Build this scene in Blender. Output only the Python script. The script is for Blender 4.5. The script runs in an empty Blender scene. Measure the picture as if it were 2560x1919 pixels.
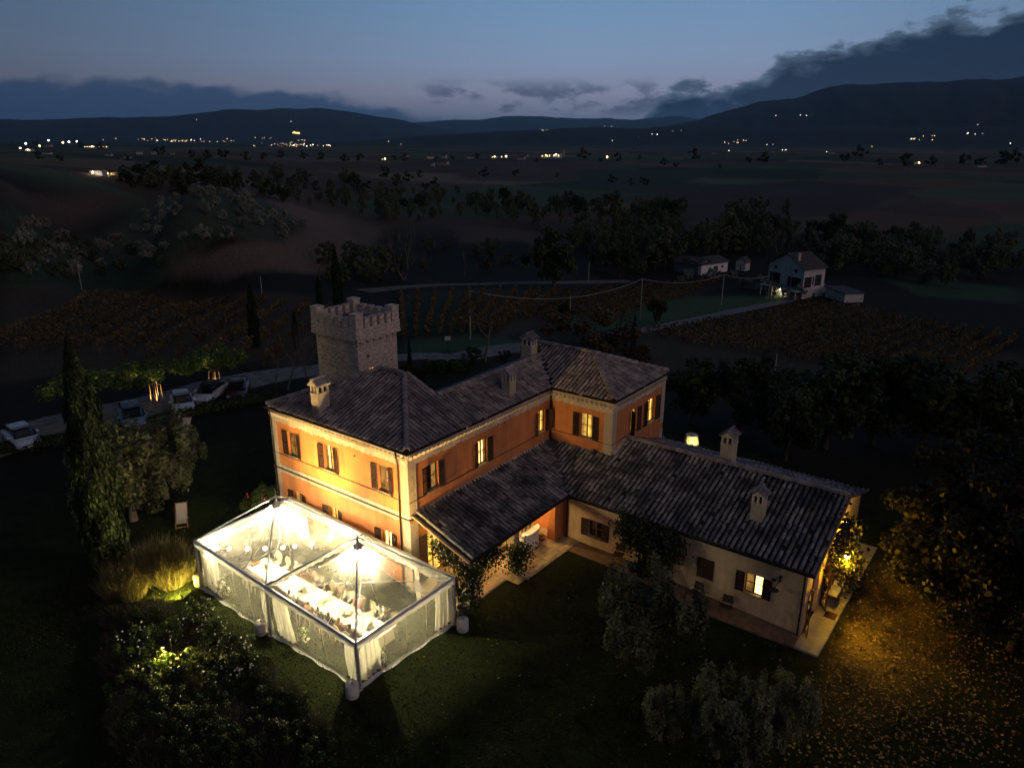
import bpy, math, random
import numpy as np
from mathutils import Vector, Matrix
random.seed(7); RNG = np.random.default_rng(11)
sc = bpy.context.scene
COL = sc.collection
PI = math.pi
V = Vector

# ------------------------------------------------------------------ camera
F_PX, PITCH, ROLL, YAW = 1832.2935, .3216, .0012, 2.2135
CAM = np.array([24.353, -23.753, 22.618])
_fw = np.array([math.cos(YAW) * math.cos(PITCH), math.sin(YAW) * math.cos(PITCH), -math.sin(PITCH)])
_r = np.cross(_fw, [0, 0, 1.]); _r /= np.linalg.norm(_r); _u = np.cross(_r, _fw)
_rr = math.cos(ROLL) * _r + math.sin(ROLL) * _u; _uu = -math.sin(ROLL) * _r + math.cos(ROLL) * _u
cd = bpy.data.cameras.new('camera'); cam = bpy.data.objects.new('camera', cd); COL.objects.link(cam)
cd.sensor_width = 36; cd.lens = F_PX / 2560 * 36; cd.clip_start = .1; cd.clip_end = 120000
mw = Matrix.Identity(4)
for i in range(3):
    mw[i][0] = _rr[i]; mw[i][1] = _uu[i]; mw[i][2] = -_fw[i]; mw[i][3] = CAM[i]
cam.matrix_world = mw
sc.camera = cam
sc.render.engine = 'CYCLES'
sc.view_settings.view_transform = 'Standard'; sc.view_settings.look = 'None'
sc.view_settings.exposure = 0.0; sc.view_settings.gamma = 1; sc.view_settings.use_curve_mapping = False
cy = sc.cycles
cy.use_denoising = True
cy.max_bounces = 8; cy.diffuse_bounces = 3; cy.glossy_bounces = 2; cy.transmission_bounces = 6
cy.transparent_max_bounces = 24; cy.volume_bounces = 0; cy.sample_clamp_indirect = 4; cy.sample_clamp_direct = 0
cy.caustics_reflective = False; cy.caustics_refractive = False

# ------------------------------------------------------------------ sky (dusk)
SKY = 2.2
world = bpy.data.worlds.new('World'); sc.world = world; world.use_nodes = True
nt = world.node_tree; N = nt.nodes; L = nt.links
for n in list(N): N.remove(n)
out = N.new('ShaderNodeOutputWorld'); bg = N.new('ShaderNodeBackground'); L.new(bg.outputs[0], out.inputs[0])
def wm(op, a, b=None, c=None):
    n = N.new('ShaderNodeMath'); n.operation = op
    for i, x in enumerate((a, b, c)):
        if x is None: continue
        if isinstance(x, (int, float)): n.inputs[i].default_value = x
        else: L.new(x, n.inputs[i])
    return n.outputs[0]
def wmix(fac, a, b):
    n = N.new('ShaderNodeMix'); n.data_type = 'RGBA'
    for k, x in ((0, fac), (6, a), (7, b)):
        if isinstance(x, (int, float)): n.inputs[k].default_value = x
        elif isinstance(x, tuple): n.inputs[k].default_value = (*x, 1)
        else: L.new(x, n.inputs[k])
    return n.outputs[2]
def wcurve(x, pts):
    n = N.new('ShaderNodeFloatCurve'); c = n.mapping.curves[0]
    while len(c.points) < len(pts): c.points.new(.5, .5)
    for p, q in zip(c.points, pts): p.location = q
    n.mapping.update(); L.new(x, n.inputs[1]); return n.outputs[0]
def wrange(x, a, b, c=0., d=1.):
    n = N.new('ShaderNodeMapRange'); n.interpolation_type = 'SMOOTHSTEP'
    L.new(x, n.inputs[0])
    for i, v in enumerate((a, b, c, d)): n.inputs[1 + i].default_value = v
    return n.outputs[0]
tc = N.new('ShaderNodeTexCoord')
rot = N.new('ShaderNodeVectorRotate'); rot.rotation_type = 'Z_AXIS'; rot.inputs['Angle'].default_value = -YAW
L.new(tc.outputs['Generated'], rot.inputs['Vector'])
sep = N.new('ShaderNodeSeparateXYZ'); L.new(rot.outputs[0], sep.inputs[0])
az = wm('ARCTAN2', sep.outputs[1], sep.outputs[0])          # + = left of the view
el = wm('ARCSINE', sep.outputs[2])
ramp = N.new('ShaderNodeValToRGB'); L.new(wm('MULTIPLY', el, 1 / 1.5708), ramp.inputs[0])
cr = ramp.color_ramp
for k, (p, c) in enumerate(((0, (.050, .070, .115)), (.02, (.092, .104, .150)), (.036, (.124, .134, .188)), (.06, (.108, .148, .222)),
                            (.10, (.078, .138, .225)), (.25, (.030, .068, .14)), (1, (.010, .024, .06)))):
    e = cr.elements[k] if k < 2 else cr.elements.new(p)
    e.position = p; e.color = (*c, 1)
glow = wm('COSINE', wm('ADD', az, .18))                      # afterglow: brightest a little right of the view
glow2 = wm('MULTIPLY', wm('ADD', wm('POWER', wm('MAXIMUM', glow, 0), 5.), .42), .72)
skyc = wmix(glow2, (0, 0, 0), ramp.outputs[0])
# clouds: a low bank on the left, a tall dark bank rising to the right, small puffs between
cmb = N.new('ShaderNodeCombineXYZ'); L.new(wm('MULTIPLY', az, 5.0), cmb.inputs[0]); L.new(wm('MULTIPLY', el, 11.), cmb.inputs[1])
def wnoise(scale, detail, off=0.):
    m = N.new('ShaderNodeMapping'); m.inputs['Location'].default_value = (off, off * .7, off); L.new(cmb.outputs[0], m.inputs[0])
    n = N.new('ShaderNodeTexNoise'); n.inputs['Scale'].default_value = scale; n.inputs['Detail'].default_value = detail
    n.inputs['Roughness'].default_value = .58; L.new(m.outputs[0], n.inputs[0]); return n.outputs[0]
n1 = wm('SUBTRACT', wnoise(2.2, 8, 3.1), .5); n2 = wm('SUBTRACT', wnoise(5.0, 6, 9.), .5)
t = wm('MULTIPLY_ADD', az, -1 / 3.14159, 0.)                  # 0 = ahead .. 1 = behind on the right
rtop = wm('MULTIPLY', wcurve(t, [(0, .0), (.045, .0), (.056, .25), (.07, .31), (.09, .33), (.10, .45), (.118, .56), (.145, .63), (.162, .68), (.18, .66), (.30, .62), (.5, .4), (.7, .2), (1, .1)]), .2)
rmask = wrange(wm('SUBTRACT', wm('ADD', rtop, wm('ADD', wm('MULTIPLY', n1, .085), wm('MULTIPLY', n2, .055))), el), -.002, .008)
edge = wrange(wm('SUBTRACT', wm('ADD', rtop, wm('ADD', wm('MULTIPLY', n1, .085), wm('MULTIPLY', n2, .055))), el), .002, .026)
lt = wm('MULTIPLY_ADD', az, 1 / 3.14159, 0.)
ltop = wm('MULTIPLY', wcurve(lt, [(0, .06), (.02, .12), (.05, .2), (.09, .27), (.15, .31), (.2, .33), (.5, .3), (1, .1)]), .2)
lmask = wm('MULTIPLY', wrange(wm('SUBTRACT', wm('ADD', ltop, wm('ADD', wm('MULTIPLY', n1, .05), wm('MULTIPLY', n2, .022))), el), -.004, .010), wrange(az, .0, .12))
puff = wm('MULTIPLY', wrange(wm('ADD', wnoise(1.5, 7, 21.), wm('MULTIPLY', n2, .3)), .46, .55), wm('MULTIPLY', wrange(el, .022, .04), wrange(el, .078, .055)))
puff = wm('MULTIPLY', puff, wm('MULTIPLY', wrange(az, -.34, -.2), wrange(az, .22, .05)))
c1 = wmix(wm('MULTIPLY', puff, .75), skyc, (.024, .034, .062))
c2 = wmix(wm('MULTIPLY', lmask, .9), c1, (.011, .026, .056))
c3 = wmix(wm('MULTIPLY', rmask, .96), c2, wmix(edge, (.036, .058, .088), (.003, .009, .020)))
belowg = wrange(sep.outputs[2], -.03, .0)
c4 = wmix(belowg, (.008, .012, .02), c3)
L.new(c4, bg.inputs[0]); bg.inputs[1].default_value = SKY

# ------------------------------------------------------------------ soft afterglow, from the west (right of the view)
sd = bpy.data.lights.new('afterglow', 'SUN'); sd.energy = .62; sd.angle = math.radians(70); sd.color = (1, .72, .68)
so = bpy.data.objects.new('afterglow', sd); COL.objects.link(so)
so.rotation_euler = V((1.0, -.12, .34)).to_track_quat('Z', 'Y').to_euler()
HAZE = 1.9e-5
# ------------------------------------------------------------------ materials
def nmat(name):
    m = bpy.data.materials.new(name); m.use_nodes = True
    return m, m.node_tree.nodes, m.node_tree.links, m.node_tree.nodes['Principled BSDF']
def M(name, col, rough=.8, col2=None, scale=3., bump=0., bscale=30., metal=0., rnd=0., stretch=None, detail=5., lo=.35, hi=.65, spec=.3, world=False, streak=0.):
    """noise-mottled principled material; rnd adds variation per object and per piece (face attribute 'rnd')"""
    m, n, l, p = nmat(name)
    p.inputs['Roughness'].default_value = rough; p.inputs['Metallic'].default_value = metal
    p.inputs['Specular IOR Level'].default_value = spec
    tcn = n.new('ShaderNodeTexCoord'); src = tcn.outputs['Object']
    if world: src = n.new('ShaderNodeNewGeometry').outputs['Position']
    if stretch:
        mp = n.new('ShaderNodeMapping'); mp.inputs['Scale'].default_value = stretch; l.new(src, mp.inputs[0]); src = mp.outputs[0]
    no = n.new('ShaderNodeTexNoise'); no.inputs['Scale'].default_value = scale; no.inputs['Detail'].default_value = detail
    l.new(src, no.inputs[0])
    mr = n.new('ShaderNodeMapRange'); l.new(no.outputs[0], mr.inputs[0]); mr.inputs[1].default_value = lo; mr.inputs[2].default_value = hi
    mx = n.new('ShaderNodeMix'); mx.data_type = 'RGBA'; l.new(mr.outputs[0], mx.inputs[0])
    mx.inputs[6].default_value = (*col, 1); mx.inputs[7].default_value = (*(col2 or tuple(c * .72 for c in col)), 1)
    cur = mx.outputs[2]
    if streak:      # rain streaks and faded patches on old plaster
        for sc_, st, lo_, hi_ in ((1.0, (2.6, 2.6, .22), 1 - streak, 1 + streak * .35), (.45, (1, 1, 1), 1 - streak * .8, 1 + streak * .6)):
            mp2 = n.new('ShaderNodeMapping'); mp2.inputs['Scale'].default_value = st; l.new(src, mp2.inputs[0])
            ns = n.new('ShaderNodeTexNoise'); ns.inputs['Scale'].default_value = sc_; ns.inputs['Detail'].default_value = 6; ns.inputs['Roughness'].default_value = .62; l.new(mp2.outputs[0], ns.inputs[0])
            ms = n.new('ShaderNodeMapRange'); l.new(ns.outputs[0], ms.inputs[0]); ms.inputs[1].default_value = .36; ms.inputs[2].default_value = .62; ms.inputs[3].default_value = lo_; ms.inputs[4].default_value = hi_
            vs_ = n.new('ShaderNodeVectorMath'); vs_.operation = 'SCALE'; l.new(cur, vs_.inputs[0]); l.new(ms.outputs[0], vs_.inputs['Scale']); cur = vs_.outputs[0]
    if rnd:
        oi = n.new('ShaderNodeObjectInfo'); at = n.new('ShaderNodeAttribute'); at.attribute_name = 'rnd'
        ad = n.new('ShaderNodeMath'); ad.operation = 'ADD'; l.new(oi.outputs['Random'], ad.inputs[0]); l.new(at.outputs['Fac'], ad.inputs[1])
        fr = n.new('ShaderNodeMath'); fr.operation = 'FRACT'; l.new(ad.outputs[0], fr.inputs[0])
        wn = n.new('ShaderNodeTexWhiteNoise'); wn.noise_dimensions = '1D'; l.new(fr.outputs[0], wn.inputs['W'])
        hs = n.new('ShaderNodeHueSaturation'); l.new(cur, hs.inputs['Color'])
        r2 = n.new('ShaderNodeMapRange'); l.new(fr.outputs[0], r2.inputs[0]); r2.inputs[3].default_value = 1 - rnd; r2.inputs[4].default_value = 1 + rnd
        l.new(r2.outputs[0], hs.inputs['Value'])
        r3 = n.new('ShaderNodeMapRange'); l.new(wn.outputs[0], r3.inputs[0]); r3.inputs[3].default_value = .5 - .03; r3.inputs[4].default_value = .5 + .03
        l.new(r3.outputs[0], hs.inputs['Hue']); cur = hs.outputs[0]
    l.new(cur, p.inputs['Base Color'])
    if bump:
        nb = n.new('ShaderNodeTexNoise'); nb.inputs['Scale'].default_value = bscale; nb.inputs['Detail'].default_value = 4; l.new(src, nb.inputs[0])
        b = n.new('ShaderNodeBump'); b.inputs['Strength'].default_value = bump; b.inputs['Distance'].default_value = .05
        l.new(nb.outputs[0], b.inputs['Height']); l.new(b.outputs[0], p.inputs['Normal'])
    return m
def E(name, col, strength, sample=True, noise=0.):
    m = bpy.data.materials.new(name); m.use_nodes = True; n = m.node_tree.nodes; l = m.node_tree.links
    for x in list(n): n.remove(x)
    o = n.new('ShaderNodeOutputMaterial'); e = n.new('ShaderNodeEmission'); e.inputs[0].default_value = (*col, 1); e.inputs[1].default_value = strength
    if noise:
        tcn = n.new('ShaderNodeTexCoord'); no = n.new('ShaderNodeTexNoise'); no.inputs['Scale'].default_value = 2.8; no.inputs['Detail'].default_value = 4
        l.new(tcn.outputs['Object'], no.inputs[0])
        mr = n.new('ShaderNodeMapRange'); l.new(no.outputs[0], mr.inputs[0]); mr.inputs[1].default_value = .35; mr.inputs[2].default_value = .65
        mr.inputs[3].default_value = strength * (1 - noise); mr.inputs[4].default_value = strength * (1 + noise)
        oi = n.new('ShaderNodeObjectInfo'); m2 = n.new('ShaderNodeMapRange'); l.new(oi.outputs['Random'], m2.inputs[0]); m2.inputs[3].default_value = .45; m2.inputs[4].default_value = 1.45
        mu = n.new('ShaderNodeMath'); mu.operation = 'MULTIPLY'; l.new(mr.outputs[0], mu.inputs[0]); l.new(m2.outputs[0], mu.inputs[1]); l.new(mu.outputs[0], e.inputs[1])
    l.new(e.outputs[0], o.inputs[0])
    if not sample: m.cycles.emission_sampling = 'NONE'
    return m
def foliage(name, a, b, c=None, rough=.6):
    """leaf material: per-leaf variation between a and b, a little light passing through"""
    m, n, l, p = nmat(name)
    at = n.new('ShaderNodeAttribute'); at.attribute_name = 'rnd'
    oi = n.new('ShaderNodeObjectInfo')
    rp = n.new('ShaderNodeValToRGB'); l.new(at.outputs['Fac'], rp.inputs[0])
    rp.color_ramp.elements[0].color = (*a, 1); rp.color_ramp.elements[1].color = (*b, 1)
    if c: e = rp.color_ramp.elements.new(.93); e.color = (*b, 1); rp.color_ramp.elements[2].color = (*c, 1)
    hs = n.new('ShaderNodeHueSaturation'); l.new(rp.outputs[0], hs.inputs['Color'])
    mr = n.new('ShaderNodeMapRange'); l.new(oi.outputs['Random'], mr.inputs[0]); mr.inputs[3].default_value = .75; mr.inputs[4].default_value = 1.25
    l.new(mr.outputs[0], hs.inputs['Value'])
    l.new(hs.outputs[0], p.inputs['Base Color']); p.inputs['Roughness'].default_value = rough; p.inputs['Specular IOR Level'].default_value = .25
    tr = n.new('ShaderNodeBsdfTranslucent'); l.new(hs.outputs[0], tr.inputs[0])
    ms = n.new('ShaderNodeMixShader'); ms.inputs[0].default_value = .3; l.new(p.outputs[0], ms.inputs[1]); l.new(tr.outputs[0], ms.inputs[2])
    l.new(ms.outputs[0], n['Material Output'].inputs[0])
    return m
def sheet(name, tint, transp, white, gloss_rough=.12, blur=0.):
    """clear or sheer sheet: mostly see-through, some white scatter, some gloss"""
    m = bpy.data.materials.new(name); m.use_nodes = True; n = m.node_tree.nodes; l = m.node_tree.links
    for x in list(n): n.remove(x)
    o = n.new('ShaderNodeOutputMaterial')
    t = n.new('ShaderNodeBsdfTransparent'); t.inputs[0].default_value = (*tint, 1)
    d = n.new('ShaderNodeBsdfDiffuse'); d.inputs[0].default_value = (.8, .8, .78, 1)
    tl = n.new('ShaderNodeBsdfTranslucent'); tl.inputs[0].default_value = (.82, .77, .64, 1)
    g = n.new('ShaderNodeBsdfGlossy'); g.inputs['Roughness'].default_value = gloss_rough
    m1 = n.new('ShaderNodeMixShader'); m1.inputs[0].default_value = .6; l.new(d.outputs[0], m1.inputs[1]); l.new(tl.outputs[0], m1.inputs[2])
    tcn = n.new('ShaderNodeTexCoord'); no = n.new('ShaderNodeTexNoise'); no.inputs['Scale'].default_value = 1.1; no.inputs['Detail'].default_value = 3
    l.new(tcn.outputs['Object'], no.inputs[0]); mr = n.new('ShaderNodeMapRange'); l.new(no.outputs[0], mr.inputs[0])
    mr.inputs[1].default_value = .35; mr.inputs[2].default_value = .68; mr.inputs[3].default_value = white * .82; mr.inputs[4].default_value = white * 1.22
    m2 = n.new('ShaderNodeMixShader'); l.new(mr.outputs[0], m2.inputs[0]); l.new(t.outputs[0], m2.inputs[1]); l.new(m1.outputs[0], m2.inputs[2])
    lwt = n.new('ShaderNodeLayerWeight'); fr = n.new('ShaderNodeMath'); fr.operation = 'POWER'; l.new(lwt.outputs['Facing'], fr.inputs[0]); fr.inputs[1].default_value = 3.5
    f2 = n.new('ShaderNodeMath'); f2.operation = 'MULTIPLY_ADD'; l.new(fr.outputs[0], f2.inputs[0]); f2.inputs[1].default_value = .4; f2.inputs[2].default_value = .03
    m3 = n.new('ShaderNodeMixShader'); l.new(f2.outputs[0], m3.inputs[0]); l.new(m2.outputs[0], m3.inputs[1]); l.new(g.outputs[0], m3.inputs[2])
    nb = n.new('ShaderNodeTexNoise'); nb.inputs['Scale'].default_value = 3.5; nb.inputs['Detail'].default_value = 3; l.new(tcn.outputs['Object'], nb.inputs[0])
    b = n.new('ShaderNodeBump'); b.inputs['Strength'].default_value = .25; b.inputs['Distance'].default_value = .06; l.new(nb.outputs[0], b.inputs['Height'])
    l.new(b.outputs[0], g.inputs['Normal'])
    l.new(m3.outputs[0], o.inputs[0])
    return m

# ------------------------------------------------------------------ mesh builder
class MB:
    def __init__(s): s.v = []; s.f = []; s.m = []; s.r = []
    def add(s, vs, fs, mi=0, rnd=0.):
        o = len(s.v); s.v += [tuple(v) for v in vs]
        for f in fs: s.f.append(tuple(o + i for i in f)); s.m.append(mi); s.r.append(rnd)
        return s
    def quad(s, a, b, c, d, mi=0, rnd=0.): return s.add([a, b, c, d], [(0, 1, 2, 3)], mi, rnd)
    def box(s, x0, y0, z0, x1, y1, z1, mi=0, rnd=0.):
        return s.add([(x0, y0, z0), (x1, y0, z0), (x1, y1, z0), (x0, y1, z0), (x0, y0, z1), (x1, y0, z1), (x1, y1, z1), (x0, y1, z1)],
                     [(0, 3, 2, 1), (4, 5, 6, 7), (0, 1, 5, 4), (1, 2, 6, 5), (2, 3, 7, 6), (3, 0, 4, 7)], mi, rnd)
    def obox(s, P, U, W, Nn, u0, u1, z0, z1, d0, d1, mi=0, rnd=0.):
        """box in a wall frame: along U, up W, out along Nn"""
        P, U, W, Nn = V(P), V(U), V(W), V(Nn); q = lambda u, w, d: P + U * u + W * w + Nn * d
        vs = [q(u0, z0, d0), q(u1, z0, d0), q(u1, z0, d1), q(u0, z0, d1), q(u0, z1, d0), q(u1, z1, d0), q(u1, z1, d1), q(u0, z1, d1)]
        return s.add(vs, [(0, 1, 2, 3), (7, 6, 5, 4), (4, 5, 1, 0), (5, 6, 2, 1), (6, 7, 3, 2), (7, 4, 0, 3)], mi, rnd)
    def path(s, pts, rad, n=6, mi=0, cap=True):
        pts = [V(p) for p in pts]; k = len(pts)
        if not hasattr(rad, '__len__'): rad = [rad] * k
        o = len(s.v)
        for i, p in enumerate(pts):
            t = (pts[min(i + 1, k - 1)] - pts[max(i - 1, 0)]).normalized()
            a = t.orthogonal().normalized() if abs(t.z) < .99 else V((1, 0, 0)); 
            a = (V((0, 0, 1)).cross(t)).normalized() if abs(t.z) < .95 else V((1, 0, 0)); b = t.cross(a).normalized(); a = b.cross(t)
            for j in range(n):
                c = 2 * PI * j / n; s.v.append(tuple(p + (a * math.cos(c) + b * math.sin(c)) * rad[i]))
        for i in range(k - 1):
            for j in range(n):
                s.f.append((o + i * n + j, o + i * n + (j + 1) % n, o + (i + 1) * n + (j + 1) % n, o + (i + 1) * n + j)); s.m.append(mi); s.r.append(0.)
        if cap:
            s.f.append(tuple(o + j for j in range(n))[::-1]); s.m.append(mi); s.r.append(0.)
            s.f.append(tuple(o + (k - 1) * n + j for j in range(n))); s.m.append(mi); s.r.append(0.)
        return s
    def lathe(s, prof, n=12, c=(0, 0, 0), mi=0):
        o = len(s.v); k = len(prof)
        for r, z in prof:
            for j in range(n): s.v.append((c[0] + r * math.cos(2 * PI * j / n), c[1] + r * math.sin(2 * PI * j / n), c[2] + z))
        for i in range(k - 1):
            for j in range(n):
                s.f.append((o + i * n + j, o + i * n + (j + 1) % n, o + (i + 1) * n + (j + 1) % n, o + (i + 1) * n + j)); s.m.append(mi); s.r.append(0.)
        s.f.append(tuple(o + j for j in range(n))[::-1]); s.m.append(mi); s.r.append(0.)
        s.f.append(tuple(o + (k - 1) * n + j for j in range(n))); s.m.append(mi); s.r.append(0.)
        return s
    def ball(s, c, r, n=8, m=6, sc_=(1, 1, 1), mi=0):
        prof = []
        o = len(s.v)
        for i in range(1, m):
            t = PI * i / m
            for j in range(n): s.v.append((c[0] + r * sc_[0] * math.sin(t) * math.cos(2 * PI * j / n), c[1] + r * sc_[1] * math.sin(t) * math.sin(2 * PI * j / n), c[2] - r * sc_[2] * math.cos(t)))
        a = len(s.v); s.v += [(c[0], c[1], c[2] - r * sc_[2]), (c[0], c[1], c[2] + r * sc_[2])]
        for i in range(m - 2):
            for j in range(n): s.f.append((o + i * n + j, o + i * n + (j + 1) % n, o + (i + 1) * n + (j + 1) % n, o + (i + 1) * n + j)); s.m.append(mi); s.r.append(0.)
        for j in range(n):
            s.f.append((a, o + (j + 1) % n, o + j)); s.f.append((a + 1, o + (m - 2) * n + j, o + (m - 2) * n + (j + 1) % n)); s.m += [mi, mi]; s.r += [0., 0.]
        return s
    def mesh(s, name, mats, smooth=False):
        me = bpy.data.meshes.new(name); me.from_pydata(s.v, [], s.f)
        for m in (mats if isinstance(mats, (list, tuple)) else [mats]): me.materials.append(m)
        me.polygons.foreach_set('material_index', s.m)
        if smooth: me.polygons.foreach_set('use_smooth', [True] * len(s.f))
        if any(s.r): a = me.attributes.new('rnd', 'FLOAT', 'FACE'); a.data.foreach_set('value', s.r)
        me.update(); return me
    def build(s, name, mats, parent=None, smooth=False): return obj(name, s.mesh(name, mats, smooth), parent)

def tmul(o):   # world matrix of an object built here (no depsgraph needed)
    m = o.matrix_basis.copy()
    return tmul(o.parent) @ o.matrix_parent_inverse @ m if o.parent else m
def obj(name, me, parent=None, world=False):
    """links a mesh object; under a parent its mesh stays in world coordinates when world=True"""
    o = bpy.data.objects.new(name, me); COL.objects.link(o)
    if parent is not None:
        o.parent = parent
        if world or parent.get('_w'): o.matrix_parent_inverse = tmul(parent).inverted()
    return o
def tag(o, label=None, cat=None, group=None, kind=None):
    if label: o['label'] = label
    if cat: o['category'] = cat
    if group: o['group'] = group
    if kind: o['kind'] = kind
    return o
def thing(name, label, cat, loc=(0, 0, 0), rz=0., group=None, scale=1., w=False):
    o = bpy.data.objects.new(name, None); COL.objects.link(o); o.empty_display_size = .2
    o.location = loc; o.rotation_euler = (0, 0, rz); o.scale = (scale,) * 3 if not hasattr(scale, '__len__') else scale
    o.matrix_basis = Matrix.LocRotScale(V(loc), o.rotation_euler, o.scale)
    if w: WORLDROOT.add(o.name)
    return tag(o, label, cat, group)
WORLDROOT = set()
def wpart(mb, name, mats, parent, smooth=False):
    """a part whose mesh is written in world coordinates"""
    return obj(name, mb.mesh(name, mats, smooth), parent, world=True)
def put(o, loc, rz=0., scale=1.):
    s = (scale,) * 3 if not hasattr(scale, '__len__') else scale
    o.matrix_basis = Matrix.LocRotScale(V(loc), Matrix.Rotation(rz, 3, 'Z').to_quaternion(), V(s)); return o
KIDS = {}
def kids(o): return KIDS.get(o.name) or [c for c in o.children]
def dup(o, loc=None, rz=0., scale=1., label=None, group=None, parent=None, mats=None):
    c = o.copy(); COL.objects.link(c)
    if parent is not None: c.parent = parent
    if label: c['label'] = label
    if group: c['group'] = group
    if loc is not None: put(c, loc, rz, scale)
    if mats and c.type == 'MESH':
        for i, sl in enumerate(c.material_slots):
            nm = sl.material.name if sl.material else ''
            if nm in mats: sl.link = 'OBJECT'; sl.material = mats[nm]
    for ch in o.children: dup(ch, parent=c, mats=mats)
    return c
def smesh(name, verts, quads, mat, rnd=None, mats=None):
    """fast mesh from numpy arrays of 3- or 4-gons"""
    me = bpy.data.meshes.new(name); k = quads.shape[1]; nq = len(quads)
    me.vertices.add(len(verts)); me.vertices.foreach_set('co', verts.astype(np.float32).ravel())
    me.loops.add(nq * k); me.loops.foreach_set('vertex_index', quads.astype(np.int32).ravel())
    me.polygons.add(nq); me.polygons.foreach_set('loop_start', np.arange(nq, dtype=np.int32) * k)
    for m in ([mat] if not isinstance(mat, (list, tuple)) else mat): me.materials.append(m)
    if rnd is not None:
        a = me.attributes.new('rnd', 'FLOAT', 'FACE'); a.data.foreach_set('value', rnd.astype(np.float32))
    me.update(calc_edges=True); me.validate(); return me
def leaves(cen, nrm, size, aspect=1., along=None, rng=RNG):
    """one quad per centre, roughly facing nrm; returns verts, quads"""
    n = len(cen); nrm = nrm / (np.linalg.norm(nrm, axis=1, keepdims=True) + 1e-9)
    ref = rng.normal(size=(n, 3)) if along is None else along
    a = np.cross(nrm, ref); a /= np.linalg.norm(a, axis=1, keepdims=True) + 1e-9; b = np.cross(nrm, a)
    s = np.asarray(size).reshape(-1, 1) * np.ones((n, 1)); a = a * s; b = b * s * aspect
    vs = np.stack([cen - a * .5, cen - b * .5, cen + a * .5, cen + b * .5], 1).reshape(-1, 3)
    return vs, np.arange(4 * n).reshape(-1, 4)

# ------------------------------------------------------------------ pixels of the photograph -> rays and ground
def ray(px, py):
    return _fw + _rr * (px - 1280) / F_PX - _uu * (py - 959.5) / F_PX
def atz(px, py, z):
    d = ray(px, py); return CAM + d * ((z - CAM[2]) / d[2])
def aty(px, py, y):
    d = ray(px, py); return CAM + d * ((y - CAM[1]) / d[1])
def atx(px, py, x):
    d = ray(px, py); return CAM + d * ((x - CAM[0]) / d[0])
def hgt(px, py, p):
    d = ray(px, py); h = np.array(p[:2]) - CAM[:2]; return CAM[2] + d[2] * (h @ d[:2]) / (d[:2] @ d[:2])
# ------------------------------------------------------------------ terrain height
_cp = [(3.7, -7.2, .25), (-2.8, -6.9, -.12), (-9.3, -6.6, -.25), (3.8, -1, 0), (3.5, 5, -.02), (5, 9, -.02), (8.6, 9.2, -.05), (10.7, 9, -.32), (14.2, 8.5, -.76),
       (17.5, 8, -.76), (17.5, 15, -.76), (21, 10, -.85), (10, -3, -.1), (12, 3, -.5), (18, 0, -.9), (25, 5, -1.1), (24, 18, -1.), (-5, 0, -.1), (-12, 0, 0),
       (-5, 8, 0), (-10, 8, 0), (0, 20, 0), (8, 21, -.1), (14, 24, -.5), (-12, 12, 0), (-18, 8, .1), (0, -14, .1), (-12, -14, -.3), (10, -14, 0), (20, -20, -1), (24, -24, -1.5),
       (-20, -6, 0), (3.5, 27, 0), (-8, 18, -.2), (-22, -16, -.6), (0, -30, -1), (40, 0, -3), (40, 40, -4)]
_px = [(60, 1085, .1), (335, 1060, .2), (600, 985, .1), (150, 880, -1.2), (500, 860, -1.2), (50, 745, -5), (300, 738, -6), (600, 740, -7), (1050, 895, -1.2), (1100, 850, -2.2),
       (1000, 735, -8), (1100, 705, -9.5), (1400, 705, -10.5), (1177, 845, -2.5), (1425, 806, -8), (1600, 800, -9), (1805, 763, -11), (1960, 740, -13), (2090, 720, -13), (1600, 825, -8),
       (1850, 850, -8), (2200, 850, -9), (2450, 950, -7), (1700, 900, -5), (2300, 720, -14), (1900, 1000, -3), (2400, 1150, -3),
       (100, 640, -6), (400, 640, -10), (60, 520, 6), (400, 505, 6), (700, 515, -3), (800, 560, -12), (900, 630, -13), (1300, 600, -17), (1700, 600, -19), (2200, 600, -17),
       (1300, 500, -20), (1700, 500, -22), (2300, 500, -19), (200, 470, 5), (600, 460, -6), (1000, 450, -14), (1400, 440, -16), (2000, 440, -16), (2400, 440, -15),
       (50, 410, 9), (300, 408, 5), (600, 400, -3), (1200, 402, -9), (1475, 400, -9), (2000, 405, -11), (2400, 408, -11), (100, 690, -5), (450, 690, -9)]
CP = [c for c in _cp] + [tuple(atz(*c)) for c in _px]
for _a in range(12):
    _t = 2 * PI * _a / 12
    CP += [(4000 * math.cos(_t), 4000 * math.sin(_t), -14), (9000 * math.cos(_t), 9000 * math.sin(_t), -16), (30000 * math.cos(_t), 30000 * math.sin(_t), -20)]
    if math.cos(_t - YAW) < .5: CP += [(150 * math.cos(_t), 150 * math.sin(_t), -9), (600 * math.cos(_t), 600 * math.sin(_t), -15)]
CP = np.array(CP)
def _wp(x, y):
    r = np.hypot(x, y) + 1e-9; s = 12 * np.log1p(r / 12) / r
    return x * s, y * s
_cu, _cv = _wp(CP[:, 0], CP[:, 1])
def _ker(d2): return np.sqrt(d2 + 4.)          # multiquadric
_d2 = (_cu[:, None] - _cu[None]) ** 2 + (_cv[:, None] - _cv[None]) ** 2
_A = _ker(_d2) - np.eye(len(CP)) * .05
_n = len(CP); _B = np.zeros((_n + 1, _n + 1)); _B[:_n, :_n] = _A; _B[:_n, _n] = 1; _B[_n, :_n] = 1
_w = np.linalg.solve(_B, np.append(CP[:, 2], 0))
def _hash(i, j, s): 
    v = np.sin(i * 127.1 + j * 311.7 + s * 74.7) * 43758.5453; return v - np.floor(v)
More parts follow.
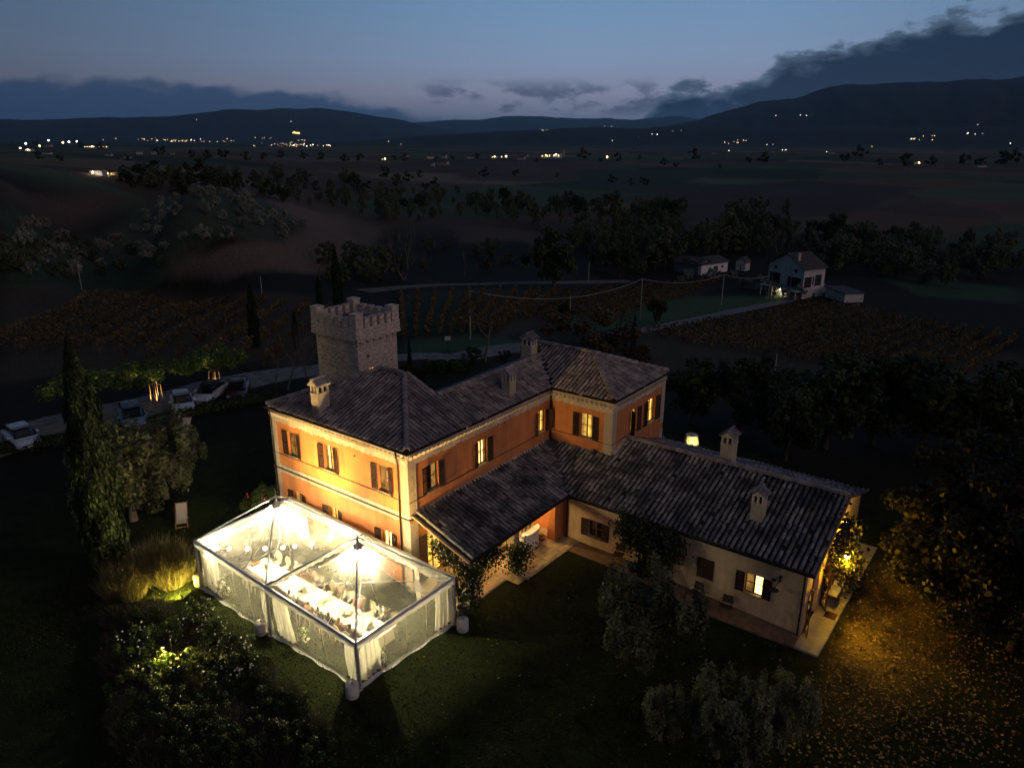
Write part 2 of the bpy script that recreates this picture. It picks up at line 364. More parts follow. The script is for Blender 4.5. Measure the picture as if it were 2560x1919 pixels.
def vnoise(x, y, s=0):
    i, j = np.floor(x), np.floor(y); fx, fy = x - i, y - j; fx = fx * fx * (3 - 2 * fx); fy = fy * fy * (3 - 2 * fy)
    a, b, c, d = _hash(i, j, s), _hash(i + 1, j, s), _hash(i, j + 1, s), _hash(i + 1, j + 1, s)
    return (a * (1 - fx) + b * fx) * (1 - fy) + (c * (1 - fx) + d * fx) * fy - .5
def fbm(x, y, s=0, o=4): return sum(vnoise(x * 2 ** k, y * 2 ** k, s + k) / 2 ** k for k in range(o))
# mountain skylines: azimuth (+ left of the view) -> elevation angle, at a distance
def sky_m(az_, pts): 
    p = np.array(sorted(pts)); return np.interp(az_, p[:, 0], p[:, 1])
def pxa(px, py):
    d = ray(px, py); a = math.atan2(d[1], d[0]) - YAW; return (a, math.atan2(d[2], math.hypot(d[0], d[1])))
MTS = [  # distance, width, skyline in pixels of the photograph
    (17000, 4600, [pxa(*p) for p in ((-900, 310), (-300, 305), (0, 300), (250, 296), (450, 288), (600, 276), (700, 268), (790, 270), (870, 280), (930, 292), (1010, 303), (1060, 316), (1150, 330), (1300, 345))] + [(1.6, .0), (-.1, -.01), (-3.2, -.01), (3.2, -.01)]),
    (26000, 5000, [pxa(*p) for p in ((900, 318), (1040, 306), (1180, 297), (1260, 291), (1340, 291), (1430, 297), (1520, 295), (1580, 299), (1650, 294), (1700, 292), (1760, 300), (1850, 308))] + [(.6, 0.), (-.7, 0.), (3.2, .01), (-3.2, .01)]),
    (10500, 4000, [pxa(*p) for p in ((1560, 345), (1640, 322), (1750, 298), (1850, 272), (1900, 258), (1985, 250), (2040, 236), (2080, 222), (2160, 216), (2260, 214), (2400, 205), (2560, 200), (2900, 195))] + [(-1.3, .06), (-2., -.01), (.2, -.02), (3.2, -.02), (-3.2, -.02)]),
    (6500, 2000, [pxa(*p) for p in ((900, 352), (1080, 338), (1300, 326), (1480, 318), (1600, 322), (1720, 312), (1830, 318), (2000, 322), (2200, 318), (2560, 320))] + [(.4, -.02), (-1.2, -.02), (3.2, -.02), (-3.2, -.02)])]
def H(x, y):
    x = np.asarray(x, float); y = np.asarray(y, float); sh = x.shape; x = x.ravel(); y = y.ravel()
    u, v = _wp(x, y); z = np.full(x.shape, _w[_n])
    for k in range(_n): z += _w[k] * _ker((u - _cu[k]) ** 2 + (v - _cv[k]) ** 2)
    r = np.hypot(x, y); far = np.clip((r - 45) / 200, 0, 1)
    z += far * (fbm(x / 90, y / 90, 1) * 3.2 + fbm(x / 420, y / 420, 5) * 7 * np.clip(r / 800, 0, 1.0))
    rr = np.hypot(x - CAM[0], y - CAM[1]); a = np.arctan2(y - CAM[1], x - CAM[0]) - YAW; a = (a + PI) % (2 * PI) - PI
    for D, W, pts in MTS:
        top = np.tan(sky_m(a, pts)) * D + CAM[2] + 14
        rough = 1 + .10 * fbm(a * 26 + D, rr / 1500, 9, 5)
        f = np.clip(1 - np.abs(rr - D) / W, 0, 1); f = np.where(rr > D, 1, f); f = f * f * (3 - 2 * f)
        z = np.maximum(z, -14 + np.maximum(top, 0) * f * rough * (1 - .25 * (1 - f) * (.5 + fbm(a * 60, rr / 500, 3, 4))))
    return z.reshape(sh)
def h1(x, y): return float(H(np.array([x]), np.array([y]))[0])
def G(px, py):
    """first point of the ground under a pixel of the photograph"""
    d = ray(px, py); t = np.geomspace(8, 36000, 460)
    P = CAM + d[None] * t[:, None]; hh = H(P[:, 0], P[:, 1]); below = np.nonzero(P[:, 2] < hh)[0]
    if not len(below): k = len(t) - 1; return np.array([P[k, 0], P[k, 1], hh[k]])
    k = max(below[0], 1); a, b = t[k - 1], t[k]
    for _ in range(2):
        tt = np.linspace(a, b, 24); P = CAM + d[None] * tt[:, None]; hh = H(P[:, 0], P[:, 1]); bl = np.nonzero(P[:, 2] < hh)[0]
        j = bl[0] if len(bl) else 23; a, b = tt[max(j - 1, 0)], tt[j]
    p = CAM + d * b; return np.array([p[0], p[1], h1(p[0], p[1])])
def GP(pts): return [G(*p) for p in pts]
def inpoly(x, y, poly):
    c = np.zeros(x.shape, bool); k = len(poly)
    for i in range(k):
        x0, y0 = poly[i][:2]; x1, y1 = poly[(i + 1) % k][:2]
        cond = ((y0 > y) != (y1 > y)); c ^= cond & (x < (x1 - x0) * (y - y0) / (y1 - y0 + 1e-12) + x0)
    return c
def inpoly1(x, y, poly): return bool(inpoly(np.array([x]), np.array([y]), poly)[0])

# ------------------------------------------------------------------ ground sheet with field colours
rings = np.concatenate([[0.001], np.geomspace(2.0, 60, 90), np.geomspace(62, 32000, 270)])
NA = 720
th = np.concatenate([np.linspace(YAW - .85, YAW + .85, 520, endpoint=False), np.linspace(YAW + .85, YAW - .85 + 2 * PI, 200, endpoint=False)])
RR, TT = np.meshgrid(rings, th, indexing='ij')
OX, OY = 4., -4.
GX, GY = OX + RR * np.cos(TT), OY + RR * np.sin(TT); GZ = H(GX, GY)
gcol = np.zeros(GX.shape + (3,))
nz = fbm(GX / 60, GY / 60, 20, 4)[..., None]
gcol[:] = np.array((.016, .0135, .008)) * (1 + .5 * nz)
ROUT = np.hypot(GX, GY)
# patchwork of far fields: brown, green and stubble
cell = np.floor(GX / 190 + fbm(GX / 300, GY / 300, 40, 2) * .7), np.floor(GY / 150 + fbm(GX / 260, GY / 260, 44, 2) * .7)
hsh = _hash(cell[0], cell[1], 3.)
pal = 1.7 * np.array([(.064, .038, .022), (.030, .040, .018), (.080, .058, .034), (.018, .024, .012), (.042, .028, .018), (.042, .052, .024)])
fc = pal[np.clip((hsh * 6).astype(int), 0, 5)] * (1 + .35 * nz)
w = np.clip((ROUT - 260) / 60, 0, 1)[..., None]; gcol = gcol * (1 - w) + fc * w
w = np.clip((ROUT - 3200) / 1500, 0, 1)[..., None]; gcol = gcol * (1 - w) + np.array((.028, .032, .026)) * (1 + .4 * nz) * w
def paint(px, col, var=.25):
    poly = GP(px); w = np.zeros(GX.shape); P_ = np.array([p[:2] for p in poly]); c0 = P_.mean(0); rad = np.hypot(*(P_ - c0).T).max() * 1.3
    near = np.hypot(GX - c0[0], GY - c0[1]) < rad; x, y = GX[near], GY[near]; s = .012 * np.hypot(x - CAM[0], y - CAM[1]); acc = np.zeros(x.shape)
    for k in range(16):
        a = k * 2.39996; q = s * math.sqrt((k + .5) / 16); acc += inpoly(x + q * math.cos(a) + s * fbm(x / 14, y / 14, 70, 3), y + q * math.sin(a) + s * fbm(x / 14, y / 14, 75, 3), poly)
    w[near] = acc / 16; w = w[..., None]; gcol[:] = gcol * (1 - w) + np.array(col) * (1 + var * nz) * w
BROWN = (.125, .082, .055)
paint([(590, 503), (700, 498), (860, 535), (960, 575), (900, 640), (790, 690), (560, 700), (430, 690), (380, 655), (520, 640), (700, 610), (770, 570), (700, 535)], BROWN)
paint([(1130, 560), (1330, 575), (1420, 610), (1360, 640), (1300, 600), (1150, 610)], (.085, .055, .04))
paint([(1130, 405), (1560, 405), (1480, 440), (1400, 455), (1150, 450)], (.075, .052, .038))
paint([(0, 450), (230, 470), (330, 500), (0, 500)], (.07, .042, .026))
paint([(1440, 430), (1850, 420), (1640, 470), (1440, 470)], (.030, .048, .026))
paint([(1560, 490), (2000, 450), (2300, 470), (2100, 540), (1600, 560)], (.05, .036, .028))
paint([(0, 500), (420, 492), (760, 560), (700, 610), (450, 650), (0, 610)], (.050, .058, .036))
paint([(0, 610), (300, 640), (400, 690), (0, 720)], (.026, .045, .022))
paint([(0, 715), (300, 722), (620, 730), (790, 745), (790, 930), (560, 900), (0, 960)], (.052, .036, .020))
paint([(1000, 735), (1220, 720), (1200, 850), (1010, 855)], (.035, .042, .022))
paint([(1220, 725), (1560, 725), (1800, 700), (1640, 810), (1500, 790), (1420, 770), (1230, 860)], (.045, .036, .022))
paint([(1420, 790), (1640, 745), (2060, 725), (1980, 745), (1700, 800), (1600, 818), (1420, 830)], (.040, .075, .030))
paint([(1600, 830), (2000, 750), (2200, 800), (2560, 890), (2560, 1000), (2200, 930), (1650, 950)], (.052, .038, .022))
paint([(2200, 690), (2560, 720), (2560, 760), (2300, 740)], (.035, .06, .028))
paint([(1010, 850), (1190, 845), (1330, 850), (1330, 880), (1010, 895)], (.038, .062, .028))
# lawn round the house, worn bare soil at the gable end with the lamp's light pool painted in
lawn = np.clip((34 - np.hypot(GX - 3, GY + 2)) / 4, 0, 1)[..., None]
gcol = gcol * (1 - lawn) + np.array((.013, .018, .0045)) * (1 + .45 * fbm(GX / 2.2, GY / 2.2, 60, 4)[..., None]) * lawn
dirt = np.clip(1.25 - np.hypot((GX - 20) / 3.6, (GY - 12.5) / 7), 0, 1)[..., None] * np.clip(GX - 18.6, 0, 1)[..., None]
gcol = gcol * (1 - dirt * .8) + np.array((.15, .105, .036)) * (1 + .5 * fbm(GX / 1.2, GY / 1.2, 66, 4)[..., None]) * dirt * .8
nr, na = GX.shape
vs = np.stack([GX, GY, GZ], -1).reshape(-1, 3)
ii, jj = np.meshgrid(np.arange(nr - 1), np.arange(na), indexing='ij'); j2 = (jj + 1) % na
qd = np.stack([ii * na + jj, (ii + 1) * na + jj, (ii + 1) * na + j2, ii * na + j2], -1).reshape(-1, 4)
m, n_, l_, p_ = nmat('ground')
at = n_.new('ShaderNodeAttribute'); at.attribute_name = 'field'
tcn = n_.new('ShaderNodeTexCoord'); no = n_.new('ShaderNodeTexNoise'); no.inputs['Scale'].default_value = 1.7; no.inputs['Detail'].default_value = 9; no.inputs['Roughness'].default_value = .65
l_.new(tcn.outputs['Object'], no.inputs[0])
mr = n_.new('ShaderNodeMapRange'); l_.new(no.outputs[0], mr.inputs[0]); mr.inputs[1].default_value = .3; mr.inputs[2].default_value = .7; mr.inputs[3].default_value = .55; mr.inputs[4].default_value = 1.4
vm = n_.new('ShaderNodeVectorMath'); vm.operation = 'SCALE'; l_.new(at.outputs['Color'], vm.inputs[0]); l_.new(mr.outputs[0], vm.inputs['Scale'])
l_.new(vm.outputs[0], p_.inputs['Base Color']); p_.inputs['Roughness'].default_value = .95; p_.inputs['Specular IOR Level'].default_value = .1
bp_ = n_.new('ShaderNodeBump'); bp_.inputs['Strength'].default_value = .6; bp_.inputs['Distance'].default_value = .12
no2 = n_.new('ShaderNodeTexNoise'); no2.inputs['Scale'].default_value = 9; no2.inputs['Detail'].default_value = 6; l_.new(tcn.outputs['Object'], no2.inputs[0]); l_.new(no2.outputs[0], bp_.inputs['Height'])
l_.new(bp_.outputs[0], p_.inputs['Normal'])
GM = m
me = smesh('ground', vs, qd, m)
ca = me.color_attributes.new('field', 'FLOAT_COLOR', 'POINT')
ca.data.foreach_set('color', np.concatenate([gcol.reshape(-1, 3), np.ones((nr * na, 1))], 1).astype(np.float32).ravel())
me.polygons.foreach_set('use_smooth', [True] * len(me.polygons))
tag(obj('ground', me), kind='structure')

# ------------------------------------------------------------------ air
hz = MB().box(-33000, -33000, -80, 33000, 33000, 1150)
hm = bpy.data.materials.new('haze'); hm.use_nodes = True; hn = hm.node_tree.nodes
for x in list(hn): hn.remove(x)
ho = hn.new('ShaderNodeOutputMaterial'); hv = hn.new('ShaderNodeVolumePrincipled'); hv.inputs['Color'].default_value = (.62, .8, 1., 1); hv.inputs['Density'].default_value = HAZE; hv.inputs['Anisotropy'].default_value = .72
hm.node_tree.links.new(hv.outputs[0], ho.inputs[1])
if HAZE > 0: tag(hz.build('haze', hm), kind='stuff')

# ------------------------------------------------------------------ roads
def ribbon(name, pts, width, mat, lift=.02, step=2.5, kind='structure', z=None):
    P = [np.array(p[:2]) for p in pts]; S = []
    for i in range(len(P) - 1):               # Catmull-Rom
        p0, p1, p2, p3 = P[max(i - 1, 0)], P[i], P[i + 1], P[min(i + 2, len(P) - 1)]
        k = max(2, int(np.linalg.norm(p2 - p1) / step))
        for j in range(k):
            t = j / k; S.append(.5 * ((2 * p1) + (-p0 + p2) * t + (2 * p0 - 5 * p1 + 4 * p2 - p3) * t * t + (-p0 + 3 * p1 - 3 * p2 + p3) * t ** 3))
    S.append(P[-1]); S = np.array(S); T = np.gradient(S, axis=0); T /= np.linalg.norm(T, axis=1, keepdims=True); Nn = np.stack([-T[:, 1], T[:, 0]], 1)
    ww = width if hasattr(width, '__len__') else [width, width]; W = np.interp(np.linspace(0, 1, len(S)), np.linspace(0, 1, len(ww)), ww)
    K = 5; rows = []
    for k in range(K):
        q = S + Nn * (W * (k / (K - 1) - .5) * (1 + .12 * vnoise(S[:, 0] / 2, S[:, 1] / 2, k)))[:, None]
        rows.append(np.column_stack([q, (H(q[:, 0], q[:, 1]) if z is None else np.full(len(q), z)) + lift + (.03 if 0 < k < K - 1 else -.06)]))
    vs = np.concatenate(rows); n = len(S); q = np.array([(k * n + i, k * n + i + 1, (k + 1) * n + i + 1, (k + 1) * n + i) for k in range(K - 1) for i in range(n - 1)])
    return tag(obj(name, smesh(name, vs, q, mat)), kind=kind)
GRAVEL = M('gravel', (.20, .18, .165), .95, (.10, .09, .08), 1.2, .5, 40)
ribbon('gravel_road', GP([(1500, 838), (1600, 826), (1700, 806), (1800, 786), (1900, 765), (1990, 745), (2050, 728), (2085, 715)]), [3.0, 3.4, 3.4], GRAVEL, .06)
ribbon('gravel_drive', GP([(700, 940), (780, 925), (880, 905), (1000, 893), (1080, 889), (1130, 897), (1190, 884), (1290, 868), (1390, 862)]), [3.6, 4., 4.4], GRAVEL, .06)
ribbon('dirt_track', GP([(905, 728), (1000, 718), (1100, 712), (1250, 708), (1400, 706), (1570, 702)]), [4.5, 5], M('track', (.13, .10, .085), .95, (.09, .07, .055), .6), .05, 5)
ribbon('parking_lot', GP([(-140, 1150), (60, 1090), (220, 1048), (370, 1016), (480, 985), (590, 955), (700, 935), (790, 925)]), [7.5, 7.5, 6.5, 5], GRAVEL, .05)
# ------------------------------------------------------------------ building materials
SALMON = M('salmon_plaster', (.55, .205, .072), .9, (.48, .17, .06), 1.3, .25, 25, streak=.13)
CREAM = M('cream_plaster', (.66, .48, .30), .9, (.54, .38, .23), 1.1, .25, 25, streak=.15)
PALE = M('pale_brick', (.52, .43, .33), .9, (.38, .30, .22), 9, .6, 60, stretch=(1, 1, 6))
STUCCO = M('pale_stucco', (.56, .47, .36), .9, (.44, .36, .27), 5, .4, 40, streak=.2)
DARKLINE = M('weathered_ledge', (.10, .08, .065), .9, (.05, .04, .035), 5)
LEDGE = M('stone_ledge', (.36, .30, .24), .9, (.2, .17, .14), 5, .3)
WOOD = M('dark_brown_wood', (.055, .025, .014), .6, (.03, .014, .009), 4, .2, 60, stretch=(1, 1, .2))
WOOD2 = M('oak_frame', (.16, .085, .04), .55, (.09, .045, .02), 5, .2, 60, stretch=(1, 1, .2))
TILE = M('clay_tile', (.31, .25, .225), .9, (.16, .135, .135), 1.1, .4, 30, rnd=.34, detail=8, world=True, lo=.38, hi=.60)
TILE2 = M('mossy_clay_tile', (.23, .205, .20), .9, (.058, .058, .062), .9, .5, 30, rnd=.45, detail=9, world=True, lo=.38, hi=.60)
UNDER = M('under_tile', (.05, .038, .033), .95, (.026, .022, .02), 6, .4, 30)
COPPER = M('dark_copper', (.045, .030, .026), .45, (.025, .02, .02), 3, 0, metal=.6)
LEAD = M('lead_flashing', (.10, .11, .13), .4, (.06, .065, .08), 3, .1, metal=.5)
IRON = M('black_iron', (.015, .014, .014), .5)
LIT = E('lit_room', (1., .56, .09), 1.5, noise=.45)
LITB = E('lit_room_bright', (1., .68, .22), 3.2, noise=.4)
CURT = E('curtain_glow', (1., .50, .10), .55, noise=.4)  # light through the curtain cloth, put in as its own emission
DIMROOM = E('dim_room', (1., .50, .12), .4, noise=.6)
GLASSDARK = M('dark_glass', (.012, .012, .015), .08, spec=.6)
SOFFIT = M('soffit_wood', (.09, .06, .04), .8)

Z = V((0, 0, 1))
def wall_panel(mb, P, U, w, z0, z1, openings, depth=.24, mi=0, rmi=None, top=None):
    """wall face with rectangular openings (u0,u1,z0,z1) and their reveals; outward normal = U x Z"""
    P, U = V(P), V(U); Nn = U.cross(Z); rmi = mi if rmi is None else rmi
    q = lambda u, z, d=0: P + U * u + Z * z + Nn * d
    us = sorted({0, w, *[o[0] for o in openings], *[o[1] for o in openings]}); zs = sorted({z0, z1, *[o[2] for o in openings], *[o[3] for o in openings]})
    for a, b in zip(us, us[1:]):
        for c, d in zip(zs, zs[1:]):
            if any(o[0] - 1e-6 <= a and b <= o[1] + 1e-6 and o[2] - 1e-6 <= c and d <= o[3] + 1e-6 for o in openings): continue
            mb.quad(q(a, c), q(b, c), q(b, d), q(a, d), mi)
    for a, b, c, d in openings:
        mb.quad(q(a, c), q(a, d), q(a, d, -depth), q(a, c, -depth), rmi); mb.quad(q(b, d), q(b, c), q(b, c, -depth), q(b, d, -depth), rmi)
        mb.quad(q(a, d), q(b, d), q(b, d, -depth), q(a, d, -depth), rmi); mb.quad(q(b, c), q(a, c), q(a, c, -depth), q(b, c, -depth), rmi)

def shutter_mesh(w, h, solid=False):
    k = ('shut', round(w, 2), round(h, 2), solid)
    if k in SHUT: return SHUT[k]
    mb = MB(); t = .02
    for a, b, c, d in ((0, .06, 0, h), (w - .06, w, 0, h), (.06, w - .06, 0, .09), (.06, w - .06, h - .08, h), (.06, w - .06, h * .48, h * .48 + .07)): mb.box(a, -t, c, b, t, d)
    if solid:
        for i in range(4): mb.box(.06 + i * (w - .12) / 4 + .004, -.012, .09, .06 + (i + 1) * (w - .12) / 4 - .004, .012, h - .08)
    else:
        z = .11
        while z < h - .1:
            if not (h * .48 - .03 < z < h * .48 + .07):
                mb.add([(.06, -.016, z), (w - .06, -.016, z), (w - .06, .012, z + .04), (.06, .012, z + .04), (.06, -.008, z - .006), (w - .06, -.008, z - .006), (w - .06, .02, z + .034), (.06, .02, z + .034)], [(0, 1, 2, 3), (7, 6, 5, 4), (0, 4, 5, 1), (2, 6, 7, 3)])
            z += .045
    SHUT[k] = mb.mesh('shutter', WOOD); return SHUT[k]
SHUT = {}
def window(parent, P, U, u0, u1, z0, z1, mat, depth=.2, shut=(176, 176), frame=None, bars=1, sill=True, door=False, name='window', halfmat=None, solid=False):
    P, U = V(P), V(U); Nn = U.cross(Z); frame = frame or WOOD2
    mb = MB(); f = .055; d0, d1 = -depth, -depth + .05
    for a, b, c, d in ((u0, u0 + f, z0, z1), (u1 - f, u1, z0, z1), (u0 + f, u1 - f, z0, z0 + f), (u0 + f, u1 - f, z1 - f, z1), ((u0 + u1) / 2 - .045, (u0 + u1) / 2 + .045, z0 + f, z1 - f)):
        mb.obox(P, U, Z, Nn, a, b, c, d, d0, d1)
    for k in range(bars):
        zz = z0 + (z1 - z0) * (k + 1) / (bars + 1) if not door else z0 + .75
        for a, b in ((u0 + f, (u0 + u1) / 2 - .045), ((u0 + u1) / 2 + .045, u1 - f)): mb.obox(P, U, Z, Nn, a, b, zz - .02, zz + .02, d0 + .005, d1 - .005)
    wd = wpart(mb, name, frame, parent)
    for k, (a, b) in enumerate(((u0 + f, (u0 + u1) / 2 - .045), ((u0 + u1) / 2 + .045, u1 - f))):
        pm = MB().obox(P, U, Z, Nn, a, b, z0 + f, z1 - f, -depth + .01, -depth + .02)
        wpart(pm, 'pane', (halfmat if (k and halfmat) else mat), wd)
    if mat in (LIT, LITB) and not door:
        for a, b in ((u0 + f, u0 + f + (u1 - u0) * random.uniform(.10, .2)), (u1 - f - (u1 - u0) * random.uniform(.10, .2), u1 - f)):
            cm_ = MB(); kk = 6
            for j in range(kk): cm_.obox(P, U, Z, Nn, a + (b - a) * j / kk, a + (b - a) * (j + 1) / kk, z0 + f, z1 - f, -depth + .022, -depth + .026 + .008 * (j % 2))
            wpart(cm_, 'curtain', CURT, wd)
    if sill: wpart(MB().obox(P, U, Z, Nn, u0 - .04, u1 + .04, z0 - .06, z0 + .012, -depth + .05, .07), 'sill', LEDGE, wd)
    w = (u1 - u0) / 2
    if shut:
        for s, ang in zip((0, 1), shut):
            if ang is None: continue
            a = math.radians(ang)           # 0 = closed, 180 = flat on the wall
            hp = P + U * (u0 if s == 0 else u1) + Nn * .035 + Z * (z0 + .01)
            D = (U * math.cos(a) + Nn * math.sin(a)) if s == 0 else (-U * math.cos(a) + Nn * math.sin(a))
            Yv = Z.cross(D)
            Mx = Matrix(((D.x, Yv.x, 0, hp.x), (D.y, Yv.y, 0, hp.y), (0, 0, 1, hp.z), (0, 0, 0, 1)))
            o = obj('shutter', shutter_mesh(w, z1 - z0 - .02, solid)); o.parent = wd; o.matrix_parent_inverse = tmul(wd).inverted(); o.matrix_basis = Mx
    return wd

# ------------------------------------------------------------------ roofs of barrel tiles
def tile_mesh(l=.47, r0=.098, r1=.08, mat=None):
    mb = MB(); k = 5; th = .018
    def ring(x, r, dz=0): return [(x, -r * math.cos(PI * j / k), r * math.sin(PI * j / k) * 1.0 + dz) for j in range(k + 1)]
    a, b, c = ring(0, r0, .012), ring(l, r1, -.005), ring(0, r0 - th, .0)
    vs = a + b + c; f = [(j, j + 1, k + 2 + j, k + 1 + j) for j in range(k)] + [(j + 1, j, 2 * k + 2 + j, 2 * k + 3 + j) for j in range(k)]
    mb.add(vs, f); return mb.mesh('tile', mat, smooth=False)
TM = {TILE.name: tile_mesh(mat=TILE), TILE2.name: tile_mesh(mat=TILE2)}
RTILE = M('ridge_clay', (.34, .27, .23), .9, (.17, .14, .125), 6, .4, 30, rnd=.3)
RIDGE = tile_mesh(.5, .18, .155, RTILE)
def roof_field(parent, poly, c, gx, gy, mat, seed, collect, rough=.012, missing=.0, pitch=.275, step=.41):
    """one roof slope z = c + gx x + gy y over a plan polygon: slab plus cover tiles (collected for later sorting)"""
    rg = np.random.default_rng(seed); zf = lambda x, y: c + gx * x + gy * y
    mb = MB(); n = len(poly)
    top = [(x, y, zf(x, y)) for x, y in poly]; bot = [(x, y, zf(x, y) - .10) for x, y in poly]
    mb.add(top + bot, [tuple(range(n)), tuple(range(2 * n - 1, n - 1, -1))] + [(i, n + i, n + (i + 1) % n, (i + 1) % n) for i in range(n)], 0)
    g = V((gx, gy, 0)); up = g.normalized(); X = V((up.x, up.y, g.length)).normalized(); Y = Z.cross(up).normalized(); Nn = X.cross(Y)
    if Nn.z < 0: Nn = -Nn
    Y = Nn.cross(X)
    P2 = np.array(poly); pu = P2 @ np.array([up.x, up.y]); pw = P2 @ np.array([Y.x, Y.y])
    cosp = math.sqrt(X.x ** 2 + X.y ** 2); su = step * cosp
    wv = pw.min() + .13
    # pan channels between covers: thin dark trough lines so that the rows read
    while wv < pw.max():
        jx = rg.normal() * .008; uu = pu.min() - .03 + rg.uniform(-.02, .02)
        while uu < pu.max() - .02:
            x = up.x * uu + Y.x * (wv + jx); y = up.y * uu + Y.y * (wv + jx)
            x2, y2 = x + up.x * su * .6, y + up.y * su * .6
            if (inpoly1(x2, y2, poly) and (inpoly1(x + up.x * .1, y + up.y * .1, poly))) and rg.random() > missing:
                yaw = rg.normal() * .018; lift = abs(rg.normal()) * rough
                a = math.cos(yaw); b = math.sin(yaw); X2 = X * a + Y * b; Y2 = Nn.cross(X2); sc2 = rg.uniform(.93, 1.05)
                sag = .05 * float(vnoise(np.float64(x * .45), np.float64(y * .45), seed)); slip = (rg.random() < .03) * rg.uniform(.04, .14)
                p = V((x, y, zf(x, y))) + Nn * (.012 + lift + max(sag, -.012)) + Y * rg.normal() * .011 - X * slip
                collect.append((p, X2, Y2 * sc2, Nn, rg.random(), mat))
            uu += su * rg.uniform(.97, 1.03)
        wv += pitch * rg.uniform(.98, 1.02)
    return mb
def place_tiles(parent, collect, limit, me_of=None):
    """nearest `limit` tiles as objects of their own, the rest joined as stuff"""
    cp = V(CAM); collect.sort(key=lambda t: (t[0] - cp).length)
    inv = tmul(parent).inverted()
    for p, X, Y, Nn, r, mat in collect[:limit]:
        o = obj('tile', (me_of or TM)[mat.name]); o.parent = parent; o.matrix_parent_inverse = inv
        o.matrix_basis = Matrix(((X.x, Y.x, Nn.x, p.x), (X.y, Y.y, Nn.y, p.y), (X.z, Y.z, Nn.z, p.z), (0, 0, 0, 1)))
    rest = collect[limit:]
    for mat in {t[5].name: t[5] for t in rest}.values():
        rs = [t for t in rest if t[5] is mat]
        src = (me_of or TM)[mat.name]; bv = np.array([v.co[:] for v in src.vertices]); bf = np.array([f.vertices[:] for f in src.polygons])
        vs = np.concatenate([bv @ np.array([t[1][:], t[2][:], t[3][:]]) + np.array(t[0][:]) for t in rs]); nv = len(bv)
        fs = np.concatenate([bf + i * nv for i in range(len(rs))]); rn = np.repeat([t[4] for t in rs], len(bf))
        o = obj('tiles', smesh('tiles', vs, fs, mat, rn), parent, world=True); tag(o, kind='stuff')
def ridge_line(parent, a, b, step=.42, mesh=None):
    a, b = V(a), V(b); d = (b - a); n = max(1, int(d.length / step)); X = d.normalized(); Y = Z.cross(X).normalized(); Nn = X.cross(Y); inv = tmul(parent).inverted()
    for i in range(n):
        p = a + d * (i / n) + Nn * (.0 + random.uniform(0, .02)); yw = random.gauss(0, .025); X2 = X * math.cos(yw) + Y * math.sin(yw); Y2 = Nn.cross(X2)
        o = obj('ridge_tile', mesh or RIDGE); o.parent = parent; o.matrix_parent_inverse = inv
        o.matrix_basis = Matrix(((X2.x, Y2.x, Nn.x, p.x), (X2.y, Y2.y, Nn.y, p.y), (X2.z, Y2.z, Nn.z, p.z), (0, 0, 0, 1)))
def gutter(parent, pts, r=.075, name='gutter'):
    mb = MB()
    for a, b in zip(pts, pts[1:]):
        a, b = V(a), V(b); X = (b - a).normalized(); Y = Z.cross(X).normalized(); k = 6; vs = []
        for q in (a, b):
            for rr_ in (r, r - .012):
                for j in range(k + 1): vs.append(q + Y * rr_ * math.cos(PI * j / k) - Z * rr_ * math.sin(PI * j / k))
        m = k + 1; f = []
        for j in range(k): f += [(j, j + 1, 2 * m + j + 1, 2 * m + j), (m + j + 1, m + j, 3 * m + j, 3 * m + j + 1)]
        f += [(0, 2 * m, 3 * m, m), (k, m + k, 3 * m + k, 2 * m + k)]
        mb.add(vs, f)
    return wpart(mb, name, COPPER, parent)
def downspout(parent, pts, r=.05): return wpart(MB().path(pts, r, 8), 'downspout', COPPER, parent, True)
def ragged_band(mb, P, U, w, z0, z1, d0, d1, seg=.16, amp=.07, mi=0):
    """plaster band proud of a wall with an uneven lower edge"""
    P, U = V(P), V(U); Nn = U.cross(Z); n = int(w / seg)
    for i in range(n):
        mb.obox(P, U, Z, Nn, w * i / n, w * (i + 1) / n, z0 + random.uniform(-amp, amp) * (1 if i % 2 else .4), z1, d0, d1, mi)
DENT = None
def cornice(parent, P, U, w, zt, name='cornice'):
    """pale frieze with a row of wedge-shaped brick teeth under the eave"""
    global DENT
    P, U = V(P), V(U); Nn = U.cross(Z); mb = MB()
    ragged_band(mb, P, U, w, zt - .66, zt - .26, -.01, .03)
    mb.obox(P, U, Z, Nn, 0, w, zt - .262, zt - .2, -.01, .05); mb.obox(P, U, Z, Nn, 0, w, zt - .2, zt, -.01, .075)
    cn = wpart(mb, name, STUCCO, parent)
    if DENT is None:
        d = MB(); d.add([(-.10, 0, 0), (.10, 0, 0), (0, .13, 0), (-.10, 0, .2), (.10, 0, .2), (0, .19, .2)], [(0, 2, 1), (3, 4, 5), (0, 1, 4, 3), (1, 2, 5, 4), (2, 0, 3, 5)]); DENT = d.mesh('brick_tooth', PALE)
    n = int(w / .31); inv = tmul(cn).inverted()
    for i in range(n):
        p = P + U * (w * (i + .5) / n) + Nn * .045 + Z * (zt - .32)
        o = obj('brick_tooth', DENT); o.parent = cn; o.matrix_parent_inverse = inv
        o.matrix_basis = Matrix(((U.x, Nn.x, 0, p.x), (U.y, Nn.y, 0, p.y), (0, 0, 1, p.z), (0, 0, 0, 1)))
    return cn
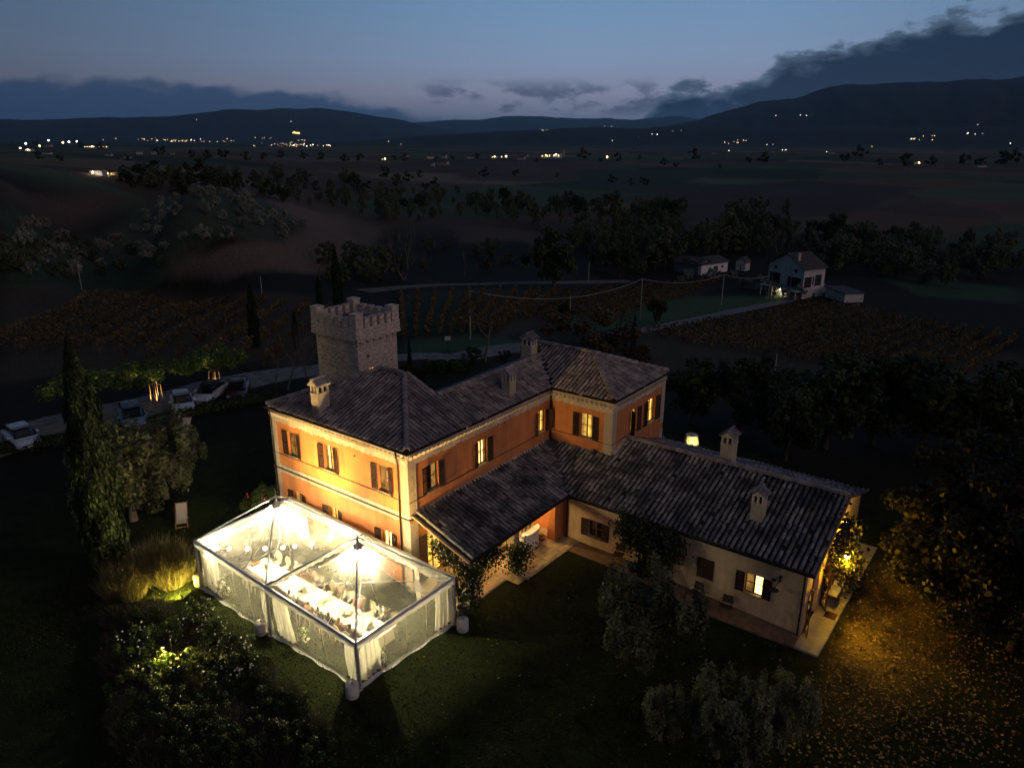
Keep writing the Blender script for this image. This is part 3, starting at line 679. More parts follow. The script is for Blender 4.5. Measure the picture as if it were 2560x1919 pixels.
def chimney(parent, x, y, zb, zt, w=.62, d=.78, tile=TILE):
    """brick stack with a little open house on top under its own tiles"""
    mb = MB(); h = zt - zb; zc = zt - .82
    courses = max(4, int((zc - zb) / .085))
    for i in range(courses):
        e = .004 * (i % 2) + random.uniform(0, .005); a = zb + (zc - zb) * i / courses; b = zb + (zc - zb) * (i + 1) / courses - .008
        mb.box(x - w / 2 - e, y - d / 2 - e, a, x + w / 2 + e, y + d / 2 + e, b)
    mb.box(x - w / 2 + .01, y - d / 2 + .01, zb, x + w / 2 - .01, y + d / 2 - .01, zc)
    ch = wpart(mb, 'chimney', PALE, parent)
    top = MB(); top.box(x - w / 2 - .04, y - d / 2 - .04, zc, x + w / 2 + .04, y + d / 2 + .04, zc + .05)
    for sx in (-1, 1):
        for fy in (-1, 0, 1):
            top.box(x + sx * (w / 2 - .05) - .05, y + fy * (d / 2 - .05) - .05, zc + .05, x + sx * (w / 2 - .05) + .05, y + fy * (d / 2 - .05) + .05, zc + .47)
    for sy in (-1, 1): top.box(x - .05, y + sy * (d / 2 - .05) - .05, zc + .05, x + .05, y + sy * (d / 2 - .05) + .05, zc + .47)
    top.box(x - w / 2 - .02, y - d / 2 - .02, zc + .47, x + w / 2 + .02, y + d / 2 + .02, zc + .53)
    o1, o2 = d / 2 + .02, .24
    for sy in (-1, 1): top.add([(x - w / 2, y + sy * o1, zc + .53), (x + w / 2, y + sy * o1, zc + .53), (x, y + sy * o1, zc + .53 + o2), (x - w / 2, y + sy * (o1 - .06), zc + .53), (x + w / 2, y + sy * (o1 - .06), zc + .53), (x, y + sy * (o1 - .06), zc + .53 + o2)], [(0, 1, 2), (5, 4, 3), (0, 3, 4, 1), (1, 4, 5, 2), (2, 5, 3, 0)])
    wpart(top, 'chimney_house', STUCCO, ch)
    inner = MB().box(x - w / 2 + .12, y - d / 2 + .12, zc + .05, x + w / 2 - .12, y + d / 2 - .12, zc + .3); wpart(inner, 'flue', IRON, ch)
    cap = MB()
    for sx in (-1, 1):
        a = V((x + sx * (w / 2 + .1), y - d / 2 - .1, zc + .50)); b = V((x + sx * (w / 2 + .1), y + d / 2 + .1, zc + .50)); c_ = V((x, y + d / 2 + .1, zc + .82)); e_ = V((x, y - d / 2 - .1, zc + .82))
        cap.add([a, b, c_, e_, a - Z * .03, b - Z * .03, c_ - Z * .03, e_ - Z * .03], [(0, 1, 2, 3), (7, 6, 5, 4), (0, 4, 5, 1), (1, 5, 6, 2), (2, 6, 7, 3), (3, 7, 4, 0)])
        k = 5
        for j in range(k):
            yy = y - d / 2 - .03 + (d + .06) * j / (k - 1)
            cap.path([(x + sx * (w / 2 + .12), yy, zc + .50), (x, yy, zc + .83)], [.085, .075], 6)
    cap.path([(x, y - d / 2 - .12, zc + .86), (x, y + d / 2 + .12, zc + .86)], .09, 6)
    wpart(cap, 'chimney_roof', tile, ch)
    return ch
# ------------------------------------------------------------------ the villa
villa = thing('villa', 'two storey orange and salmon villa with clay tile roofs and dark shutters, the largest house', 'house', (-3, 8, 0))
ZE = 7.83; O_ = .13
wl = MB()
X0, YB, WX, WY0, WY1 = -11.2, 9.3, 4.51, 12.86, 20.0
fw_ops = [(-9.72, -8.88), (-6.53, -5.69), (-2.22, -1.38)]
f_up = [(a + 11.2, b + 11.2, 5.1, 6.6) for a, b in fw_ops]; f_lo = [(a + 11.2, b + 11.2, 1.3, 2.8) for a, b in fw_ops]
wall_panel(wl, (X0, 0, 0), (1, 0, 0), 11.2, -.6, 7.7, f_up + f_lo)
r_up = [(1.37, 2.25, 5.05, 6.55), (5.55, 6.42, 5.0, 6.5), (11.5, 12.3, 5.03, 6.5)]
r_dn = [(1.18, 2.36, .06, 2.75), (10.2, 11.6, .06, 2.6)]
wall_panel(wl, (0, 0, 0), (0, 1, 0), 12.86, -.6, 7.7, r_up + r_dn)
w_up = [(2.22, 3.14, 5.0, 6.58)]
wall_panel(wl, (0, 12.86, 0), (1, 0, 0), 4.51, -.6, 7.7, w_up)
e_up = [(15.27 - 12.86, 16.1 - 12.86, 4.85, 6.52), (17.55 - 12.86, 18.65 - 12.86, 4.85, 6.52)]
wall_panel(wl, (4.51, 12.86, 0), (0, 1, 0), 7.14, -.6, 7.7, e_up)
wl.quad((X0, 4.85, -.6), (X0, 0, -.6), (X0, 0, 7.7), (X0, 4.85, 7.7)); wl.quad((4.51, 20, -.6), (-5, 20, -.6), (-5, 20, 7.7), (4.51, 20, 7.7))
wl.quad((-5, 20, -.6), (-5, 4.85, -.6), (-5, 4.85, 7.7), (-5, 20, 7.7)); wl.add([(X0, 4.85, -.6), (-5, 4.85, -.6), (0, 4.85, 7.7), (-4.67, 4.85, 9.72), (-6.53, 4.85, 9.72), (X0, 4.85, 7.7)], [(1, 0, 5, 4, 3, 2)])
wl.add([(-5, 16.43, 9.15), (-5, 16.43, 7.7), (-5, 20, 7.7)], [(0, 1, 2)])
walls = wpart(wl, 'wall', SALMON, villa)
# roof
coll = []
roofs = [roof_field(villa, [(-11.33, -.13), (.13, -.13), (-4.67, 4.67), (-6.53, 4.67)], ZE + .4 * .13, 0, .4, TILE, 1, coll),
         roof_field(villa, [(-11.33, -.13), (-6.53, 4.67), (-6.53, 4.9), (-11.33, 4.9)], ZE + .4 * 11.33, .4, 0, TILE, 2, coll),
         roof_field(villa, [(.13, -.13), (.13, 12.73), (-2.44, 15.3), (-2.44, 4.9), (-4.67, 4.9), (-4.67, 4.67)], ZE + .4 * .13, -.4, 0, TILE, 3, coll),
         roof_field(villa, [(-2.44, 4.9), (-2.44, 15.3), (-3.6, 16.43), (-5.05, 16.43), (-5.05, 4.9)], ZE + .4 * 5.01, .4, 0, TILE, 4, coll),
         roof_field(villa, [(.13, 12.73), (4.64, 12.73), (.94, 16.43), (-3.5, 16.43), (-2.44, 15.3)], ZE - .4 * 12.73, 0, .4, TILE, 5, coll),
         roof_field(villa, [(4.64, 12.73), (4.64, 20.13), (.94, 16.43)], ZE + .4 * 4.64, -.4, 0, TILE, 6, coll),
         roof_field(villa, [(4.64, 20.13), (-5.1, 20.13), (-5.1, 16.43), (.94, 16.43)], ZE + .4 * 20.13, 0, -.4, TILE, 7, coll)]
rf = MB()
for r_ in roofs: rf.add(r_.v, r_.f)
roof = wpart(rf, 'roof', UNDER, villa)
place_tiles(roof, coll, 290)
zr = lambda x: ZE + .4 * (.13 - x)
ridge_line(roof, (.10, -.10, 7.92), (-4.67, 4.67, 9.83)); ridge_line(roof, (-11.3, -.10, 7.92), (-6.53, 4.67, 9.83)); ridge_line(roof, (-6.6, 4.67, 9.84), (-4.6, 4.67, 9.84))
ridge_line(roof, (-2.44, 4.95, 8.92), (-2.44, 15.3, 8.92)); ridge_line(roof, (4.6, 12.77, 7.92), (.94, 16.43, 9.38)); ridge_line(roof, (4.6, 20.1, 7.92), (.94, 16.43, 9.38)); ridge_line(roof, (.94, 16.43, 9.38), (-4.9, 16.43, 9.38))
ridge_line(roof, (-4.7, 4.9, 9.77), (-2.5, 4.9, 8.9), .4)
mb = MB()
for s in (-1, 1):
    o = V((.08 * s, .08 * s, 0)); mb.quad(V((.13, 12.73, 7.87)) - V((.09, -.09, 0)) * 1, V((.13, 12.73, 7.87)) + V((.09, .09, 0)) * .6, V((-2.35, 15.35, 8.93)), V((-2.52, 15.2, 8.93)))
wpart(mb, 'valley_flashing', LEAD, roof)
# eaves: cornice, gutter, soffit edge
for P, U, w in (((X0, 0, 0), (1, 0, 0), 11.2), ((0, 0, 0), (0, 1, 0), 12.86), ((0, 12.86, 0), (1, 0, 0), 4.51), ((4.51, 12.86, 0), (0, 1, 0), 7.14)): cornice(villa, P, U, w, 7.66)
gutter(villa, [(-11.4, -.2, 7.80), (.2, -.2, 7.80), (.2, 12.66, 7.80), (4.71, 12.66, 7.80), (4.71, 20.2, 7.80)])
# ledges and plaster bands
led = MB()
for P, U, w in (((X0, 0, 0), (1, 0, 0), 11.2), ((0, 0, 0), (0, 1, 0), .56)):
    led.obox(P, U, Z, V(U).cross(Z), -.09, w + .09, 3.98, 4.05, -.02, .10)
wpart(led, 'string_course', DARKLINE, villa)
bd = MB()
bd.obox((X0, 0, 0), (1, 0, 0), Z, (0, -1, 0), 0, 11.2, 4.05, 4.26, -.01, .035); ragged_band(bd, (X0, 0, 0), (1, 0, 0), 11.2, 3.78, 3.98, -.01, .02, .2, .05)
bd.obox((0, 0, 0), (0, 1, 0), Z, (1, 0, 0), 0, .56, 4.05, 4.26, -.01, .045)
wpart(bd, 'plaster_band', STUCCO, villa)
sl = MB()
for P, U, w in (((X0, 0, 0), (1, 0, 0), 11.2), ((0, 0, 0), (0, 1, 0), 12.86), ((0, 12.86, 0), (1, 0, 0), 4.51), ((4.51, 12.86, 0), (0, 1, 0), 7.14)):
    sl.obox(P, U, Z, V(U).cross(Z), 0, w, 4.955, 4.985, -.01, .045)
wpart(sl, 'sill_string', DARKLINE, villa)
# quoins
qn = MB()
for P, U, a, b in (((X0, 0, 0), (1, 0, 0), 0, .5), ((X0, 0, 0), (1, 0, 0), 10.68, 11.2), ((0, 0, 0), (0, 1, 0), 0, .56), ((0, 12.86, 0), (1, 0, 0), 3.95, 4.51), ((4.51, 12.86, 0), (0, 1, 0), 0, .5), ((4.51, 12.86, 0), (0, 1, 0), 6.6, 7.14)):
    Nn = V(U).cross(Z); zz = -.5
    while zz < 7.0:
        if not (3.8 < zz < 4.3): qn.obox(P, U, Z, Nn, a - (.032 if a == 0 else 0) + random.uniform(0, .006), b + random.uniform(-.02, .012), zz, min(zz + .115, 7.02), -.01, .032 + random.uniform(0, .005))
        zz += .12
wpart(qn, 'quoin', PALE, villa)
downspout(villa, [(-11.02, -.2, 7.75), (-11.02, -.15, 7.45), (-11.02, -.1, 7.1), (-11.02, -.1, -.3)])
downspout(villa, [(-.62, -.2, 7.75), (-.6, -.16, 7.4), (-.6, -.1, 7.05), (-.6, -.1, -.1)])
downspout(villa, [(.2, 12.68, 7.75), (.1, 12.76, 7.4), (.1, 12.76, 4.35)])
# windows
FP, FU = (X0, 0, 0), (1, 0, 0)
for k, (o, m, s) in enumerate(zip(f_up, (DIMROOM, LITB, DIMROOM), ((174, 165), (172, 170), (172, 160)))): window(villa, FP, FU, *o, m, shut=s, halfmat=(None, LIT, None)[k])
for k, (o, m, s) in enumerate(zip(f_lo, (DIMROOM, LIT, LITB), ((174, 168), (172, 168), (170, 166)))): window(villa, FP, FU, *o, m, shut=s)
RP, RU = (0, 0, 0), (0, 1, 0)
for k, (o, m, s) in enumerate(zip(r_up, (GLASSDARK, LITB, LIT), ((172, 172), (166, 174), (150, 120)))): window(villa, RP, RU, *o, m, shut=s, halfmat=(DIMROOM, None, None)[k])
for o, s in zip(r_dn, ((168, 150), (None, 140))): window(villa, RP, RU, *o, LIT, shut=s, sill=False, door=True, name='french_door', solid=True)
window(villa, (0, 12.86, 0), (1, 0, 0), *w_up[0], LIT, shut=(174, 174))
for o, s in zip(e_up, ((120, 172), (168, 172))): window(villa, (4.51, 12.86, 0), (0, 1, 0), *o, LIT, shut=s)
chimney(villa, -7.4, .75, 7.8, 10.05); chimney(villa, -.75, 9.45, 7.9, 9.75, .6, .62); chimney(villa, -3.0, 14.7, 8.4, 10.45, .8, .66)
for p in ((0.02, 7.35, 7.0), (.02, 8.0, 6.9), (-3.9, -.02, 6.6)): wpart(MB().path([p, (p[0] + (.06 if p[0] > 0 else 0), p[1] - (.06 if p[1] < 0 else 0), p[2])], .05, 8), 'wall_vent', IRON, villa)
# warm light that spills from the upper window onto the wing front (lit room)
# ------------------------------------------------------------------ porch and cottage wing
annex = thing('farmhouse_wing', 'long low cream wing with mossy tile roof and a porch, attached to the orange villa', 'house', (10, 12, 0))
aw = MB(); AX0, AX1, AY0, AY1 = 3.66, 17.47, 9.3, 19.9
c_ops = [(5.18 - AX0, 6.08 - AX0, .62, 1.72), (11.93 - AX0, 12.83 - AX0, .6, 1.75), (14.48 - AX0, 15.4 - AX0, .62, 1.78)]
wall_panel(aw, (AX0, AY0, 0), (1, 0, 0), AX1 - AX0, -1.0, 2.95, c_ops)
aw.quad((AX0, 12.86, -.6), (AX0, 9.3, -.6), (AX0, 9.3, 2.95), (AX0, 12.86, 4.2)); aw.quad((17.47, 19.9, -1), (4.51, 19.9, -1), (4.51, 19.9, 3.0), (17.47, 19.9, 3.0))
# gable end with three arched doorways
arches = [(10.0 - AY0, 11.75 - AY0, 1.15), (12.75 - AY0, 14.6 - AY0, 1.15), (15.75 - AY0, 17.5 - AY0, 1.15)]
def topz(y): return 2.95 + .345 * ((y - 9.07) if y < 14.6 else (20.13 - y)) - .06
ub = [0.] + [x for a in arches for x in a[:2]] + [AY1 - AY0]
P0 = V((AX1, AY0, 0)); Uy = V((0, 1, 0)); Nx = V((1, 0, 0)); ge = lambda u, z, d=0: P0 + Uy * u + Z * z + Nx * d
def strip(u0, u1, zb0, zb1):
    um = 14.6 - AY0
    if u0 < um < u1: t = (um - u0) / (u1 - u0); zm = zb0 + (zb1 - zb0) * t; strip(u0, um, zb0, zm); strip(um, u1, zm, zb1); return
    aw.quad(ge(u0, zb0), ge(u1, zb1), ge(u1, topz(AY0 + u1)), ge(u0, topz(AY0 + u0)))
for a, b in zip(ub[::2], ub[1::2]): strip(a, b, -1., -1.)
for a, b, zs_ in arches:
    k = 10; R_ = (b - a) / 2; pts = [(a + R_ - R_ * math.cos(PI * i / k), zs_ + R_ * math.sin(PI * i / k)) for i in range(k + 1)]
    for p, q in zip(pts, pts[1:]): strip(p[0], q[0], p[1], q[1]); aw.quad(ge(p[0], p[1]), ge(q[0], q[1]), ge(q[0], q[1], -.3), ge(p[0], p[1], -.3))
    aw.quad(ge(a, -.7), ge(a, zs_), ge(a, zs_, -.3), ge(a, -.7, -.3)); aw.quad(ge(b, zs_), ge(b, -.7), ge(b, -.7, -.3), ge(b, zs_, -.3))
wpart(aw, 'wall', CREAM, annex)
ARCHP = M('arch_glass_dim', (.05, .035, .02), .15, spec=.5)
for i, (a, b, zs_) in enumerate(arches):
    k = 10; R_ = (b - a) / 2; pts = [(a, -.7)] + [(a + R_ - R_ * math.cos(PI * j / k), zs_ + R_ * math.sin(PI * j / k)) for j in range(k + 1)] + [(b, -.7)]
    df = MB()
    for p, q in zip(pts, pts[1:]):
        c0 = ((a + b) / 2, .4); s_ = .93; pi_ = (c0[0] + (p[0] - c0[0]) * s_, c0[1] + (p[1] - c0[1]) * s_); qi_ = (c0[0] + (q[0] - c0[0]) * s_, c0[1] + (q[1] - c0[1]) * s_)
        df.add([ge(*p, -.26), ge(*q, -.26), ge(*qi_, -.26), ge(*pi_, -.26), ge(*p, -.2), ge(*q, -.2), ge(*qi_, -.2), ge(*pi_, -.2)], [(4, 5, 6, 7), (0, 3, 2, 1), (2, 3, 7, 6), (0, 1, 5, 4)])
    df.obox(P0, Uy, Z, Nx, (a + b) / 2 - .05, (a + b) / 2 + .05, -.7, zs_ + R_ - .06, -.26, -.19)
    fr = wpart(df, 'arched_doorway', WOOD2, annex)
    g_ = MB(); g_.add([ge(*p, -.25) for p in pts], [tuple(range(len(pts)))]); wpart(g_, 'pane', (DIMROOM, ARCHP, ARCHP)[i], fr)
    # one open leaf with an arched head folded back against the wall
    if i < 2:
        for s in ((0,) if i == 0 else (0, 1)):
            hy = (a if s == 0 else b); sg = -1 if s == 0 else 1; lf = MB(); kk = 6; ang = math.radians(158 if i == 0 else 150)
            wd_ = R_ * .92; D = Uy * sg * (-math.cos(ang)) + Nx * math.sin(ang)
            q = lambda u, z, d=0.: ge(hy, z) + D * u + D.cross(Z) * d + Nx * .03
            arc = [(wd_ * j / kk, zs_ + math.sqrt(max(R_ ** 2 - (R_ - wd_ * j / kk) ** 2, 0.0)) - .03) for j in range(kk + 1)]
            prof = [(0, -.66)] + arc + [(wd_, -.66)]
            def rail(p, q_, w_=.07):
                p, q_ = V((p[0], p[1], 0)), V((q_[0], q_[1], 0)); d_ = (q_ - p).normalized(); n2 = V((-d_.y, d_.x, 0)) * w_ / 2
                c4 = [p - n2, q_ - n2, q_ + n2, p + n2]
                lf.add([q(c.x, c.y, -.025) for c in c4] + [q(c.x, c.y, .025) for c in c4], [(3, 2, 1, 0), (4, 5, 6, 7), (0, 1, 5, 4), (1, 2, 6, 5), (2, 3, 7, 6), (3, 0, 4, 7)])
            for p, q_ in zip(prof, prof[1:]): rail(p, q_)
            rail((0, -.62), (wd_, -.62), .12); rail((0, .25), (wd_, .25)); rail((0, -.6), (wd_, .25)); rail((0, .25), (wd_, zs_)); rail((0, 1.0), (wd_, 1.0))
            wpart(lf, 'door_leaf', WOOD2, fr)
coll2 = []
S2 = .345
rr = [roof_field(annex, [(3.85, 9.07), (17.8, 9.07), (17.8, 14.6), (4.56, 14.6), (4.56, 12.9), (.05, 12.83)], 2.95 - S2 * 9.07, 0, S2, TILE2, 11, coll2, .02, .02, .285, .40),
      roof_field(annex, [(4.56, 14.6), (17.8, 14.6), (17.8, 20.13), (4.56, 20.13)], 2.95 + S2 * 20.13, 0, -S2, TILE2, 12, coll2, .02, .03, .285, .40),
      roof_field(annex, [(3.85, .2), (3.85, 9.07), (.05, 12.83), (.05, .2)], 2.95 + .352 * 3.85, -.352, 0, TILE2, 13, coll2, .014, .01, .285, .40)]
rf = MB()
for r_ in rr: rf.add(r_.v, r_.f)
aroof = wpart(rf, 'roof', UNDER, annex); place_tiles(aroof, coll2, 290)
ridge_line(aroof, (4.6, 14.6, 4.93), (17.75, 14.6, 4.93))
vf = MB(); a, b = V((3.85, 9.07, 2.98)), V((.05, 12.83, 4.31)); t_ = (b - a).normalized(); n_2 = V((t_.y, -t_.x, 0)).normalized() * .17
vf.quad(a - n_2 + Z * .03, a + n_2 + Z * .03, b + n_2 + Z * .03, b - n_2 + Z * .03); vf.path([a - n_2 + Z * .04, b - n_2 + Z * .04], .03, 5); vf.path([a + n_2 + Z * .04, b + n_2 + Z * .04], .03, 5)
wpart(vf, 'valley_flashing', LEAD, aroof)
mo = MB()     # mortar fillet where the roofs meet the villa wall
mo.add([(.0, .2, 4.36), (.0, 12.8, 4.36), (.14, 12.7, 4.27), (.14, .2, 4.27)], [(0, 3, 2, 1)]); mo.add([(4.53, 12.9, 4.42), (4.53, 14.5, 4.98), (4.75, 14.5, 4.90), (4.75, 12.9, 4.34)], [(0, 3, 2, 1)])
wpart(mo, 'mortar_fillet', STUCCO, aroof)
gutter(annex, [(3.93, .25, 2.90), (3.93, 8.99, 2.90), (17.8, 8.99, 2.90)])
downspout(annex, [(3.75, 9.22, 2.85), (3.75, 9.22, .1)]); downspout(annex, [(17.36, 9.1, 2.85), (17.36, 9.2, 2.6), (17.36, 9.2, -.7)])
VERGE = M('terracotta_verge', (.36, .22, .13), .85); vb = MB(); vb.add([(3.85, .2, 2.83), (.05, .2, 4.17), (.05, .2, 4.27), (3.85, .2, 2.93), (3.85, .08, 2.83), (.05, .08, 4.17), (.05, .08, 4.27), (3.85, .08, 2.93)], [(4, 5, 6, 7), (0, 3, 2, 1), (0, 1, 5, 4), (3, 7, 6, 2), (0, 4, 7, 3)])
wpart(vb, 'verge_board', VERGE, annex); vb = MB(); vb.add([(17.8, 9.07, 2.83), (17.8, 14.6, 4.74), (17.8, 14.6, 4.84), (17.8, 9.07, 2.93), (17.88, 9.07, 2.83), (17.88, 14.6, 4.74), (17.88, 14.6, 4.84), (17.88, 9.07, 2.93)], [(4, 5, 6, 7), (0, 3, 2, 1), (0, 1, 5, 4), (3, 7, 6, 2)])
wpart(vb, 'verge_board', VERGE, annex)
# porch structure: beam, brick pillars, orange end pier
wpart(MB().box(3.2, .3, 2.52, 3.46, 9.3, 2.78), 'porch_beam', SOFFIT, annex)
rafters = MB()
for i in range(14): y = .6 + i * .62; rafters.add([(.05, y, 4.02), (3.5, y, 2.80), (3.5, y + .1, 2.80), (.05, y + .1, 4.02), (.05, y, 4.14), (3.5, y, 2.92), (3.5, y + .1, 2.92), (.05, y + .1, 4.14)], [(0, 3, 2, 1), (0, 1, 5, 4), (3, 7, 6, 2)])
wpart(rafters, 'rafter', SOFFIT, annex)
for y in (.58, 4.38):
    pl = MB(); zz = .06
    while zz < 2.5: e = random.uniform(0, .006); pl.box(3.04 - e, y - e, zz, 3.46 + e, y + .42 + e, zz + .112); zz += .12
    wpart(pl, 'pillar', PALE, annex)
wpart(MB().box(2.95, 8.35, .05, 3.46, 9.3, 2.6), 'end_pier', SALMON, annex)
wpart(MB().add([(.02, 9.3, .05), (3.66, 9.3, .05), (3.66, 9.3, 2.8), (.02, 9.3, 4.08), (.02, 9.5, .05), (3.66, 9.5, .05), (3.66, 9.5, 2.8), (.02, 9.5, 4.08)], [(0, 1, 2, 3), (7, 6, 5, 4), (2, 1, 5, 6), (3, 2, 6, 7)]), 'porch_end_wall', SALMON, annex)
CP_, CU_ = (AX0, AY0, 0), (1, 0, 0)
window(annex, CP_, CU_, *c_ops[0], GLASSDARK, shut=(177, 177), solid=True); window(annex, CP_, CU_, *c_ops[1], GLASSDARK, shut=(2, 2), solid=True)
window(annex, CP_, CU_, *c_ops[2], DIMROOM, shut=(176, 176), halfmat=LITB, solid=True)
chimney(annex, 14.1, 11.5, 3.55, 5.5, .62, .6, TILE2); chimney(annex, 10.9, 15.3, 4.5, 6.75, .7, .8, TILE2)
# ------------------------------------------------------------------ paving
PAVE = M('stone_paving', (.33, .26, .18), .9, (.22, .17, .12), 2.2, .4, 12)
CONC = M('concrete_path', (.38, .33, .25), .9, (.26, .22, .16), 1.5, .3, 20)
def slab(name, poly, z0, z1, mat):
    n = len(poly); zt = z1 if hasattr(z1, '__len__') else [z1] * n
    mb = MB().add([(x, y, z0) for x, y in poly] + [(x, y, z) for (x, y), z in zip(poly, zt)], [tuple(range(n, 2 * n))] + [(i, (i + 1) % n, n + (i + 1) % n, n + i) for i in range(n)])
    return mb
pt = slab('patio', [(.0, -.35), (3.55, -.1), (3.55, 3.8), (4.45, 4.3), (4.62, 9.3), (.0, 9.3)], -.5, .05, PAVE)
patio = tag(pt.build('patio', PAVE), kind='structure')
flag = []
yy = -.1
while yy < 9.1:                                     # flagstones, laid in uneven rows
    hgt_ = random.uniform(.5, .75); xx = .05; lim = 3.5 if yy + hgt_ < 3.8 else 4.4
    while xx < lim - .2:
        w_ = min(random.uniform(.5, 1.05), lim - xx); a = .012
        sb = MB().box(xx + a, yy + a, .052, xx + w_ - a, yy + hgt_ - a, .066 + random.uniform(0, .012))
        o = sb.build('flagstone', M_FLAG if 'M_FLAG' in globals() else globals().setdefault('M_FLAG', M('flagstone', (.36, .28, .19), .85, (.24, .18, .12), 2, .4, 14, rnd=.25)), patio); flag.append(o); xx += w_
    yy += hgt_
tag(slab('wall_path', [(4.62, 8.05), (7.7, 8.05), (10.5, 8.05), (13.8, 8.1), (17.5, 8.22), (17.5, 9.3), (13.8, 9.3), (10.5, 9.3), (7.7, 9.3), (4.62, 9.3)], -1.2,
         [.04, .0, -.3, -.66, -.67, -.67, -.66, -.3, .0, .04], CONC).build('wall_path', M('brown_paving', (.20, .12, .075), .9, (.13, .08, .05), 3, .4, 16)), kind='structure')
tag(slab('gable_path', [(17.5, 8.22), (18.62, 8.18), (18.72, 20.5), (17.5, 20.5)], -1.3, -.665, CONC).build('gable_path', CONC), kind='structure')
tag(MB().box(17.98, 11.55, -.664, 18.55, 12.15, -.645).build('doormat', M('brown_doormat', (.10, .045, .02), .95)), 'brown rectangular doormat on the concrete path by the arched doors', 'doormat')
# ------------------------------------------------------------------ tower
tower = thing('tower', 'square stone tower with battlements standing behind the orange villa', 'tower', (-14.6, 10, 0))
STONE = M('tower_stone', (.72, .60, .50), .95, (.36, .29, .24), 3.5, 1.2, 18, detail=9, stretch=(1, 1, 2.4))
TX1, TY0, TW, TD = -12.57, 8.17, 4.3, 3.65; TX0, TY1 = TX1 - TW, TY0 + TD; ZT = 9.85
tw = MB()
wall_panel(tw, (TX0, TY0, 0), (1, 0, 0), TW, -1, ZT, [(1.1, 1.35, 5.0, 5.3), (.45, .7, 8.7, 9.0), (2.4, 2.6, 6.0, 6.25)], .3)
wall_panel(tw, (TX1, TY0, 0), (0, 1, 0), TD, -1, ZT, [(.75, 1.0, 8.35, 8.65), (.9, 1.6, 6.55, 7.6), (2.7, 2.95, 9.1, 9.4)], .3)
tw.quad((TX0, TY1, -1), (TX0, TY0, -1), (TX0, TY0, ZT), (TX0, TY1, ZT)); tw.quad((TX1, TY1, -1), (TX0, TY1, -1), (TX0, TY1, ZT), (TX1, TY1, ZT))
wpart(tw, 'shaft', STONE, tower)
hl = MB(); hl.box(TX0 + 1.1, TY0 + .28, 5, TX0 + 1.35, TY0 + .29, 5.3); hl.box(TX0 + .45, TY0 + .28, 8.7, TX0 + .7, TY0 + .29, 9.0); hl.box(TX0 + 2.4, TY0 + .28, 6, TX0 + 2.6, TY0 + .29, 6.25); hl.box(TX1 - .29, TY0 + .75, 8.35, TX1 - .28, TY0 + 1., 8.65); hl.box(TX1 - .29, TY0 + 2.7, 9.1, TX1 - .28, TY0 + 2.95, 9.4)
wpart(hl, 'arrow_slit', IRON, tower)
window(tower, (TX1, TY0, 0), (0, 1, 0), .9, 1.6, 6.55, 7.6, LIT, shut=(None, 100), sill=False)
st = MB()      # rough stones standing proud of the shaft
sm = []
for i in range(230):
    f = i % 2; zz = random.uniform(4.5, 9.5); hh = random.uniform(.08, .2); ww = random.uniform(.2, .5)
    P, U, wd_ = ((TX0, TY0, 0), (1, 0, 0), TW) if f == 0 else ((TX1, TY0, 0), (0, 1, 0), TD)
    u = random.uniform(.05, wd_ - ww - .05)
    if f == 1 and .6 < u + ww and u < 1.8 and 6.3 < zz < 7.8: continue
    sb = MB().obox(P, U, Z, V(U).cross(Z), u, u + ww, zz, zz + hh, -.02, random.uniform(.012, .035)); wpart(sb, 'stone', STONE, tower)
par = MB(); e = .2; zp0, zp1 = ZT - .15, ZT + .70
par.box(TX0 - e, TY0 - e, zp0, TX1 + e, TY0 + .1, zp1); par.box(TX0 - e, TY1 - .1, zp0, TX1 + e, TY1 + e, zp1); par.box(TX0 - e, TY0 + .1, zp0, TX0 + .1, TY1 - .1, zp1); par.box(TX1 - .1, TY0 + .1, zp0, TX1 + e, TY1 - .1, zp1)
par.box(TX0 - e - .04, TY0 - e - .04, zp0 + .08, TX1 + e + .04, TY0 - e + .02, zp0 + .16); par.box(TX1 + e - .02, TY0 - e - .04, zp0 + .081, TX1 + e + .04, TY1 + e + .04, zp0 + .161)
wpart(par, 'parapet', STONE, tower)
cbm = MB().add([(-.13, 0, -.62), (.13, 0, -.62), (.13, .2, 0), (-.13, .2, 0), (-.13, 0, 0), (.13, 0, 0)], [(0, 1, 2, 3), (3, 2, 5, 4), (0, 3, 4), (1, 5, 2)]).mesh('corbel', STONE)
mer = MB().box(-.2, -.2, 0, .2, .2, .62); mer.box(-.24, -.24, .62, .24, .24, .69); mer = mer.mesh('merlon', STONE)
cor = MB().box(-.33, -.33, 0, .33, .33, .98); cor.box(-.36, -.36, .98, .36, .36, 1.06); cor = cor.mesh('corner_merlon', STONE)
inv = tmul(tower).inverted()
def tp(name, me_, p, rz=0):
    o = obj(name, me_); o.parent = tower; o.matrix_parent_inverse = inv; o.matrix_basis = Matrix.Translation(V(p)) @ Matrix.Rotation(rz, 4, 'Z'); return o
for i in range(6):
    tp('corbel', cbm, (TX0 + (i + .5) * TW / 6, TY0, zp0), PI); tp('corbel', cbm, (TX1, TY0 + (i + .5) * TD / 6, zp0), -PI / 2)
cxa, cxb, cya, cyb = TX0 - e + .36, TX1 + e - .36, TY0 - e + .36, TY1 + e - .36
for x in (cxa, cxb):
    for y in (cya, cyb): tp('corner_merlon', cor, (x, y, zp1))
for i in range(4):
    fx = cxa + (cxb - cxa) * (i + 1) / 5; fy = cya + (cyb - cya) * (i + 1) / 5
    for y in (TY0 - e + .21, TY1 + e - .21): tp('merlon', mer, (fx, y, zp1))
    for x in (TX0 - e + .21, TX1 + e - .21): tp('merlon', mer, (x, fy, zp1))
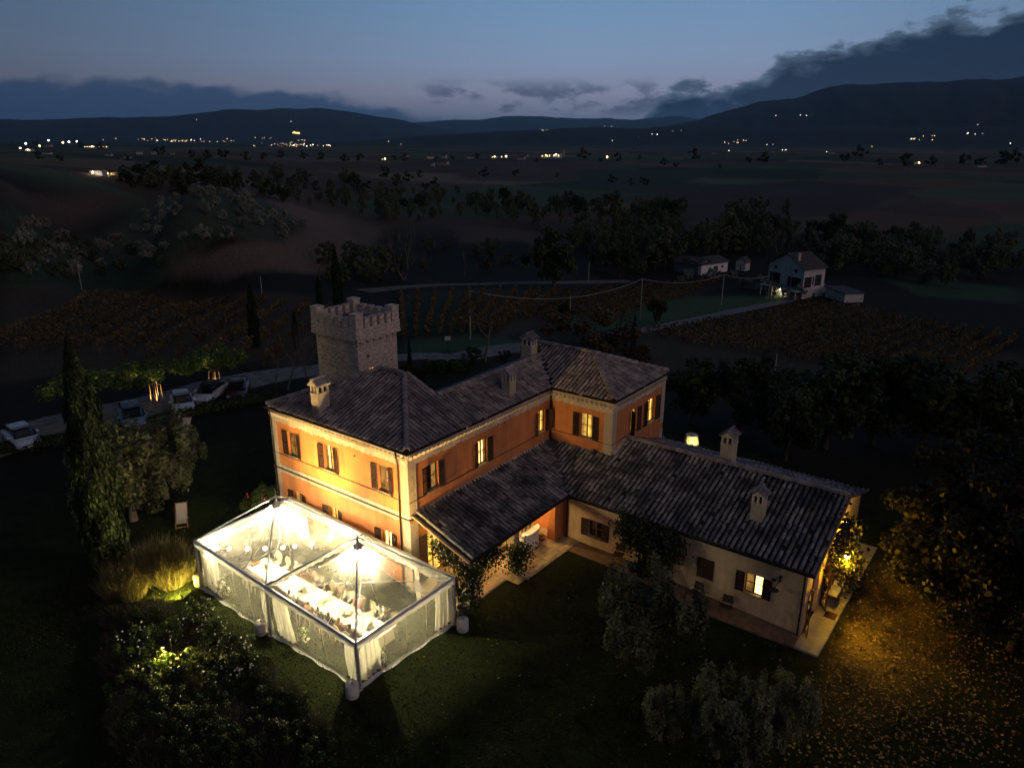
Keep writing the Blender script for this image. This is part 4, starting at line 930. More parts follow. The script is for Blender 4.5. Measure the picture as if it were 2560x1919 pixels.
dk = MB().box(TX0 + .1, TY0 + .1, ZT - .1, TX1 - .1, TY1 - .1, ZT + .2); wpart(dk, 'terrace', LEDGE, tower)
cx_, cy_ = (TX0 + TX1) / 2, (TY0 + TY1) / 2
aw_ = MB(); hx, hy = TW / 2 - .35, TD / 2 - .35; apex = (cx_, cy_, ZT + 1.35)
ring = [(cx_ - hx, cy_ - hy, ZT + .75), (cx_ + hx, cy_ - hy, ZT + .75), (cx_ + hx, cy_ + hy, ZT + .75), (cx_ - hx, cy_ + hy, ZT + .75)]
aw_.add(ring + [apex], [(0, 1, 4), (1, 2, 4), (2, 3, 4), (3, 0, 4), (3, 2, 1, 0)]); wpart(aw_, 'awning', M('dark_canvas', (.05, .05, .065), .8), tower)
wpart(MB().lathe([(1.0, ZT + .55), (.98, ZT + .75), (.8, ZT + 1.02), (.45, ZT + 1.2), (.05, ZT + 1.26)], 16, (cx_ + .9, cy_ - .9, 0)), 'parasol', M('pale_canvas', (.6, .52, .46), .8), tower, True)
# ------------------------------------------------------------------ the clear marquee
ALU = M('aluminium_pole', (.62, .64, .68), .35, (.5, .52, .56), 3, metal=.75)
PVC = sheet('clear_sheet', (.96, .95, .90), 1, .29)
PVCS = sheet('clear_side_sheet', (.95, .95, .80), 1, .13)
FABRIC = sheet('white_fabric', (.8, .8, .8), .2, 2.2, .6)
def cloth(name, col, t=.45):
    m, n, l, p = nmat(name); p.inputs['Base Color'].default_value = (*col, 1); p.inputs['Roughness'].default_value = .9; p.inputs['Specular IOR Level'].default_value = .1
    tr = n.new('ShaderNodeBsdfTranslucent'); tr.inputs[0].default_value = (*col, 1); ms = n.new('ShaderNodeMixShader'); ms.inputs[0].default_value = t
    l.new(p.outputs[0], ms.inputs[1]); l.new(tr.outputs[0], ms.inputs[2]); l.new(ms.outputs[0], n['Material Output'].inputs[0]); return m
DRAPE = cloth('white_drape', (.80, .78, .72), .4); VAL = cloth('white_valance', (.78, .77, .74), .35)
cA, cM, cB = V((3.74, -7.12, 2.62)), V((-2.79, -6.86, 2.62)), V((-9.30, -6.6, 2.62))
dW = V((.09, 6.10, 0))
T = {'S': cA, 'M': cM, 'W': cB, 'E': cA + dW, 'K': cM + dW, 'N': cB + dW}
tent = thing('marquee', 'clear plastic marquee of two glowing bays with white drapes, beside the orange villa', 'tent', (-2.8, -3.8, 0))
gz = lambda p: h1(p[0], p[1])
def bar(name, a, b, r=.04, mat=ALU, n=6): return wpart(MB().path([a, b], r, n), name, mat, tent, True)
for k, p in T.items():
    wpart(MB().box(p.x - .055, p.y - .055, gz(p) - .05, p.x + .055, p.y + .055, 2.62), 'pole', ALU, tent)
    wpart(MB().box(p.x - .13, p.y - .13, gz(p) - .02, p.x + .13, p.y + .13, gz(p) + .015), 'base_plate', ALU, tent)
bays = [('W', 'M', 'K', 'N'), ('M', 'S', 'E', 'K')]
for a, b in (('W', 'M'), ('M', 'S'), ('S', 'E'), ('E', 'K'), ('K', 'N'), ('N', 'W')):
    p, q = T[a], T[b]; d = (q - p).normalized(); y = Z.cross(d); mb = MB(); vs = []
    for s in (p, q):
        for u, w in ((-.05, -.05), (.05, -.05), (.05, .07), (-.05, .07)): vs.append(s + y * u + Z * w)
    mb.add(vs, [(0, 1, 5, 4), (1, 2, 6, 5), (2, 3, 7, 6), (3, 0, 4, 7)]); wpart(mb, 'eave_beam', ALU, tent)
wpart(MB().path([T['M'] + Z * .02, T['K'] + Z * .02], .05, 6), 'eave_beam', ALU, tent, True)
for bay in bays:
    c = [T[k] for k in bay]; ctr = sum(c, V((0, 0, 0))) / 4; pk = ctr + Z * 2.42
    for p in c: bar('rafter', p + Z * .05, pk, .042)
    wpart(MB().path([pk - Z * .35, pk + Z * .06], .05, 8).path([pk + Z * .05, pk + Z * .45], [.012, .006], 5), 'crown_mast', ALU, tent, True)
    # tensioned clear skin, curved under the rafters
    for i in range(4):
        p, q = c[i], c[(i + 1) % 4]; nU, nV = 10, 9; vs = []; fs = []
        top = pk - Z * .32
        for v in range(nV + 1):
            t = v / nV
            for u in range(nU + 1):
                e = p.lerp(q, u / nU); w_ = e.lerp(top, t); sag = -.42 * math.sin(PI * t) * (.6 + .4 * math.sin(PI * u / nU)) - .015 * math.sin(u * 2.2 + v)
                vs.append(w_ + Z * (sag - .06 * (1 - t) + .0)) if v < nV else vs.append(top + (e - ctr).normalized() * .12 - Z * .05)
        for v in range(nV):
            for u in range(nU): o = v * (nU + 1) + u; fs.append((o, o + 1, o + nU + 2, o + nU + 1))
        wpart(MB().add(vs, fs), 'roof_sheet', PVC, tent, True)
        for u in (3, 7): wpart(MB().path([vs[v * (nU + 1) + u] + Z * .006 for v in range(nV)], .009, 4), 'roof_seam', VAL, tent)
    wpart(MB().lathe([(.34, -.22), (.16, -.06), (.06, .05)], 4, tuple(pk - Z * .3)), 'crown_cap', M('grey_canvas', (.35, .32, .34), .8), tent)
    for a_, b_ in ((0, 2), (1, 3)): bar('tension_cable', c[a_] - Z * .02, c[b_] - Z * .02, .014, VAL, 5)
    bar('hanging_post', ctr - Z * .03, pk - Z * .3, .02, ALU)
# valances: plain outside band, scalloped pleats hanging inside
def valance(a, b, h, off, scal, name):
    p, q = T[a], T[b]; d = q - p; Ln = d.length; u_ = d.normalized(); y = Z.cross(u_) * off; n = int(Ln / .09); vs = []
    for i in range(n + 1):
        w = .025 * math.sin(i * 1.9) if scal else .012 * math.sin(i * .8); hh = h + (.07 * abs(math.sin(i * .55)) if scal else .01 * math.sin(i * .31)); b_ = p + u_ * Ln * i / n + y + Z.cross(u_) * w
        vs += [b_ + Z * .05, b_ - Z * hh * .5 + Z.cross(u_) * w, b_ - Z * hh]
    fs = []
    for i in range(n): o = i * 3; fs += [(o, o + 3, o + 4, o + 1), (o + 1, o + 4, o + 5, o + 2)]
    wpart(MB().add(vs, fs), name, VAL, tent, True)
for a, b in (('W', 'M'), ('M', 'S'), ('S', 'E')): valance(a, b, .30, -.075, False, 'valance')
for a, b in (('E', 'K'), ('K', 'N'), ('N', 'W')): valance(a, b, .30, -.07, False, 'valance'); valance(a, b, .50, .12, True, 'pleated_drape')
valance('K', 'M', .16, .0, True, 'pleated_drape')
# side walls of clear sheet with seams and a ground flap
def side(a, b, seams):
    p, q = T[a], T[b]; d = (q - p); n = 26; vs = []; fs = []; y = Z.cross(d.normalized()); rows = 6
    for r in range(rows + 1):
        for i in range(n + 1):
            b_ = p + d * i / n; zz = 2.45 + (gz(b_) + .02 - 2.45) * r / rows; w = .035 * math.sin(i * 1.3 + r * .4) + .03 * math.sin(i * .47 - r)
            vs.append(V((b_.x, b_.y, zz)) + y * (.09 + w * min(1, r * .5)))
    for r in range(rows):
        for i in range(n): o = r * (n + 1) + i; fs.append((o, o + 1, o + n + 2, o + n + 1))
    wpart(MB().add(vs, fs), 'side_sheet', PVCS, tent, True)
    for s in seams:
        b_ = p + d * s; g = gz(b_); mb = MB().path([b_ + y * .09 + Z * -.2, V((b_.x, b_.y, 1.2)) + y * .10, V((b_.x, b_.y, g + .03)) + y * .11], .016, 5); wpart(mb, 'seam', M('seam', (.45, .4, .33), .8) if 'seam' not in bpy.data.materials else bpy.data.materials['seam'], tent, True)
    pts = [V((*(p + d * i / n).xy, 0)) for i in range(n + 1)]
    fl = MB(); vs = []
    for i, b_ in enumerate(pts):
        g = gz(b_); w = .05 * math.sin(i * .9); vs += [b_ + y * .12 + Z * (g + .10), b_ + y * .10 + Z * (g + .035), b_ - y * (.04 + w) + Z * (g + .02)]
    fs = []
    for i in range(n): o = i * 3; fs += [(o, o + 1, o + 4, o + 3), (o + 1, o + 2, o + 5, o + 4)]
    wpart(fl.add(vs, fs), 'ground_flap', VAL, tent, True)
side('W', 'M', (.3, .5, .72)); side('M', 'S', (.33, .62)); side('S', 'E', (.27, .49, .70, .9)); side('N', 'W', (.5,))
def curtain(p, d, w, off, spread=1.25, ztop=2.42, gather=None):
    """hanging white drape with folds; wider at the floor"""
    n = max(14, int(w / .05)); rows = 9; vs = []; fs = []; d = V(d).normalized(); y = Z.cross(d); g = gz(p)
    for r in range(rows + 1):
        t = r / rows; zz = ztop + (g + .02 - ztop) * t
        for i in range(n + 1):
            f = i / n; u = w * f * (1 + (spread - 1) * t)
            vs.append(V((p[0], p[1], zz)) + d * u + y * (off + (.05 + .03 * t) * math.sin(i * 1.25 + .3 * math.sin(r)) + .03 * math.sin(i * .37) + (.10 * t * t)))
    for r in range(rows):
        for i in range(n): o = r * (n + 1) + i; fs.append((o, o + 1, o + n + 2, o + n + 1))
    wpart(MB().add(vs, fs), 'drape', DRAPE, tent, True)
ux = (cM - cB).normalized(); uy = dW.normalized()
curtain(T['W'] + ux * .12, ux, 1.0, .14); curtain(T['M'] - ux * .85, ux, .75, .14, 1.0); curtain(T['M'] + ux * .12, ux, 1.05, .16, 1.35); curtain(T['S'] - ux * 1.05, ux, .95, .16, 1.0)
curtain(T['S'] + uy * .1, uy, 1.25, .16, 1.15); curtain(T['E'] - uy * 1.1, uy, .95, .16, 1.05); curtain(T['N'] + ux * .1, ux, 1.5, -.16, 1.1); curtain(T['K'] - ux * .95, ux, 1.9, -.16, 1.05)
curtain(T['E'] - ux * .9, ux, .8, -.16); curtain(T['E'] - ux * 2.6, ux, .4, -.16, 1.); curtain(T['W'] + uy * .12, uy, .8, -.16); curtain(T['N'] - uy * .9, uy, .8, -.16)
# ballast weights, each tied to a pole
WHITEC = M('white_concrete', (.62, .58, .52), .9, (.45, .42, .38), 4, .3, 40)
ROPE = M('rope', (.25, .2, .15), .9)
for k, dx, dy, lab in (('S', .06, -.42, 'white concrete ballast cylinder at the tent corner nearest the camera'), ('M', -.55, -.18, 'white concrete ballast cylinder beside the middle pole of the marquee'),
                       ('W', -.36, .12, 'white concrete ballast cylinder at the left corner of the marquee'), ('E', .62, -.12, 'white concrete ballast cylinder on the lawn by the porch corner of the marquee')):
    p = T[k]; x, y = p.x + dx, p.y + dy; g = h1(x, y)
    w_ = thing('ballast_weight', lab, 'weight', (x, y, g), group='concrete weights of the marquee')
    MB().lathe([(.27, 0), (.29, .03), (.29, .60), (.27, .64)], 18).build('concrete_block', WHITEC, w_, True)
    MB().path([(0, 0, .62), (0, 0, .72), (.04, 0, .76), (.08, 0, .72), (.08, 0, .62)], .014, 5).build('lifting_eye', IRON, w_)
    MB().path([(.03, 0, .74), (-dx, -dy, 2.2 - g)], .012, 5).build('tie_rope', ROPE, w_)

# ------------------------------------------------------------------ lights in the marquee
BULB = E('warm_bulb', (1., .83, .50), 800); SPOTE = E('spot_face', (1., .86, .62), 600)
lw = thing('string_light', 'string of nine round warm bulbs hung across the left bay of the marquee', 'string light', (-6, -4, 2.5))
pA, pB = aty(515, 1351, -6.1), aty(905, 1340, -1.15)
a_, b_ = V((-8.6, -6.15, 2.42)), V((-3.2, -1.15, 2.75))
pts = [a_.lerp(b_, i / 24) - Z * (.38 * math.sin(PI * i / 24)) for i in range(25)]
wpart(MB().path(pts, .009, 4), 'cable', IRON, lw)
for i in range(9):
    p = pts[int(1 + i * 2.75)]; wpart(MB().path([p, p - Z * .09], .022, 6), 'socket', IRON, lw); wpart(MB().ball(tuple(p - Z * .16), .075, 10, 7), 'bulb', BULB, lw, True)
def spot_fixture(name, lab, p, aim, power, col=(1, .80, .34), ang=75, blend=.6, hang=None, size=.09):
    """a small can lamp with its own spot light"""
    p, aim = V(p), V(aim); d = (aim - p).normalized(); t = thing(name, lab, 'spotlight', tuple(p))
    Rm = d.to_track_quat('Z', 'Y').to_matrix().to_4x4()
    mb = MB().lathe([(size * .8, -.16), (size, -.14), (size * 1.05, .0), (size * .9, .0), (size * .85, -.03)], 12); o = mb.build('can', IRON, t, True); o.matrix_basis = Rm
    o = MB().lathe([(size * .82, -.032), (.01, -.03)], 12).build('lens', SPOTE, t); o.matrix_basis = Rm
    if hang: MB().path([(0, 0, 0), V(hang) - p], .012, 5).build('bracket', IRON, t)
    ld = bpy.data.lights.new(name + '_beam', 'SPOT'); ld.energy = power; ld.color = col; ld.spot_size = math.radians(ang); ld.spot_blend = blend; ld.shadow_soft_size = size
    lo = bpy.data.objects.new(name + '_beam', ld); COL.objects.link(lo); lo.parent = t; lo.matrix_basis = Matrix.Translation(d * .03) @ (-d).to_track_quat('Z', 'Y').to_matrix().to_4x4()
    return t
g0 = h1(-7.5, -1.5)
spot_fixture('floor_spotlight', 'floor spotlight washing the white drape in the rear left corner of the marquee', (-8.3, -1.35, g0 + .25), (-8.4, -.4, 2.6), 1000, ang=110, hang=(-8.3, -1.35, g0))
spot_fixture('floor_spotlight', 'floor spotlight washing the middle rear drape of the marquee', (-2.6, -1.5, .2), (-2.7, -.4, 3.2), 1000, ang=120, hang=(-2.6, -1.5, 0.))
ctrs = [sum((T[k] for k in b), V((0, 0, 0))) / 4 for b in bays]
for c, nm, pw in zip(ctrs, ('left', 'right'), (3300, 4000)):
    p = c + Z * 1.55
    t = thing('pendant_lamp', f'glowing round pendant lamp under the peak of the {nm} bay of the marquee', 'lamp', tuple(p))
    MB().path([(0, 0, .1), (0, 0, .55)], .01, 5).build('cord', IRON, t); MB().ball((0, 0, 0), .13, 12, 9).build('globe', E('globe_' + nm, (1., .85, .52), pw), t, True)
for c, nm in zip(ctrs, ('left', 'right')):
    spot_fixture('peak_spotlight', f'spotlight under the peak of the {nm} bay of the marquee, turned to the villa wall', tuple(c + V((.25, .35, 1.35))), (c.x - .3, 0., 6.2), 4300, (1, .54, .06), 100, .8, hang=tuple(c + V((0, 0, 2.)))
    )
spot_fixture('corner_spotlight', 'small spotlight strapped high on the front corner pole of the marquee', tuple(T['S'] + V((-.15, .2, -.3))), tuple(ctrs[1] + V((-1, 0, -2))), 1500, ang=100, hang=tuple(T['S'] - Z * .3))
spot_fixture('corner_spotlight', 'small spotlight strapped high on the middle pole of the marquee', tuple(T['M'] + V((.15, .2, -.3))), tuple(ctrs[1] + V((0, 0, -2))), 1200, ang=100, hang=tuple(T['M'] - Z * .3))

# ------------------------------------------------------------------ banquet table, chairs, guests
LINEN = cloth('linen', (.80, .74, .62), .1); CHINA = M('china', (.8, .78, .72), .3)
TBX0, TBX1, TBY, TBW = -8.0, 2.5, -4.05, .62
tilt = lambda x: TBY - .04 * (x - TBX0)
tb = thing('banquet_table', 'long banquet table under a pale cloth inside the marquee', 'table', ((TBX0 + TBX1) / 2, TBY - .2, 0))
def tq(x, s, z): return V((x, tilt(x) + s, z + h1(x, -4.2)))
mb = MB(); n = 60; vs = []; fs = []
for i in range(n + 1):
    x = TBX0 + (TBX1 - TBX0) * i / n; w = .03 * math.sin(i * 1.7)
    vs += [tq(x, -TBW - .05 - w, .12), tq(x, -TBW, .76), tq(x, TBW, .76), tq(x, TBW + .05 + w, .12)]
for i in range(n): o = i * 4; fs += [(o, o + 4, o + 5, o + 1), (o + 1, o + 5, o + 6, o + 2), (o + 2, o + 6, o + 7, o + 3)]
fs += [(0, 1, 2, 3), (n * 4 + 3, n * 4 + 2, n * 4 + 1, n * 4)]
wpart(mb.add(vs, fs), 'tablecloth', LINEN, tb)
wpart(MB().box(TBX0 + .1, TBY - .4, .02, TBX0 + .3, TBY + .1, .7).box(TBX1 - .3, TBY - .8, .02, TBX1 - .1, TBY - .2, .7), 'leg', WOOD2, tb)
CANDLE = E('candle_flame', (1., .72, .3), 60)
plate = MB().lathe([(.04, 0), (.14, .018), (.13, .02), (.05, .006)], 12).mesh('plate', CHINA)
glassm = M('wine_glass', (.75, .7, .6), .1); gm_ = MB().lathe([(.035, 0), (.006, .01), (.006, .08), (.035, .12), (.03, .19)], 8).mesh('wine_glass', glassm)
nch = 13
for i in range(nch):
    for s in (-1, 1):
        x = TBX0 + .55 + i * .79; p = tq(x, s * (TBW - .2), .765)
        for nm, me_, q, lab in (('plate', plate, p, 'white dinner plate on the long banquet table'), ('wine_glass', gm_, p + V((.2, -s * .16, 0)), 'wine glass on the long banquet table')):
            o = obj(nm, me_); o.location = q; o.matrix_basis = Matrix.Translation(q); tag(o, lab, 'plate' if nm == 'plate' else 'glass', nm.replace('_', ' ') + 's on the banquet table')
cnd = MB().lathe([(.03, 0), (.03, .10)], 8).mesh('wax', cloth('wax', (.85, .78, .6), .4)); flm = MB().ball((0, 0, .135), .026, 8, 6, (1, 1, 1.6)).mesh('flame', CANDLE)
for i in range(22):
    p = tq(TBX0 + .6 + i * .46 + random.uniform(-.12, .12), random.uniform(-.2, .2), .765)
    t = thing('candle', 'lit candle among the flowers on the banquet table', 'candle', tuple(p), group='candles along the banquet table'); put(obj('wax', cnd, t), (0, 0, 0)); put(obj('flame', flm, t), (0, 0, 0))
# chairs with an oval back
CHAIRW = M('cream_chair', (.62, .50, .36), .5, (.5, .4, .28), 5); SEATF = cloth('chair_fabric', (.66, .55, .40), .05)
def chair_proto():
    t = thing('oval_back_chair', 'cream oval back chair at the banquet table', 'chair')
    MB().lathe([(.20, .44), (.23, .46), (.22, .50), (.05, .515)], 14).build('seat', SEATF, t, True)
    for sx in (-1, 1):
        for sy in (-1, 1): MB().path([(sx * .16, sy * .16, .45), (sx * .18, sy * .19, 0)], [.022, .014], 6).build('leg', CHAIRW, t)
    mb = MB(); k = 16; pts = [(.24 * math.sin(2 * PI * i / k), -.21 - .05 * (.30 - .30 * math.cos(2 * PI * i / k)), .80 - .27 * math.cos(2 * PI * i / k)) for i in range(k + 1)]; mb.path(pts, .022, 5); mb.path([(-.1, -.19, .47), (-.12, -.21, .56)], .018, 5); mb.path([(.1, -.19, .47), (.12, -.21, .56)], .018, 5)
    mb.build('back_frame', CHAIRW, t, True)
    mb = MB(); c_ = (0, -.225, .80); vs = [c_] + pts[:-1]; mb.add(vs, [(0, i + 1, (i + 1) % k + 1) for i in range(k)]); mb.build('back_pad', SEATF, t)
    return t
chair0 = chair_proto(); used = False
# ------------------------------------------------------------------ people: one skinned surface each
def figure(joints, edges, radii, root, name, mats, zones, subdiv=1):
    me = bpy.data.meshes.new(name + '_cage'); me.from_pydata(joints, edges, []); me.update()
    o = bpy.data.objects.new(name + '_cage', me); COL.objects.link(o)
    sk = o.modifiers.new('skin', 'SKIN'); sk.use_smooth_shade = True
    for i, r in enumerate(radii): me.skin_vertices[0].data[i].radius = r if hasattr(r, '__len__') else (r, r)
    me.skin_vertices[0].data[root].use_root = True
    ss = o.modifiers.new('sub', 'SUBSURF'); ss.levels = subdiv; ss.render_levels = subdiv
    dg = bpy.context.evaluated_depsgraph_get(); dg.update(); m2 = bpy.data.meshes.new_from_object(o.evaluated_get(dg)); m2.name = name
    bpy.data.objects.remove(o)
    m2.materials.clear()
    for m in mats: m2.materials.append(m)
    for p in m2.polygons: p.material_index = zones(p.center); p.use_smooth = True
    return m2
SKIN = M('skin', (.50, .30, .20), .6); HAIR = M('hair', (.05, .028, .016), .6); CLOTH = M('clothes', (.05, .045, .045), .85); TROU = M('trousers', (.03, .03, .035), .85); SHOE = M('shoes', (.02, .018, .016), .5)
sit_j = [(0, 0, .55), (0, -.02, .75), (0, -.03, .98), (0, -.01, 1.14), (0, .02, 1.24), (0, .03, 1.36),          # pelvis..head
         (.20, -.02, 1.06), (.24, .10, .84), (.16, .34, .80), (-.20, -.02, 1.06), (-.24, .10, .84), (-.16, .34, .80),   # arms
         (.10, .02, .53), (.11, .42, .50), (.11, .44, .10), (.11, .56, .05), (-.10, .02, .53), (-.11, .42, .50), (-.11, .44, .10), (-.11, .56, .05),
         (.14, .42, .80), (-.14, .42, .80)]
sit_e = [(0, 1), (1, 2), (2, 3), (3, 4), (4, 5), (2, 6), (6, 7), (7, 8), (8, 20), (2, 9), (9, 10), (10, 11), (11, 21), (0, 12), (12, 13), (13, 14), (14, 15), (0, 16), (16, 17), (17, 18), (18, 19)]
sit_r = [(.16, .13), (.14, .11), (.16, .11), .055, .075, .095, .06, .05, .036, .06, .05, .036, .09, .07, .045, .035, .09, .07, .045, .035, .03, .03]
def zsit(c):
    if c.z > 1.17: return 1 if (c.z > 1.33 or c.y < .01) else 0
    if c.z > .5 and c.y > .30 and c.z > .7: return 0
    if c.z < .12: return 4
    return 2 if (c.z > .62) else 3
SIT = figure(sit_j, sit_e, sit_r, 0, 'person', [SKIN, HAIR, CLOTH, TROU, SHOE], zsit)
st_j = [(0, 0, .95), (0, -.01, 1.12), (0, -.02, 1.36), (0, 0, 1.50), (0, .02, 1.60), (0, .03, 1.71), (.20, -.02, 1.42), (.25, -.01, 1.14), (.22, .14, .92), (-.20, -.02, 1.42), (-.25, -.01, 1.14), (-.22, .16, 1.0),
        (.10, 0, .90), (.10, .03, .48), (.10, -.01, .09), (.11, .13, .04), (-.10, 0, .90), (-.10, .03, .48), (-.10, -.01, .09), (-.11, .13, .04), (.2, .2, .85), (-.2, .24, .98)]
st_r = [(.15, .11), (.13, .10), (.16, .11), .055, .075, .095, .06, .045, .034, .06, .045, .034, .085, .06, .04, .035, .085, .06, .04, .035, .03, .03]
def zst(c):
    if c.z > 1.53: return 1 if (c.z > 1.69 or c.y < .01) else 0
    if c.z < .07: return 4
    if c.y > .12 and .8 < c.z < 1.05: return 0
    return 2 if c.z > .93 else 3
STAND = figure(st_j, sit_e, st_r, 0, 'person', [SKIN, HAIR, CLOTH, TROU, SHOE], zst)
hairs = [M('hair_%d' % i, c, .6) for i, c in enumerate(((.03, .018, .012), (.10, .05, .025), (.22, .13, .06), (.06, .035, .02)))]
cls = [M('cloth_%d' % i, c, .85) for i, c in enumerate(((.03, .03, .035), (.62, .60, .56), (.28, .16, .10), (.42, .20, .18), (.10, .09, .10), (.30, .24, .17)))]
cn_ = ('dark jacket', 'white shirt', 'brown top', 'dusty pink dress', 'charcoal suit', 'tan dress')
def person(me_, p, rz, label, ci, hi, group=None, sc_=1.):
    o = obj('person', me_); put(o, p, rz, sc_); tag(o, label, 'person', group)
    for i, m in ((1, hairs[hi % 4]), (2, cls[ci % 6]), (3, cls[ci % 6] if ci in (3, 5) else TROU)): o.material_slots[i].link = 'OBJECT'; o.material_slots[i].material = m
    return o
order = ['first', 'second', 'third', 'fourth', 'fifth', 'sixth', 'seventh', 'eighth', 'ninth', 'tenth', 'eleventh', 'twelfth', 'thirteenth']
for i in range(nch):
    for s in (-1, 1):
        x = TBX0 + .55 + i * .79; p = tq(x, s * (TBW + .32), 0); rz = (0 if s < 0 else PI) + random.gauss(0, .06)
        lab = f"cream oval back chair, {'near' if s < 0 else 'villa'} side of banquet table, {order[i]} from left"
        if not used: put(chair0, p, rz); chair0['label'] = lab; chair0['group'] = 'chairs along the banquet table'; used = True
        else: dup(chair0, p, rz, label=lab, group='chairs along the banquet table')
        if (s < 0 and i in (3, 5, 6, 7, 8, 9, 10, 11)) or (s > 0 and i in (3, 4, 5, 7, 8, 9, 11)):
            ci = (i * 2 + (s > 0) * 3) % 6
            if s < 0 and i == 5: ci = 1
            person(SIT, p + V((0, -s * -.02, 0)) + Z * .0, rz, f"guest in {cn_[ci]} seated {'near' if s < 0 else 'villa'} side of table, {order[i]} chair from left", ci, i + (s > 0), 'seated dinner guests', random.uniform(.96, 1.04))
# white flowers: clusters of round blooms
PETAL = cloth('white_petal', (.78, .74, .62), .25); STEM = foliage('flower_leaf', (.05, .09, .02), (.10, .15, .04))
def bouquet(name, lab, p, r, h, n, cat='flowers'):
    t = thing(name, lab, cat, tuple(p)); mb = MB()
    for i in range(n):
        a = random.uniform(0, 2 * PI); q = math.sqrt(random.random()) * r; zz = h * (1 - (q / r) ** 2) * random.uniform(.45, 1) + .08
        mb.ball((q * math.cos(a), q * math.sin(a), zz), random.uniform(.05, .09), 7, 5, (1, 1, .8))
    mb.build('blooms', PETAL, t, True)['kind'] = 'stuff'
    c = RNG.normal(size=(n * 5, 3)) * np.array([r * .5, r * .5, h * .28]) + np.array([0, 0, h * .45]); c[:, 2] = np.clip(c[:, 2], .03, None)
    vs, q = leaves(c, RNG.normal(size=c.shape), RNG.uniform(.06, .13, len(c)), 1.8); o = obj('greenery', smesh('greenery', vs, q, STEM, RNG.random(len(q))), t); o['kind'] = 'stuff'
    return t
bouquet('flower_arrangement', 'white flower arrangement on the grass at the near end of the banquet table', (3.05, -5.35, h1(3, -5.3)), .42, .75, 46)
bouquet('flower_arrangement', 'white flower arrangement by the drape at the left corner of the marquee', (-7.75, -6.25, h1(-7.8, -6.2)), .30, .8, 34)
bouquet('flower_arrangement', 'white flowers beside the wide drape at the middle pole of the marquee', (-1.0, -6.35, h1(-1, -6.4)), .22, .9, 22)
for i in range(6): bouquet('table_flowers', f'low white flowers on the banquet table, {order[i]} bunch from its left end', tuple(tq(TBX0 + .9 + i * 1.75, 0, .76)), .2, .22, 12)
ct = thing('cake_table', 'small square table with white cloth at the near end of the banquet table', 'table', (3.05, -6.0, h1(3, -6)))
MB().box(-.32, -.32, .05, .32, .32, .74).box(-.33, -.33, .735, .33, .33, .75).build('tablecloth', LINEN, ct); MB().box(-.13, -.1, .752, .12, .1, .83).build('tray', WOOD2, ct)
# ------------------------------------------------------------------ plants: prototypes
BARK = M('bark', (.085, .065, .05), .95, (.045, .036, .028), 6, .6, 30)
PALEBARK = M('pale_bark', (.16, .13, .105), .95, (.09, .075, .06), 6, .5, 30)
F_OLIVE = foliage('olive_leaf', (.05, .054, .026), (.155, .16, .085)); F_CYP = foliage('cypress_leaf', (.006, .011, .003), (.022, .036, .010))
F_DARK = foliage('dark_leaf', (.018, .026, .010), (.055, .072, .024)); F_WOOD = foliage('wood_leaf', (.05, .062, .034), (.15, .165, .085), (.17, .14, .06))
F_AUT = foliage('autumn_leaf', (.05, .028, .012), (.12, .075, .028)); F_SHRUB = foliage('silver_shrub', (.14, .15, .11), (.32, .335, .26))
F_BUSH = foliage('bush_leaf', (.014, .024, .006), (.05, .072, .017)); F_GRASS = foliage('dry_grass', (.07, .062, .028), (.19, .16, .08)); F_VINE = foliage('vine_leaf', (.06, .042, .017), (.15, .098, .038), (.20, .12, .04))
F_LIME = foliage('hedge_leaf', (.03, .055, .012), (.10, .15, .03)); F_PLANE = foliage('plane_leaf', (.006, .008, .003), (.024, .023, .007), (.06, .04, .01))
def limb(mb, p, d, ln, r, depth, rg, spread=.55, up=.15, n=5, tips=None, mi=0):
    p = V(p); d = V(d).normalized(); pts = [p]; k = 3
    for i in range(k):
        d = (d + V(rg.normal(size=3)) * .13 + Z * up * .3).normalized(); pts.append(pts[-1] + d * ln / k)
    mb.path(pts, [r * (1 - .45 * i / k) for i in range(k + 1)], n, mi, False)
    if tips is not None: tips.append(np.array(pts[-1])); tips.append(np.array(pts[-2]))
    if depth <= 0: return
    for i in range(rg.integers(2, 4)):
        nd = (d + V(rg.normal(size=3)) * spread + Z * up).normalized()
        limb(mb, pts[-1] if i < 2 else pts[-2], nd, ln * rg.uniform(.62, .85), r * .55, depth - 1, rg, spread, up, max(3, n - 1), tips, mi)
